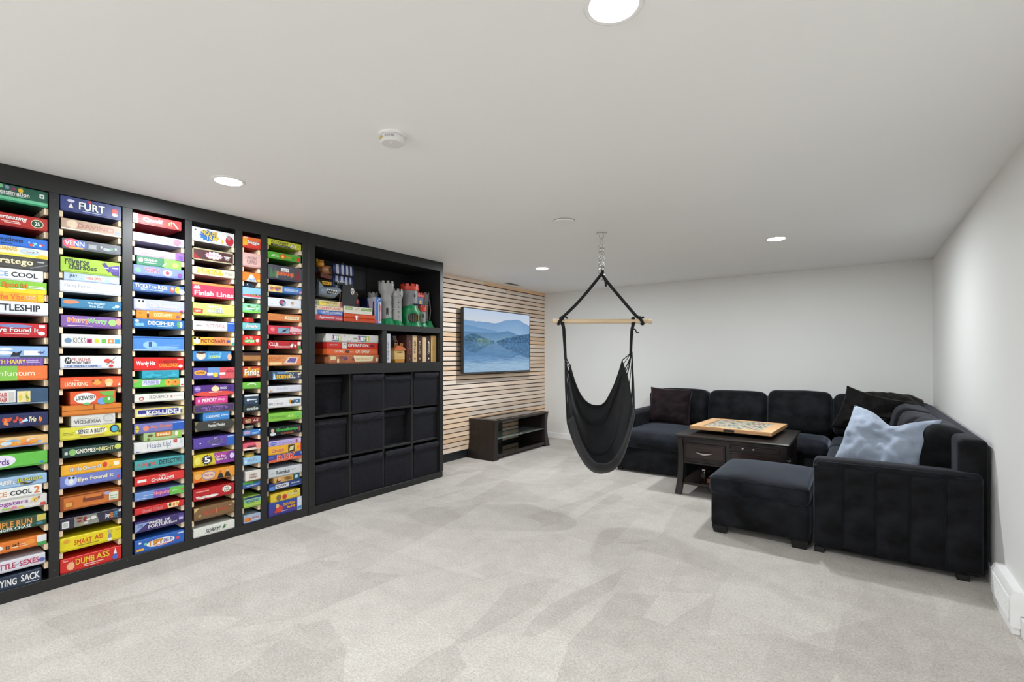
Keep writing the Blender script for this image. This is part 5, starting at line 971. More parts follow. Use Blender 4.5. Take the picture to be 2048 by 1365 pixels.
# ---------------------------------------------------------------- toy castles
def crown(m, cx, cy, z, r, hgt, n, col, wall=0.008, w=0.55):
    m.lathe([(r-wall, z), (r, z), (r, z+hgt*0.45), (r-wall, z+hgt*0.45), (r-wall, z)], (cx, cy), 24, col)
    for k in range(n):
        a0 = 2*PI*k/n; a1 = a0+2*PI/n*w
        m.lathe([(r-wall, z+hgt*0.4), (r, z+hgt*0.4), (r, z+hgt), (r-wall, z+hgt), (r-wall, z+hgt*0.4)], (cx, cy), 3, col, (a0, a1))
def arch(m, cx, cy, r, a, z, w, h, col, out=0.0012):
    """dark arched opening on a round wall at bearing a"""
    pts = []
    for q in range(9):
        t = PI*q/8; pts.append((w/2*math.cos(t), z+h-w/2+w/2*math.sin(t)))
    pts += [(-w/2, z), (w/2, z)]
    vs = []
    for (u, zz) in pts:
        b = a+u/r; vs.append((cx+(r+out)*math.cos(b), cy+(r+out)*math.sin(b), zz))
    m.add(vs, [tuple(range(len(vs)))], col)
def rocks(m, cx, cy, rx, ry, h, col, seed, n=22):
    prof = []
    for j in range(5):
        v = j/4; row = []
        for k in range(n):
            a = 2*PI*k/n
            s = (1-0.42*v)*(1+0.13*noise.noise(Vector((math.cos(a)*3+seed, math.sin(a)*3, v*1.5)))+0.06*((k % 2)*2-1)*(1-v*0.5))
            row.append((cx+rx*s*math.cos(a), cy+ry*s*math.sin(a), h*v))
        prof.append(row)
    m.grid(prof, col, wrap=True); m.add(prof[-1], [tuple(range(n))], col)
GR, GR2, GRN, RED = '#a3a2a0', '#8c8a86', '#0f8a52', '#d8402a'
c1 = empty('toy_castle', (-3.965, 3.29, ZS), 'grey plastic toy castle with tall and short round towers on green rocks', 'toy castle', 'toy castles')
m = MB(); rocks(m, 0.02, -0.03, 0.10, 0.085, 0.075, GRN, 1); rocks(m, 0.05, 0.075, 0.075, 0.068, 0.055, GRN, 2); rocks(m, -0.08, 0.0, 0.12, 0.12, 0.07, GRN, 9); m.build('rock_base', M_PLASTIC, c1, 25)
m = MB(); m.lathe([(0.056, 0.06), (0.053, 0.3), (0.055, 0.31), (0.072, 0.345), (0.078, 0.355), (0.078, 0.40)], (0.02, -0.035), 28, GR); m.build('tall_tower', M_PLASTIC, c1)
m = MB(); crown(m, 0.02, -0.035, 0.40, 0.081, 0.048, 10, GR); m.build('battlement', M_PLASTIC, c1)
m = MB(); m.lathe([(0.052, 0.04), (0.047, 0.27), (0.058, 0.30), (0.062, 0.305), (0.062, 0.34)], (0.045, 0.085), 28, GR); m.build('short_tower', M_PLASTIC, c1)
m = MB(); crown(m, 0.045, 0.085, 0.34, 0.065, 0.038, 9, GR); m.build('battlement', M_PLASTIC, c1)
m = MB(); m.lathe([(0.03, 0.22), (0.05, 0.275), (0.052, 0.315)], (-0.11, -0.10), 20, GR2); crown(m, -0.11, -0.10, 0.31, 0.055, 0.03, 8, GR2); m.box(-0.125, -0.02, -0.10, -0.07, 0.05, 0.25, 0.003, GR2); m.build('turret', M_PLASTIC, c1)
m = MB(); m.box(-0.02, 0.03, 0.0, 0.06, 0.05, 0.28, 0.004, GR2)
for k in range(5): m.box(-0.02+0.012*k, -0.012+0.012*k, -0.002, 0.062, 0.28, 0.295, 0.001, GR2)
m.box(0.03, 0.06, 0.01, 0.05, 0.168, 0.176, 0.002, GR); m.build('curtain_wall', M_PLASTIC, c1)
m = MB(); arch(m, 0.02, -0.035, 0.055, -0.5, 0.1, 0.022, 0.075, '#1a1a1c'); arch(m, 0.02, -0.035, 0.054, 0.35, 0.2, 0.014, 0.05, '#1a1a1c'); arch(m, 0.02, -0.035, 0.054, 0.35, 0.1, 0.012, 0.05, '#1a1a1c'); m.build('window', M_PLASTIC, c1, 0, fix=False)
m = MB()
for k in range(4): arch(m, 0.045, 0.085, 0.05, -0.35, 0.085+k*0.05, 0.014, 0.012, '#5a5a5a')
arch(m, 0.045, 0.085, 0.064, -0.1, 0.305, 0.012, 0.012, '#4a5260'); m.build('stone_mark', M_PLASTIC, c1, 0, fix=False)

c2 = empty('toy_castle', (-3.975, 3.682, ZS), 'grey toy castle with red battlements and a green cave grille', 'toy castle', 'toy castles')
m = MB(); m.lathe([(0.092, 0.12), (0.092, 0.40), (0.096, 0.405)], (0.0, -0.085), 30, '#868688'); m.build('round_tower', M_PLASTIC, c2)
m = MB(); m.lathe([(0.098, 0.392), (0.104, 0.398), (0.104, 0.42)], (0.0, -0.085), 30, RED); crown(m, 0.0, -0.085, 0.415, 0.104, 0.045, 11, RED, w=0.72); m.build('battlement', M_PLASTIC, c2)
# green cave face with grille mouth
def cave(a, z):
    base = 0.112+0.012*noise.noise(Vector((a*2, z*18, 3)))
    mouth = math.exp(-((a+0.42)/0.55)**2-((z-0.105)/0.032)**2)
    brow = 0.03*math.exp(-((a+0.42)/0.6)**2-((z-0.2)/0.05)**2)
    taper = 1.0-0.25*max(0, (z-0.16)/0.1)
    r = base*taper+brow*0.6+0.02*max(0, 0.05-z)/0.05
    return r
rows = []
for j in range(13):
    row = []
    for k in range(25):
        a = -2.4+4.0*k/24
        z = 0.235*j/12*(1-0.25*abs(a+0.5)/2)
        r = cave(a, z); row.append((r*math.cos(a), -0.085+r*math.sin(a), z))
    rows.append(row)
m = MB(); m.grid(rows, GRN); rocks(m, 0.02, 0.07, 0.07, 0.09, 0.06, GRN, 4); rocks(m, 0.03, 0.17, 0.07, 0.052, 0.075, GRN, 5); rocks(m, -0.08, 0.03, 0.12, 0.15, 0.05, GRN, 7)
m.build('rock_base', M_PLASTIC, c2, 30, fix=False)
m = MB(); vs = []
for q in range(20):
    t = 2*PI*q/20; a = -0.38+0.5*math.cos(t); z = 0.095+0.042*math.sin(t)*(1 if math.sin(t) > 0 else 1.35)
    r = 0.142; vs.append((r*math.cos(a), -0.085+r*math.sin(a), z))
m.add(vs, [tuple(range(20))], '#0c0c0c'); m.build('cave_mouth', M_PLASTIC, c2, 0, fix=False)
for k in range(6):
    a = -0.74+k*0.145; hh = 0.036*max(0.05, 1-((a+0.38)/0.5)**2)**0.5
    m = MB(); m.tube([(0.144*math.cos(a), -0.085+0.144*math.sin(a), 0.095-hh*1.3), (0.144*math.cos(a), -0.085+0.144*math.sin(a), 0.095+hh)], 0.0028, 6, col='#b9a860').build('grille_bar', M_PLASTIC, c2)
m = MB(); arch(m, 0.0, -0.085, 0.0925, -0.08, 0.315, 0.022, 0.042, '#18181a'); m.build('window', M_PLASTIC, c2, 0, fix=False)
m = MB(); m.lathe([(0.05, 0.235), (0.07, 0.245), (0.03, 0.25)], (0.06, -0.06), 16, '#343a5a'); m.build('shadow_ring', M_PLASTIC, c2)  # added dark ring standing in for shade on the round tower
m = MB(); m.box(-0.04, 0.03, 0.0, 0.10, 0.02, 0.35, 0.004, '#84847f'); m.build('gate_wall', M_PLASTIC, c2)
m = MB(); m.box(-0.045, 0.036, 0.0, 0.115, 0.335, 0.365, 0.003, RED)
for k in range(5): m.box(-0.045, 0.038, 0.002+k*0.024, 0.015+k*0.024, 0.36, 0.385, 0.002, RED)
m.build('battlement', M_PLASTIC, c2)
m = MB(); m.box(0.028, 0.04, 0.004, 0.078, 0.255, 0.335, 0.003, '#1f4f86'); m.build('shield', M_PLASTIC, c2)
m = MB(); m.add([(0.0415, 0.018+0.045*u, 0.258+0.055*v) for u, v in ((0, 0), (0.25, .4), (0, .7), (.35, .6), (.5, 1), (.65, .6), (1, .7), (.75, .4), (1, 0))], [tuple(range(9))], '#e0b83a'); m.build('shield_emblem', M_PLASTIC, c2, 0, fix=False)
m = MB(); m.lathe([(0.045, 0.05), (0.045, 0.175)], (0.035, 0.065), 22, '#8f8d88'); m.build('gate_turret', M_PLASTIC, c2)
m = MB(); m.lathe([(0.044, 0.172), (0.054, 0.178), (0.054, 0.215), (0, 0.215)], (0.035, 0.065), 22, RED); crown(m, 0.035, 0.065, 0.21, 0.054, 0.036, 8, RED, w=0.7); m.build('battlement', M_PLASTIC, c2)
m = MB(); arch(m, 0.035, 0.065, 0.0455, -0.45, 0.105, 0.02, 0.045, '#131315'); m.build('window', M_PLASTIC, c2, 0, fix=False)
m = MB(); m.lathe([(0.04, 0.05), (0.038, 0.30), (0.05, 0.33), (0.05, 0.365)], (-0.01, 0.155), 22, '#7c7f7c'); crown(m, -0.01, 0.155, 0.36, 0.052, 0.04, 8, '#7c7f7c')
for k in range(9): m.box(0.02, 0.034, 0.15, 0.172, 0.07+k*0.028, 0.088+k*0.028, 0.003, '#8f918e')
m.build('side_tower', M_PLASTIC, c2)
m = MB(); m.tube([(0.03, 0.19, 0.09), (0.03, 0.205, 0.2), (0.02, 0.2, 0.3), (0.01, 0.185, 0.36)], 0.008, 8, col='#6a6c6a'); m.build('chain_arm', M_PLASTIC, c2)

# ---------------------------------------------------------------- toy pirate ship
ps = empty('toy_pirate_ship', (-3.96, 2.78, 1.838), 'black toy pirate ship with grey shark head bow and striped sails', 'toy ship')
def Yp(y): return y-2.78
def Zp(z): return z-1.838
m = MB()   # tall black prow sail with skull
prof = [(2.685, 1.84), (2.82, 1.84), (2.86, 1.92), (2.835, 2.0), (2.80, 2.055), (2.70, 2.03)]
m.prism([(Yp(a), Zp(b)) for a, b in prof], 'X', 0.03, 0.075, '#1b1b1d'); m.build('black_sail', M_PLASTIC, ps)
m = MB()
m.add([(0.0758, Yp(2.805)+0.02*math.cos(2*PI*q/18), Zp(1.985)+0.032*math.sin(2*PI*q/18)) for q in range(18)], [tuple(range(18))], '#d8d4d4')
for dy, dz in ((-0.007, 0.006), (0.008, 0.006)):
    m.add([(0.0763, Yp(2.805)+dy+0.0045*math.cos(2*PI*q/10), Zp(1.985)+dz+0.008*math.sin(2*PI*q/10)) for q in range(10)], [tuple(range(10))], '#1b1b1d')
m.add([(0.0763, Yp(2.805)+a, Zp(1.985)+b) for a, b in ((-0.008, -0.012), (0.008, -0.012), (0.006, -0.02), (-0.006, -0.02))], [(0, 1, 2, 3)], '#3a3a3c')
m.build('skull_emblem', M_PLASTIC, ps, 0, fix=False)
m = MB(); m.box(-0.2, 0.028, Yp(2.71), Yp(2.93), 0.0, 0.085, 0.012, '#1a1918'); m.build('hull', M_PLASTIC, ps)
m = MB(); m.tube([(0.035, Yp(2.69), 0.002), (0.05, Yp(2.69), 0.12)], 0.005, 8, col='#9a8a62'); m.build('wooden_post', M_PLASTIC, ps)
m = MB(); m.lathe([(0.012, 0.085), (0.009, 0.43), (0, 0.432)], (-0.06, Yp(2.79)), 10, '#3a2a20'); m.tube([(-0.045, Yp(2.67), Zp(2.243)), (-0.045, Yp(2.90), Zp(2.25))], 0.005, 8, col='#20242c'); m.build('mast', M_PLASTIC, ps)
for (za, zb, wv) in ((2.152, 2.24, 0.0), (2.01, 2.13, 0.006)):
    m = MB(); n = 18; rows = []
    for j in range(5):
        rows.append([(-0.03+0.02*math.sin(PI*k/n)-0.006*j/4, Yp(2.672-wv+0.226*k/n), Zp(za)+(Zp(zb)-Zp(za))*j/4-0.006*math.sin(PI*k/n)*(1-j/4)) for k in range(n+1)])
    for k in range(n):
        m.grid([[r[k], r[k+1]] for r in rows], '#c9cde0' if k % 4 in (2, 3) else '#1f3470')
    o = m.build('striped_sail', M_PLASTIC, ps, 60, fix=False)
    sol = o.modifiers.new('thickness', 'SOLIDIFY'); sol.thickness = 0.004
# crow's nest with lantern and cannon barrel
m = MB(); m.tube([(-0.02, Yp(2.5), 0.05), (-0.02, Yp(2.5), 0.24)], 0.012, 8, col='#171514'); m.box(-0.05, 0.03, Yp(2.45), Yp(2.7), 0.0325, 0.055, 0.004, '#1a1817'); m.build('deck_post', M_PLASTIC, ps)
m = MB(); m.prism([(Yp(2.495), Zp(2.085)), (Yp(2.60), Zp(2.075)), (Yp(2.615), Zp(2.105)), (Yp(2.495), Zp(2.13))], 'X', -0.04, 0.04, '#5a2a1c'); m.build('crow_nest', M_PLASTIC, ps)
m = MB(); 
def barrel(c, d, L, r, col, n=16):
    d = Vector(d).normalized(); c = Vector(c)
    pts = [c+d*L*t for t in (0, .08, .3, .5, .7, .92, 1.0)]
    mm = MB(); mm.tube(pts, [r*.8, r*.88, r*1.0, r*1.03, r*1.0, r*.92, r*.92], n, col=col); return mm
mb = barrel((-0.02, Yp(2.525), Zp(2.155)), (0.85, 0.62, 0.02), 0.095, 0.04, '#94623c'); e_ = Vector((0.85, 0.62, 0.02)).normalized()
pend = Vector((-0.02, Yp(2.525), Zp(2.155)))+e_*0.0955
u_ = e_.orthogonal().normalized(); w_ = e_.cross(u_)
mb.add([pend+e_*0.001+(u_*math.cos(2*PI*q/16)+w_*math.sin(2*PI*q/16))*0.028 for q in range(16)], [tuple(range(16))], '#2a1a12')
o = mb.build('barrel', M_PLASTIC, ps, 40)
m = MB(); m.lathe([(0.018, Zp(2.18)), (0.034, Zp(2.19)), (0.037, Zp(2.21)), (0.03, Zp(2.228)), (0.026, Zp(2.236)), (0.034, Zp(2.24)), (0, Zp(2.244))], (0.0, Yp(2.514)), 14, '#d8962a')
for dy in (-0.03, 0.028): m.box(-0.008, 0.008, Yp(2.514)+dy-0.006, Yp(2.514)+dy+0.006, Zp(2.22), Zp(2.25), 0.003, '#e0a83a')
m.build('lantern', M_PLASTIC, ps)
m = MB()
for dy in (-0.024, -0.009, 0.006): m.add([(math.sqrt(0.0375**2-dy*dy)+0.001, Yp(2.514)+dy+0.005*math.cos(2*PI*q/8), Zp(2.222)+0.007*math.sin(2*PI*q/8)) for q in range(8)], [tuple(range(8))], '#2a1a10')
m.build('lantern_opening', M_PLASTIC, ps, 0, fix=False)
# shark head bow
def shark(u, v):
    # u: 0 tail .. 1 snout along +Y, v: angle
    wd = 0.07*(1-0.5*u**2); y = 2.45+0.225*u
    a, b = sh_top(u), sh_bot(u); sv = math.sin(v)
    return (0.05+wd*math.copysign(abs(math.cos(v))**0.8, math.cos(v)), Yp(y), Zp((a+b)/2)+(a-b)/2*math.copysign(abs(sv)**0.8, sv))
def sh_top(u): return 1.982+0.034*u-0.02*max(0, u-0.85)/0.15
def sh_bot(u): return 1.898+0.014*(1-u)**3+(0.058*((u-0.74)/0.26)**0.8 if u > 0.74 else 0)
m = MB(); rows = [[shark(u, 2*PI*k/20) for k in range(20)] for u in [0, .03, .1, .2, .3, .45, .6, .7, .78, .86, .94, 1.0]]
m.grid(rows, '#7d8894', wrap=True); m.add(rows[-1], [tuple(range(20))], '#76818d'); m.add(rows[0][::-1], [tuple(range(20))], '#76818d')
m.prism([(Yp(2.455), Zp(1.97)), (Yp(2.462), Zp(2.04)), (Yp(2.52), Zp(1.985))], 'X', 0.03, 0.07, '#7d8894')
sh = m.build('shark_head', M_PLASTIC, ps, 40)
m = MB()
pts = [(2.478, 1.912), (2.505, 1.945), (2.53, 1.966), (2.575, 1.972), (2.615, 1.97), (2.622, 1.945), (2.6, 1.938), (2.56, 1.936), (2.52, 1.926)]
def on_head(y, z, out=0.003):
    u = (y-2.45)/0.225; wd = 0.07*(1-0.5*u**2); a, b = sh_top(u), sh_bot(u)
    s = max(-0.9, min(0.9, (z-(a+b)/2)/((a-b)/2))); return (0.05+wd*math.sqrt(1-s*s)+out, Yp(y), Zp(z))
m.add([on_head(y, z, 0.004) for y, z in pts], [tuple(range(len(pts)))], '#15161a'); m.build('mouth', M_PLASTIC, sh, 0, fix=False)
m = MB()
for k in range(6):
    y = 2.508+k*0.019
    m.add([on_head(y, 1.971, 0.006), on_head(y+0.017, 1.972, 0.006), on_head(y+0.009, 1.953, 0.008)], [(0, 2, 1)], '#e8e8e6')
    m.add([on_head(y+0.006, 1.938, 0.006), on_head(y+0.022, 1.939, 0.006), on_head(y+0.014, 1.951, 0.008)], [(0, 1, 2)], '#e8e8e6')
m.build('teeth', M_PLASTIC, sh, 0, fix=False)
m = MB(); m.box(0.0, 0.06, Yp(2.505), Yp(2.592), Zp(2.018), Zp(2.026), 0.002, '#d8a830'); m.box(0.0, 0.06, Yp(2.5), Yp(2.6), Zp(2.04), Zp(2.047), 0.002, '#d8a830')
for k in range(5): m.box(0.05, 0.06, Yp(2.505)+k*0.02, Yp(2.512)+k*0.02, Zp(2.02), Zp(2.045), 0.001, '#d8a830')
m.build('yellow_railing', M_PLASTIC, ps)
m = MB(); m.box(0.0, 0.05, Yp(2.66), Yp(2.74), Zp(2.035), Zp(2.062), 0.004, '#26262a')
for k in range(4): m.box(0.048, 0.054, Yp(2.663)+k*0.02, Yp(2.673)+k*0.02, Zp(2.055), Zp(2.07), 0.001, '#c8c8c8')
m.build('deck_rail', M_PLASTIC, ps)
m = MB(); m.lathe([(0.0, 0.03), (0.02, 0.035), (0.026, 0.06), (0.018, 0.085), (0, 0.09)], (0.05, Yp(2.865)), 12, '#c03038', sy=0.7); m.build('red_cannon_ball', M_PLASTIC, ps)
m = MB(); m.lathe([(0.0, 0.09), (0.02, 0.095), (0.028, 0.125), (0.016, 0.15), (0, 0.155)], (0.04, Yp(2.865)), 12, '#8a6a30', sy=0.7); m.build('wooden_barrel', M_PLASTIC, ps)

# ---------------------------------------------------------------- television
tv = empty('television', (-4.19, 5.51, 1.578), 'wall mounted flat television showing a misty blue mountain lake', 'television')
TW, TH = 1.575, 0.886
M_TVB = plain('dark tv casing', '#2a2c2f', 0.35, var=0.05)
m = MB()
for (a, b, c, d) in ((-TW/2, TW/2, TH/2-0.012, TH/2), (-TW/2, TW/2, -TH/2, -TH/2+0.02), (-TW/2, -TW/2+0.012, -TH/2+0.02, TH/2-0.012), (TW/2-0.012, TW/2, -TH/2+0.02, TH/2-0.012)):
    m.box(-0.008, 0.0, a, b, c, d, 0.0008)
m.build('bezel', M_TVB, tv)
MB().box(-0.05, -0.008, -TW/2+0.002, TW/2-0.002, -TH/2+0.002, TH/2-0.002, 0.004).build('casing', M_TVB, tv)
MB().box(-0.108, -0.05, -0.22, 0.22, -0.18, 0.18, 0.004).build('wall_mount', plain('steel mount', '#3a3a3c', 0.5, 0.8), tv)
m = MB(); m.box(-0.006, 0.003, -0.09, 0.12, -TH/2-0.008, -TH/2+0.004, 0.001); m.build('sensor_bar', plain('black gloss', '#0c0c0d', 0.2), tv)
def lake_picture(W=240, H=135):
    """vertex colours of the picture on the screen: sky, three ridges, two wooded points, water"""
    img = np.zeros((H, W, 3))
    def fbm(x, y, o=4):
        s = 0; a = 1; 
        for k in range(o): s += a*noise.noise(Vector((x*2**k, y*2**k, 7.7))); a *= .5
        return s
    L = lambda h: np.array([int(h[i:i+2], 16)/255 for i in (0, 2, 4)])
    sky0, sky1 = L('b9cbe2'), L('cfd3da')
    r1 = [0.82+0.02*math.sin(u*9+1)+0.030*fbm(u*4, 1) + 0.055*math.exp(-((u-.80)/.10)**2)+0.03*math.exp(-((u-.62)/.09)**2)-0.035*max(0, .25-u) for u in np.linspace(0, 1, W)]
    r2 = [0.735-0.15*u+0.018*fbm(u*5, 4) for u in np.linspace(0, 1, W)]
    r3 = [0.63+0.05*math.exp(-((u-.62)/.14)**2)+0.018*fbm(u*7, 8)-0.05*max(0, u-.75) for u in np.linspace(0, 1, W)]
    t1 = [(0.51+0.10*math.exp(-((u-.13)/.15)**2)+0.012*fbm(u*26, 2)) if u < .42 else 0 for u in np.linspace(0, 1, W)]
    t2 = [(0.505+0.17*max(0, (u-.46)/.54)**0.9+0.018*fbm(u*30, 5)) if u > .46 else 0 for u in np.linspace(0, 1, W)]
    WL = 0.49
    def land(u, i, y):
        c = None
        if y < r1[i]: c = L('6f97c2')*(1-((r1[i]-y)/.3))+L('8fb2d2')*((r1[i]-y)/.3) if r1[i]-y < .3 else L('8fb2d2')
        else: return sky1*(1-(y-.75)/.25)+sky0*((y-.75)/.25)
        if y < r2[i]: k = min(1, (r2[i]-y)/.18); c = L('5c8cba')*(1-k)+L('86a9c9')*k
        if y < r3[i]: k = min(1, (r3[i]-y)/.14); c = L('4a7aa4')*(1-k)+L('6d96b6')*k
        if y < t1[i]: c = L('2f5a78')*(1+.5*fbm(u*30, y*40, 3)) + L('0a1408')*(1 if u > .16 and y < .54 else 0)
        if y < t1[i] and .17 < u < .36 and y < .53: c = L('5d7f78')*(1+.4*fbm(u*30, y*40, 3))
        if y < t2[i]: c = L('2c5b82')*(1+.6*fbm(u*34, y*40, 3))
        return c
    for i in range(W):
        u = i/(W-1)
        for j in range(H):
            y = j/(H-1)
            if y >= WL: c = land(u, i, y)
            else:
                d = WL-y
                rip = 0.012*fbm(u*9, y*60, 2)*(0.4+d*3)
                c = land(u, i, min(.98, WL+d*0.62+abs(rip)))
                c = c*0.5+L('4a7aa6')*0.5
                if y < .22: k = min(1, (.22-y)/.1+0.9*fbm(u*5, y*70, 3)); k = max(0, min(1, k)); c = c*(1-k*.75)+L('9fbdd3')*k*.75
                c = c*(1+.10*fbm(u*14, y*120, 2))
            img[j, i] = np.clip(c, 0, 1)
    return img
W_, H_ = 240, 135
img = lake_picture(W_, H_)
me = bpy.data.meshes.new('screen')
yy = np.linspace(-TW/2+0.012, TW/2-0.012, W_); zz = np.linspace(-TH/2+0.02, TH/2-0.012, H_)
vs = [(-0.004, y, z) for z in zz for y in yy]
fs = [(j*W_+i, j*W_+i+1, (j+1)*W_+i+1, (j+1)*W_+i) for j in range(H_-1) for i in range(W_-1)]
me.from_pydata(vs, [], fs)
a = me.attributes.new('picture', 'FLOAT_COLOR', 'POINT')
linimg = np.where(img <= 0.04045, img/12.92, ((img+0.055)/1.055)**2.4)
arr = np.ones((W_*H_, 4), dtype=np.float32); arr[:, :3] = linimg.reshape(-1, 3); a.data.foreach_set('color', arr.ravel())
n = NT('lit screen'); at = n.n('ShaderNodeAttribute'); at.attribute_name = 'picture'
n.set(Base_Color=(0.01, 0.01, 0.012), Roughness=0.12); n.l(at.outputs['Color'], n.b.inputs['Emission Color']); n.b.inputs['Emission Strength'].default_value = 0.78
me.materials.append(n.m)
o = bpy.data.objects.new('screen', me); C.objects.link(o); o.parent = tv

# ---------------------------------------------------------------- tv stand
st = empty('tv_stand', (-4.07, 5.61, 0), 'low dark wood tv stand with flared sides and glass shelves', 'tv stand')
SY0, SY1 = 4.985-5.61, 6.255-5.61
def side(s):
    """flared side panel; outer face curves in at mid height"""
    m = MB(); rows = []
    for j in range(13):
        z = 0.525*j/12; v = j/12
        o_ = 0.072*(1-v)**2.2+0.03*v**2.5-0.0
        yo = (SY0-o_) if s < 0 else (SY1+o_); yi = (SY0+0.038) if s < 0 else (SY1-0.038)
        if s < 0: yi = SY0+0.05
        else: yi = SY1-0.05
        rows.append([(-0.225, yo, z), (0.228-0.02*math.sin(PI*v), yo, z), (0.228-0.02*math.sin(PI*v), yi, z), (-0.225, yi, z)])
    m.grid(rows, wrap=True); m.add(rows[0], [(0, 1, 2, 3)]); m.add(rows[-1], [(3, 2, 1, 0)])
    return m.build('side_panel', M_ESP2, st, 40)
M_ESP2 = wood('espresso upright', '#171312', '#29211f', 'Z', 0.38, 4)
side(-1); side(1)
M_DGLASS = plain('smoked black glass', '#0e0d0d', 0.04, var=0.02); M_DGLASS.node_tree.nodes['Principled BSDF'].inputs['Specular IOR Level'].default_value = 1.0
gl = NT('clear shelf glass'); gl.set(Base_Color=(0.75, 0.85, 0.8), Roughness=0.02); gl.b.inputs['Transmission Weight'].default_value = 0.85; gl.b.inputs['IOR'].default_value = 1.45; M_CGLASS = gl.m
B('top_glass', -0.225, 0.222, SY0+0.05, SY1-0.05, 0.519, 0.527, M_DGLASS, st, 0.002)
B('top_rail', -0.21, 0.212, SY0+0.05, SY1-0.05, 0.494, 0.519, M_ESP, st, 0.002)
B('glass_shelf', -0.20, 0.2, SY0+0.05, SY1-0.05, 0.264, 0.272, M_CGLASS, st, 0.002)
B('bottom_shelf', -0.22, 0.215, SY0+0.05, SY1-0.05, 0.03, 0.066, M_ESP, st, 0.003)
B('bottom_glass', -0.2, 0.2, SY0+0.055, SY1-0.055, 0.066, 0.070, M_DGLASS, st, 0.001)
B('back_panel', -0.222, -0.212, 6.12-5.61, SY1-0.05, 0.066, 0.494, M_ESP2, st, 0.001)
B('back_panel', -0.222, -0.212, SY0+0.05, 5.70-5.61, 0.066, 0.494, M_ESP2, st, 0.001)

def rebase(root, loc):
    """put the root at the thing's base without moving its parts"""
    d = Vector(loc)-root.location
    root.location = loc
    for ch in root.children: ch.location = ch.location-d
rebase(gs, (SF-0.24, 1.33, 0)); rebase(tc, (SF-0.24, 3.15, 0))

# ---------------------------------------------------------------- hanging chair
YAW = math.atan2(692, 960)
hc = empty('hanging_chair', (-1.796, 3.813, HEIGHT), 'black fabric hanging chair on a wooden bar and ceiling chain', 'hanging chair', rz=YAW)
def Z(z): return z-HEIGHT
M_CLOTH = plain('black woven cotton', '#1e1e21', 0.9, var=0.18, scale=14, bump=0.25, bscale=500)
M_CLOTH.node_tree.nodes['Principled BSDF'].inputs['Sheen Weight'].default_value = 0.10
M_ROPE = plain('black braided rope', '#131315', 0.85, var=0.3, scale=160, bump=0.4, bscale=400)
m = MB(); m.box(-0.045, 0.045, -0.02, 0.02, -0.008, -0.001, 0.002)
m.tube([(-0.017, 0, -0.008), (-0.017, 0, -0.035), (-0.008, 0, -0.05), (0.008, 0, -0.05), (0.017, 0, -0.035), (0.017, 0, -0.008)], 0.004, 8)
m.lathe([(0.006, -0.008), (0.005, -0.011), (0, -0.012)], (-0.034, 0), 10); m.lathe([(0.006, -0.008), (0.005, -0.011), (0, -0.012)], (0.034, 0), 10)
m.build('ceiling_bracket', M_CHROME, hc)
def link(m, c, ax, L, w, r, tilt=0.0):
    pts = []
    for q in range(14):
        a = 2*PI*q/14
        u = w*math.cos(a); v = L*math.sin(a)
        pts.append((c[0]+u*math.cos(ax)+v*tilt, c[1]+u*math.sin(ax), c[2]+v))
    m.tube(pts, r, 6, closed=True)
m = MB(); link(m, (0, 0, -0.085), 0, 0.042, 0.014, 0.0035)
m.build('carabiner', M_CHROME, hc)
rg = random.Random(3)
for sx, sy, n0, top in ((-0.016, 0.004, 10, -0.125), (0.016, -0.004, 10, -0.125), (0.0, 0.012, 10, -0.118)):
    z = top
    for k in range(n0):
        m = MB(); link(m, (sx+rg.uniform(-.003, .003), sy+rg.uniform(-.003, .003), z), (k % 2)*PI/2+rg.uniform(-.3, .3), 0.018, 0.0085, 0.0026)
        m.build('chain_link', M_CHROME, hc); z -= 0.0265
m = MB(); link(m, (0, 0, Z(2.055)), 0.3, 0.028, 0.013, 0.0035); m.build('carabiner', M_CHROME, hc)
BZ_ = Z(1.672)
m = MB(); m.tube([(-0.42, 0, BZ_), (-0.415, 0, BZ_), (0.385, 0, BZ_), (0.39, 0, BZ_), (0.395, 0, BZ_), (0.43, 0, BZ_), (0.434, 0, BZ_)], [0.017, 0.019, 0.020, 0.016, 0.020, 0.020, 0.018], 16)
m.build('spreader_bar', wood('pale beech bar', '#d2b48e', '#ead6b6', 'X', 0.55), hc)
def rope(name, pts, r, n=10, sub=6):
    """smooth curve through points"""
    P = [Vector(p) for p in pts]; out = []
    for i in range(len(P)-1):
        p0 = P[max(0, i-1)]; p1 = P[i]; p2 = P[i+1]; p3 = P[min(len(P)-1, i+2)]
        for k in range(sub):
            t = k/sub
            out.append(0.5*((2*p1)+(p2-p0)*t+(2*p0-5*p1+4*p2-p3)*t*t+(3*p1-p0-3*p2+p3)*t**3))
    out.append(P[-1])
    if isinstance(r, tuple): rad = [r[0]+(r[1]-r[0])*i/(len(out)-1) for i in range(len(out))]
    else: rad = r
    return MB().tube(out, rad, n).build(name, M_ROPE, hc, 60)
def around_bar(x, r=0.026, a0=-0.6, a1=3.9, n=9):
    return [(x, r*math.sin(a0+(a1-a0)*k/(n-1)), BZ_+r*math.cos(a0+(a1-a0)*k/(n-1))) for k in range(n)]
apex = Z(2.055)
rope('suspension_rope', [(-0.008, 0, apex+0.02), (-0.02, 0, apex), (-0.18, 0, Z(1.86)), (-0.315, 0.004, Z(1.725)), (-0.35, 0.012, Z(1.70)), (-0.37, 0.0, Z(1.655)), (-0.372, -0.022, Z(1.65)), (-0.36, -0.03, Z(1.675)), (-0.335, -0.02, Z(1.705))], 0.0135)
rope('suspension_rope', [(0.012, 0, apex+0.055), (0.018, 0, apex+0.0), (0.16, 0, Z(1.88)), (0.285, 0.004, Z(1.735)), (0.325, 0.012, Z(1.70)), (0.345, 0.0, Z(1.655)), (0.352, -0.022, Z(1.65)), (0.338, -0.03, Z(1.675)), (0.318, -0.02, Z(1.71))], 0.0135)
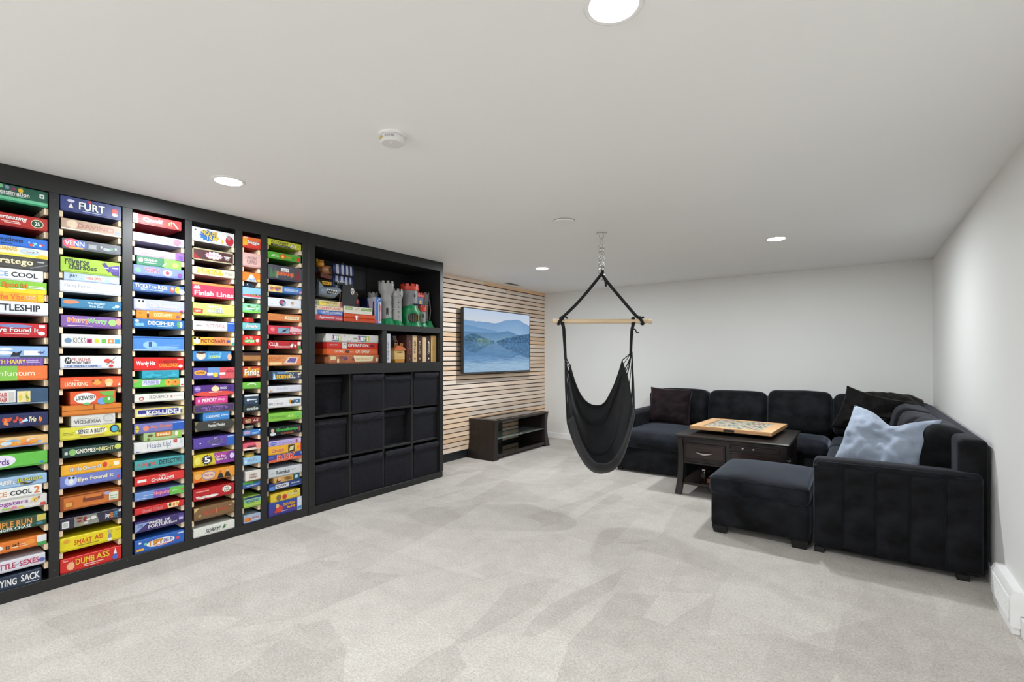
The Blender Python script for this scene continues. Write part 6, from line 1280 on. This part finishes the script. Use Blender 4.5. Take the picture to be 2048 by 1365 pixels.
rope('rope_tail', [(0.02, -0.01, apex-0.01), (0.033, -0.012, apex-0.05), (0.035, -0.012, apex-0.085)], 0.009)
for x in (-0.338, 0.272):
    rope('bar_loop', around_bar(x)+[(x+(0.012 if x < 0 else -0.010), -0.004, Z(1.60)), (x+(0.014 if x < 0 else -0.012), 0, Z(1.55))], (0.015, 0.014))
rope('knot', [(-0.338, -0.03, Z(1.695)), (-0.322, -0.034, Z(1.708)), (-0.306, -0.03, Z(1.704)), (-0.298, -0.028, Z(1.692))], 0.007, 8)
rope('knot', [(0.332, -0.03, Z(1.69)), (0.345, -0.034, Z(1.706)), (0.356, -0.03, Z(1.70))], 0.007, 8)
rope('rope_tail', [(0.262, -0.006, Z(1.60)), (0.285, -0.012, Z(1.603)), (0.295, -0.012, Z(1.585)), (0.303, -0.012, Z(1.572)), (0.318, -0.012, Z(1.574))], 0.005, 8)
st_pts = [  # (xL,zL, xM,zM, xR,zR, depth)
    (-0.262, 1.305, 0.0, 0.921, 0.203, 1.33, 0.20),
    (-0.268, 1.23, 0.0, 0.83, 0.222, 1.285, 0.25),
    (-0.276, 1.124, 0.01, 0.69, 0.238, 1.23, 0.23),
    (-0.282, 0.995, 0.017, 0.53, 0.248, 1.15, 0.12),
    (-0.300, 0.86, -0.01, 0.412, 0.258, 0.98, -0.02),
    (-0.302, 0.80, -0.02, 0.388, 0.264, 0.87, -0.13),
    (-0.288, 0.83, -0.035, 0.43, 0.258, 0.90, -0.215),
    (-0.262, 0.88, -0.045, 0.502, 0.245, 0.97, -0.25)]
def cat(P, t):
    n = len(P)-1; i = min(n-1, int(t*n)); f = t*n-i
    p0, p1, p2, p3 = P[max(0, i-1)], P[i], P[i+1], P[min(n, i+2)]
    return [0.5*(2*b+(c-a)*f+(2*a-5*b+4*c-d)*f*f+(3*b-a-3*c+d)*f**3) for a, b, c, d in zip(p0, p1, p2, p3)]
NS, NT_ = 56, 48
rows = []
for j in range(NS+1):
    s = j/NS; xl, zl, xm, zm, xr_, zr_, dp = cat(st_pts, s); row = []
    for i in range(NT_+1):
        t = -1+2*i/NT_; a = abs(t)
        xe, ze = (xl, zl) if t < 0 else (xr_, zr_)
        x = xm+(xe-xm)*a**0.66; z = zm+(ze-zm)*a**1.62
        rip = math.sin(s*23+1.3*math.sin(t*2.0+s*4))*0.016*a**1.2 + 0.010*noise.noise(Vector((t*2.2, s*5, 1.5)))
        fold = 0.034*(math.sin(s*27+2.6*abs(t+0.12))+0.5*math.sin(s*13-1.5*t))*(1-a**3)*math.sin(PI*min(1, s*1.15+0.08))
        y = dp*(1-0.55*a**2.2)+rip*0.8+fold*1.1
        z += rip*0.9*(1-0.3*a)+fold*0.55
        row.append((x, y, Z(z)))
    rows.append(row)
seat = MB().grid(rows).build('fabric_seat', M_CLOTH, hc, 75, fix=False)
sol = seat.modifiers.new('thickness', 'SOLIDIFY'); sol.thickness = 0.006; sol.offset = 0
for e in (0, -1):
    MB().tube(rows[e], 0.0055, 6).build('hem', M_CLOTH, hc, 60)
for side_, idx, bx_, bz_ in (('l', 0, -0.318, 1.47), ('r', -1, 0.256, 1.5)):
    rope('cord_bundle', [(bx_+(-0.006 if side_ == 'l' else 0.006), 0, Z(1.57)), (bx_, 0, Z(bz_)), (bx_+(0.008 if side_ == 'l' else -0.004), 0.004, Z(bz_-0.13))], (0.015, 0.012))
    for j in range(0, NS+1, 5):
        p = rows[j][idx]
        q = (bx_+0.005+0.004*math.sin(j*2.1), 0.004*math.cos(j*1.7), Z(bz_-0.09))
        bow = -0.012 if side_ == 'l' else 0.012
        mid = ((p[0]+q[0])/2+bow*0.4, (p[1]+q[1])/2, (p[2]+q[2])/2)
        rope('cord', [q, mid, p], 0.0034 if j % 2 else 0.0045, 6, 4)

# ---------------------------------------------------------------- sectional sofa
sf = empty('sectional_sofa', (0, 0, 0), 'large black velvet sectional sofa filling the corner of the room', 'sofa')
V, V_LIT = M_VELVET, M_VELVET_LIT
def arm_fn(seams, z_lo, z_hi):
    def fn(w, u):
        w = Vector(w)
        if u[1] < -0.55:
            d = min(abs(w.x-s) for s in seams)
            ins = max(0, 1-abs(u[2])**6)
            w.y += 0.016*math.exp(-(d/0.012)**2)*ins + 0.010*(d/0.09)**2*0
            w.y -= 0.014*noise.noise(Vector((w.x*5, w.z*4, 2)))*ins
        return w
    return fn
cx_ = (-0.256+0.612)/2
soft('arm', -0.256, 0.612, 3.967, 4.125, 0.035, 0.655, 0.035, V, sf, (0, 0.004, 0.006), 14)
for a_, b_ in zip((-0.25, -0.08, 0.096, 0.269, 0.438), (-0.08, 0.096, 0.269, 0.438, 0.606)):
    soft('tufted_panel', a_+0.001, b_-0.001, 3.956, 3.99, 0.06, 0.612, 0.010, V, sf, (0, 0.016, 0), 10, wr=0.02, seed=int(a_*50))
MB().tube([(-0.246, 3.965, 0.06), (-0.246, 3.966, 0.60), (-0.225, 3.972, 0.637), (0.2, 3.970, 0.640), (0.585, 3.972, 0.637), (0.602, 3.968, 0.60), (0.604, 3.967, 0.06)], 0.0045, 6).build('piping', V_LIT, sf, 60)
soft('arm', -2.42, -2.25, 5.66, 6.86, 0.04, 0.67, 0.06, V, sf, (0.01, 0, 0.012), 12)
# plinth bases under each section
for (x0, x1, y0, y1) in ((-2.40, -1.52, 5.425, 6.80), (-1.52, -0.24, 5.99, 6.80), (-0.235, 0.5, 4.125, 6.80)):
    soft('base', x0, x1, y0, y1, 0.03, 0.30, 0.03, V, sf, (0.004, 0.004, 0), 8)
soft('back_frame', -2.42, 0.63, 6.71, 6.885, 0.05, 0.86, 0.04, V, sf, (0, 0, 0.008), 14)
soft('back_frame', 0.50, 0.642, 4.02, 6.71, 0.05, 0.858, 0.035, V, sf, (0, 0, 0.008), 16)
sc = [(-2.39, -1.525, 5.41, 6.50, 0.035), (-1.522, -0.885, 5.97, 6.52, 0.03), (-0.882, -0.252, 5.97, 6.52, 0.03),
      (-0.243, 0.50, 5.86, 6.55, 0.028), (-0.243, 0.44, 5.12, 5.85, 0.032), (-0.243, 0.44, 4.13, 5.115, 0.034)]
for k, (x0, x1, y0, y1, p) in enumerate(sc):
    soft('seat_cushion', x0, x1, y0, y1, 0.285, 0.465, 0.065, V_LIT, sf, (0.01 if k < 3 else 0.0, 0.012, p), 10, wr=0.012, seed=k)
bc = [(-2.22, -1.57, 6.42, 6.72, 0.47, 0.92), (-1.557, -0.893, 6.42, 6.72, 0.465, 0.918), (-0.877, -0.236, 6.40, 6.71, 0.47, 0.945), (-0.22, 0.48, 6.42, 6.72, 0.47, 0.93)]
for k, (x0, x1, y0, y1, z0, z1) in enumerate(bc):
    soft('back_cushion', x0, x1, y0, y1, z0, z1, 0.075, V, sf, (0.008, 0.04, 0.02), 10, rot=(-0.16, 0, 0.01*(k-1)), wr=0.02, seed=k+10)
bc2 = [(0.28, 0.53, 5.61, 6.38, 0.47, 0.885), (0.29, 0.53, 4.925, 5.605, 0.47, 0.875), (0.335, 0.56, 4.28, 4.92, 0.47, 0.895)]
for k, (x0, x1, y0, y1, z0, z1) in enumerate(bc2):
    soft('back_cushion', x0, x1, y0, y1, z0, z1, 0.07, V, sf, (0.03, 0.006, 0.01), 10, rot=(0, 0.17, 0.02*(k-1)), wr=0.03, seed=k+20)
M_FOOT = plain('black plastic foot', '#0e0e0f', 0.45)
for (x, y) in ((-0.22, 4.0), (0.52, 4.0), (-2.34, 5.50), (-1.6, 5.50), (-2.34, 6.75), (0.5, 6.75)):
    B('foot', x-0.03, x+0.03, y-0.025, y+0.025, 0, 0.037, M_FOOT, sf, 0.004)
rebase(sf, (-0.9, 6.2, 0))

ot = empty('storage_ottoman', (-0.605, 4.34, 0), 'black velvet storage ottoman with a padded lid beside the sofa arm', 'ottoman')
soft('base', -0.328, 0.328, -0.388, 0.388, 0.055, 0.315, 0.025, V, ot, (0.006, 0.008, 0), 10)
soft('padded_lid', -0.342, 0.332, -0.402, 0.402, 0.308, 0.438, 0.04, V_LIT, ot, (0.004, 0.004, 0.042), 14, wr=0.006, seed=5)
MB().tube([(x*0.334-0.005, y*0.399, 0.425) for x, y in ((-1, -.96), (-.96, -1), (.96, -1), (1, -.96), (1, .96), (.96, 1), (-.96, 1), (-1, .96))], 0.004, 6, closed=True).build('piping', V_LIT, ot, 60)
for sx in (-1, 1):
    for sy in (-1, 1):
        m = MB(); x, y = sx*0.268, sy*0.345
        def q4(hx, hy, z, dx): return [(x-hx+dx, y-hy, z), (x+hx+dx, y-hy, z), (x+hx+dx, y+hy, z), (x-hx+dx, y+hy, z)]
        r0, r1 = q4(0.045, 0.03, 0, -sx*0.004), q4(0.055, 0.04, 0.058, 0)
        m.add(r0+r1, [(3, 2, 1, 0), (4, 5, 6, 7), (0, 1, 5, 4), (1, 2, 6, 5), (2, 3, 7, 6), (3, 0, 4, 7)]); m.build('foot', M_FOOT, ot)

# ---------------------------------------------------------------- coffee table
tb = empty('coffee_table', (0, 0, 0), 'square espresso wood coffee table with drawers between ottoman and sofa', 'coffee table')
TX0, TX1, TY0, TY1, TZ = -1.49, -0.485, 4.83, 5.845, 0.592
M_TOPW = wood('black brown table top', '#1b1817', '#2a2624', 'X', 0.3, 4)
MB().box(TX0, TX1, TY0, TY1, TZ-0.022, TZ, 0.008).build('table_top', M_TOPW, tb)
MB().box(TX0+0.02, TX1-0.02, TY0+0.02, TY1-0.02, TZ-0.038, TZ-0.022, 0.004).build('top_moulding', M_ESPX, tb)
BX0, BX1, BY0, BY1, BZ0, BZ1 = TX0+0.06, TX1-0.06, TY0+0.05, TY1-0.05, 0.325, TZ-0.038
MB().box(BX0, BX1, BY0, BY1, BZ0, BZ1, 0.003).build('drawer_case', M_ESPX, tb)
MB().box(BX0-0.008, BX1+0.008, BY0-0.008, BY1+0.008, BZ0-0.016, BZ0+0.004, 0.004).build('case_moulding', M_ESPX, tb)
for sx in (-1, 1):
    for sy in (-1, 1):
        m = MB(); rows = []
        cx0 = (TX0+0.055) if sx < 0 else (TX1-0.055); cy0 = (TY0+0.05) if sy < 0 else (TY1-0.05)
        for j in range(11):
            v = j/10; z = (TZ-0.036)*v
            fl = 0.020*(1-v)**4-0.004*math.sin(PI*v)+0.006*max(0, v-0.8)/0.2
            hw = 0.021+0.009*(1-v)**2+0.004*v; x = cx0+sx*fl; y = cy0+sy*fl
            rows.append([(x-hw, y-hw, z), (x+hw, y-hw, z), (x+hw, y+hw, z), (x-hw, y+hw, z)])
        m.grid(rows, wrap=True); m.add(rows[0], [(3, 2, 1, 0)]); m.add(rows[-1], [(0, 1, 2, 3)])
        m.build('leg', M_ESP2, tb, 40)
MB().box(BX0-0.01, BX1+0.01, BY0-0.01, BY1+0.01, 0.10, 0.125, 0.004).build('lower_shelf', M_ESPX, tb)
M_DRAW = wood('brown drawer face', '#231715', '#3a2622', 'X', 0.32, 4)
def drawer(name, face, a0, a1, z0, z1, pull):
    """panel drawer front on the -Y or +X face of the case"""
    d = MB()
    if face == 'y':
        y = BY0
        d.box(a0, a1, y-0.010, y, z0, z1, 0.003); o = d.build(name, M_DRAW, tb)
        fr = MB(); t = 0.018
        for (p, q, r, s) in ((a0, a1, z0, z0+t), (a0, a1, z1-t, z1), (a0, a0+t, z0+t, z1-t), (a1-t, a1, z0+t, z1-t)): fr.box(p, q, y-0.017, y-0.009, r, s, 0.003)
        fr.build('drawer_frame', M_ESPX, o)
        c = (a0+a1)/2; zc = (z0+z1)/2
        if pull == 'bow': MB().tube([(c-0.085, y-0.010, zc+0.004), (c-0.07, y-0.028, zc), (c-0.03, y-0.034, zc-0.008), (c, y-0.036, zc-0.01), (c+0.03, y-0.034, zc-0.008), (c+0.07, y-0.028, zc), (c+0.085, y-0.010, zc+0.004)], [0.004, 0.006, 0.009, 0.011, 0.009, 0.006, 0.004], 10).build('handle', M_CHROME, o)
        else:
            for dx in pull: MB().tube([(c+dx, y-0.010, zc), (c+dx, y-0.02, zc), (c+dx, y-0.024, zc), (c+dx, y-0.034, zc), (c+dx, y-0.037, zc)], [0.004, 0.004, 0.009, 0.009, 0.004], 12).build('knob', M_CHROME, o)
    else:
        x = BX1
        d.box(x, x+0.010, a0, a1, z0, z1, 0.003); o = d.build(name, M_DRAW, tb)
        c = (a0+a1)/2; zc = (z0+z1)/2
        if pull == 'bow': MB().tube([(x+0.010, c-0.085, zc+0.004), (x+0.028, c-0.07, zc), (x+0.036, c, zc-0.01), (x+0.028, c+0.07, zc), (x+0.010, c+0.085, zc+0.004)], [0.004, 0.006, 0.010, 0.006, 0.004], 10).build('handle', M_CHROME, o)
        else: MB().tube([(x+0.010, c, zc), (x+0.02, c, zc), (x+0.024, c, zc), (x+0.034, c, zc), (x+0.037, c, zc)], [0.004, 0.004, 0.009, 0.009, 0.004], 12).build('knob', M_CHROME, o)
drawer('drawer', 'y', -1.40, -1.02, 0.345, 0.515, 'bow')
drawer('pull_out_tray', 'y', -0.985, -0.565, 0.487, 0.535, (-0.09, 0.0))
drawer('drawer', 'y', -0.985, -0.565, 0.345, 0.475, 'bow')
drawer('drawer', 'x', BY0+0.03, BY0+0.40, 0.345, 0.475, 'bow')
drawer('pull_out_tray', 'x', BY0+0.43, BY1-0.03, 0.487, 0.535, 'knob')
rebase(tb, (-0.9875, 5.3375, 0))

jar = empty('glass_jar', (-1.245, 5.02, 0.1255), 'small dark jar with metal lid on the coffee table shelf', 'jar')
MB().lathe([(0.0, 0), (0.028, 0.001), (0.03, 0.01), (0.03, 0.085), (0.022, 0.1)], n=20).build('jar_body', plain('dark brown glass', '#15100d', 0.12), jar)
MB().lathe([(0.024, 0.1), (0.025, 0.102), (0.025, 0.116), (0, 0.118)], n=20).build('lid', M_CHROME, jar)
wb = empty('small_box', (-1.15, 4.98, 0.1255), 'small orange brown box on the coffee table lower shelf', 'box')
MB().box(-0.055, 0.055, -0.04, 0.04, 0, 0.03, 0.002, '#8a4f28').build('box_body', M_PRINT, wb)
MB().box(-0.057, 0.057, -0.042, 0.042, 0.03, 0.042, 0.002, '#7a4522').build('box_lid', M_PRINT, wb)

# turntable word game on the table
gb = empty('board_game', (-0.995, 5.388, TZ), 'square wooden word game board on a turntable on the coffee table', 'board game', rz=-0.062)
MB().lathe([(0.0, 0), (0.20, 0.0), (0.20, 0.010), (0.17, 0.014), (0.17, 0.036), (0, 0.036)], n=40).build('turntable', plain('black turntable', '#141312', 0.5), gb)
S = 0.375
M_BOARD = wood('honey maple frame', '#c08a58', '#dfae7c', 'X', 0.4, 3)
m = MB()
FW, FS = 0.105, 0.055
m.box(-S, S, -S, S, 0.036, 0.068, 0.003); m.build('board_slab', M_BOARD, gb)
m = MB()
for (a, b, c, d) in ((-S, -S+FW, -S, S), (S-FW, S, -S, S)): m.box(a+0.001, b, c+0.001, d-0.001, 0.068, 0.0735, 0.002)
m.box(-S+FW, S-FW, -S+0.001, -S+FS, 0.068, 0.0735, 0.002); m.box(-S+FW, S-FW, S-FS, S-0.001, 0.068, 0.0735, 0.002)
m.build('raised_frame', wood('light maple rim', '#cf9a66', '#e9bf8f', 'Y', 0.4, 3), gb)
fw, fh = 2*(S-FW), 2*(S-FS)
el = [('r', 0, 0, 1, 1, '#3b3630'), ('r', .012, .012, .988, .988, '#d2c8b2')]
for k in range(1, 15):
    el.append(('r', k/15-.004, .012, k/15+.004, .988, '#857c6a')); el.append(('r', .012, k/15-.003, .988, k/15+.003, '#6b6456'))
rb = random.Random(8)
for (i, j) in [(0, 0), (7, 0), (14, 0), (0, 7), (14, 7), (0, 14), (7, 14), (14, 14)]: el.append(('r', i/15+.008, j/15+.008, (i+1)/15-.008, (j+1)/15-.008, '#a86a5e'))
for k in range(1, 5):
    for (i, j) in ((k, k), (14-k, k), (k, 14-k), (14-k, 14-k)): el.append(('r', i/15+.008, j/15+.008, (i+1)/15-.008, (j+1)/15-.008, '#b58d86'))
for (i, j) in ((5, 1), (9, 1), (1, 5), (5, 5), (9, 5), (13, 5), (1, 9), (5, 9), (9, 9), (13, 9), (5, 13), (9, 13)): el.append(('r', i/15+.008, j/15+.008, (i+1)/15-.008, (j+1)/15-.008, '#5a8270'))
for (i, j) in ((3, 0), (11, 0), (6, 2), (8, 2), (0, 3), (7, 3), (14, 3), (2, 6), (6, 6), (8, 6), (12, 6), (3, 7), (11, 7), (2, 8), (12, 8), (6, 12), (8, 12), (3, 14), (11, 14)): el.append(('r', i/15+.008, j/15+.008, (i+1)/15-.008, (j+1)/15-.008, '#a0b4b6'))
printed(el, fw, fh, lambda x, y, k: (-fw/2+x, -fh/2+y, 0.0682+k*0.00004), 'playing_field', gb)
MB().box(-0.05, 0.05, -S-0.004, -S+0.001, 0.04, 0.064, 0.0015).build('name_plate', plain('dark bronze plate', '#3a3530', 0.4, 0.6), gb)

# ---------------------------------------------------------------- pillows and throw
M_PLUM = velvet('plum black velvet', '#100a0d', '#261a1e', 0.3, (0.8, 0.6, 0.7), 6)
M_GREY = velvet('blue grey velvet', '#8b95a6', '#a5b0c2', 0.35, (0.9, 0.94, 1.0), 6)
M_FUR = velvet('dark brown fleece', '#060505', '#0e0b0a', 0.10, (0.7, 0.62, 0.58), 9)
def pillow(name, mat, w, h, t, loc, rot, label, **kw):
    e = empty(name, loc, label, 'pillow'); e.rotation_euler = rot
    pillow_mesh(w, h, t, **kw).build('pillow_cover', mat, e, 80)
    return e
pl = pillow('throw_pillow', M_PLUM, 0.54, 0.48, 0.19, (-2.00, 6.235, 0.485), (-0.24, 0.03, 0.05), 'dark plum velvet throw pillow on the chaise end of the sofa', seed=2, wr=0.016)
pg = pillow('throw_pillow', M_GREY, 0.53, 0.50, 0.22, (0.065, 4.36, 0.478), (-0.34, 0.19, -0.42), 'pale blue grey velvet throw pillow leaning behind the sofa arm', seed=5, wr=0.032, notch=0.07, pinch=0.06, tip=0.05)
m = MB(); m.tube([(-0.245+0.02*math.sin(k*0.7), -0.055-0.03*math.sin(PI*k/12), 0.03+0.42*k/12) for k in range(13)], 0.004, 6)
pf = pillow('throw_pillow', M_FUR, 0.50, 0.48, 0.2, (0.0, 6.06, 0.55), (-0.30, 0.28, -0.12), 'dark brown fleecy throw pillow in the sofa corner with one peaked tip', seed=9, wr=0.03, pinch=0.1)
# fleece throw over the corner back cushions
th = MB(); rows = []
for j in range(25):
    v = j/24; row = []
    for i in range(33):
        u = i/32
        x = -0.02+0.56*u
        y = 6.60-0.62*v+0.05*math.sin(u*5)*v
        z = 0.955-0.02*u-0.30*max(0, v-0.28)**1.3+0.03*noise.noise(Vector((u*4, v*4, 2)))+0.014*noise.noise(Vector((u*10, v*9, 5)))
        z -= 0.05*max(0, u-0.8)/0.2+0.10*max(0, 0.15-u)/0.15
        row.append((x, y, z))
    rows.append(row)
tw = empty('throw_blanket', (0.25, 6.3, 0.93), 'black brown fleece throw draped over the corner cushions of the sofa', 'blanket')
o = th.grid(rows).build('fleece', M_FUR, tw, 80, fix=False); o.location = (-0.25, -6.3, -0.93)
sol = o.modifiers.new('thickness', 'SOLIDIFY'); sol.thickness = 0.02
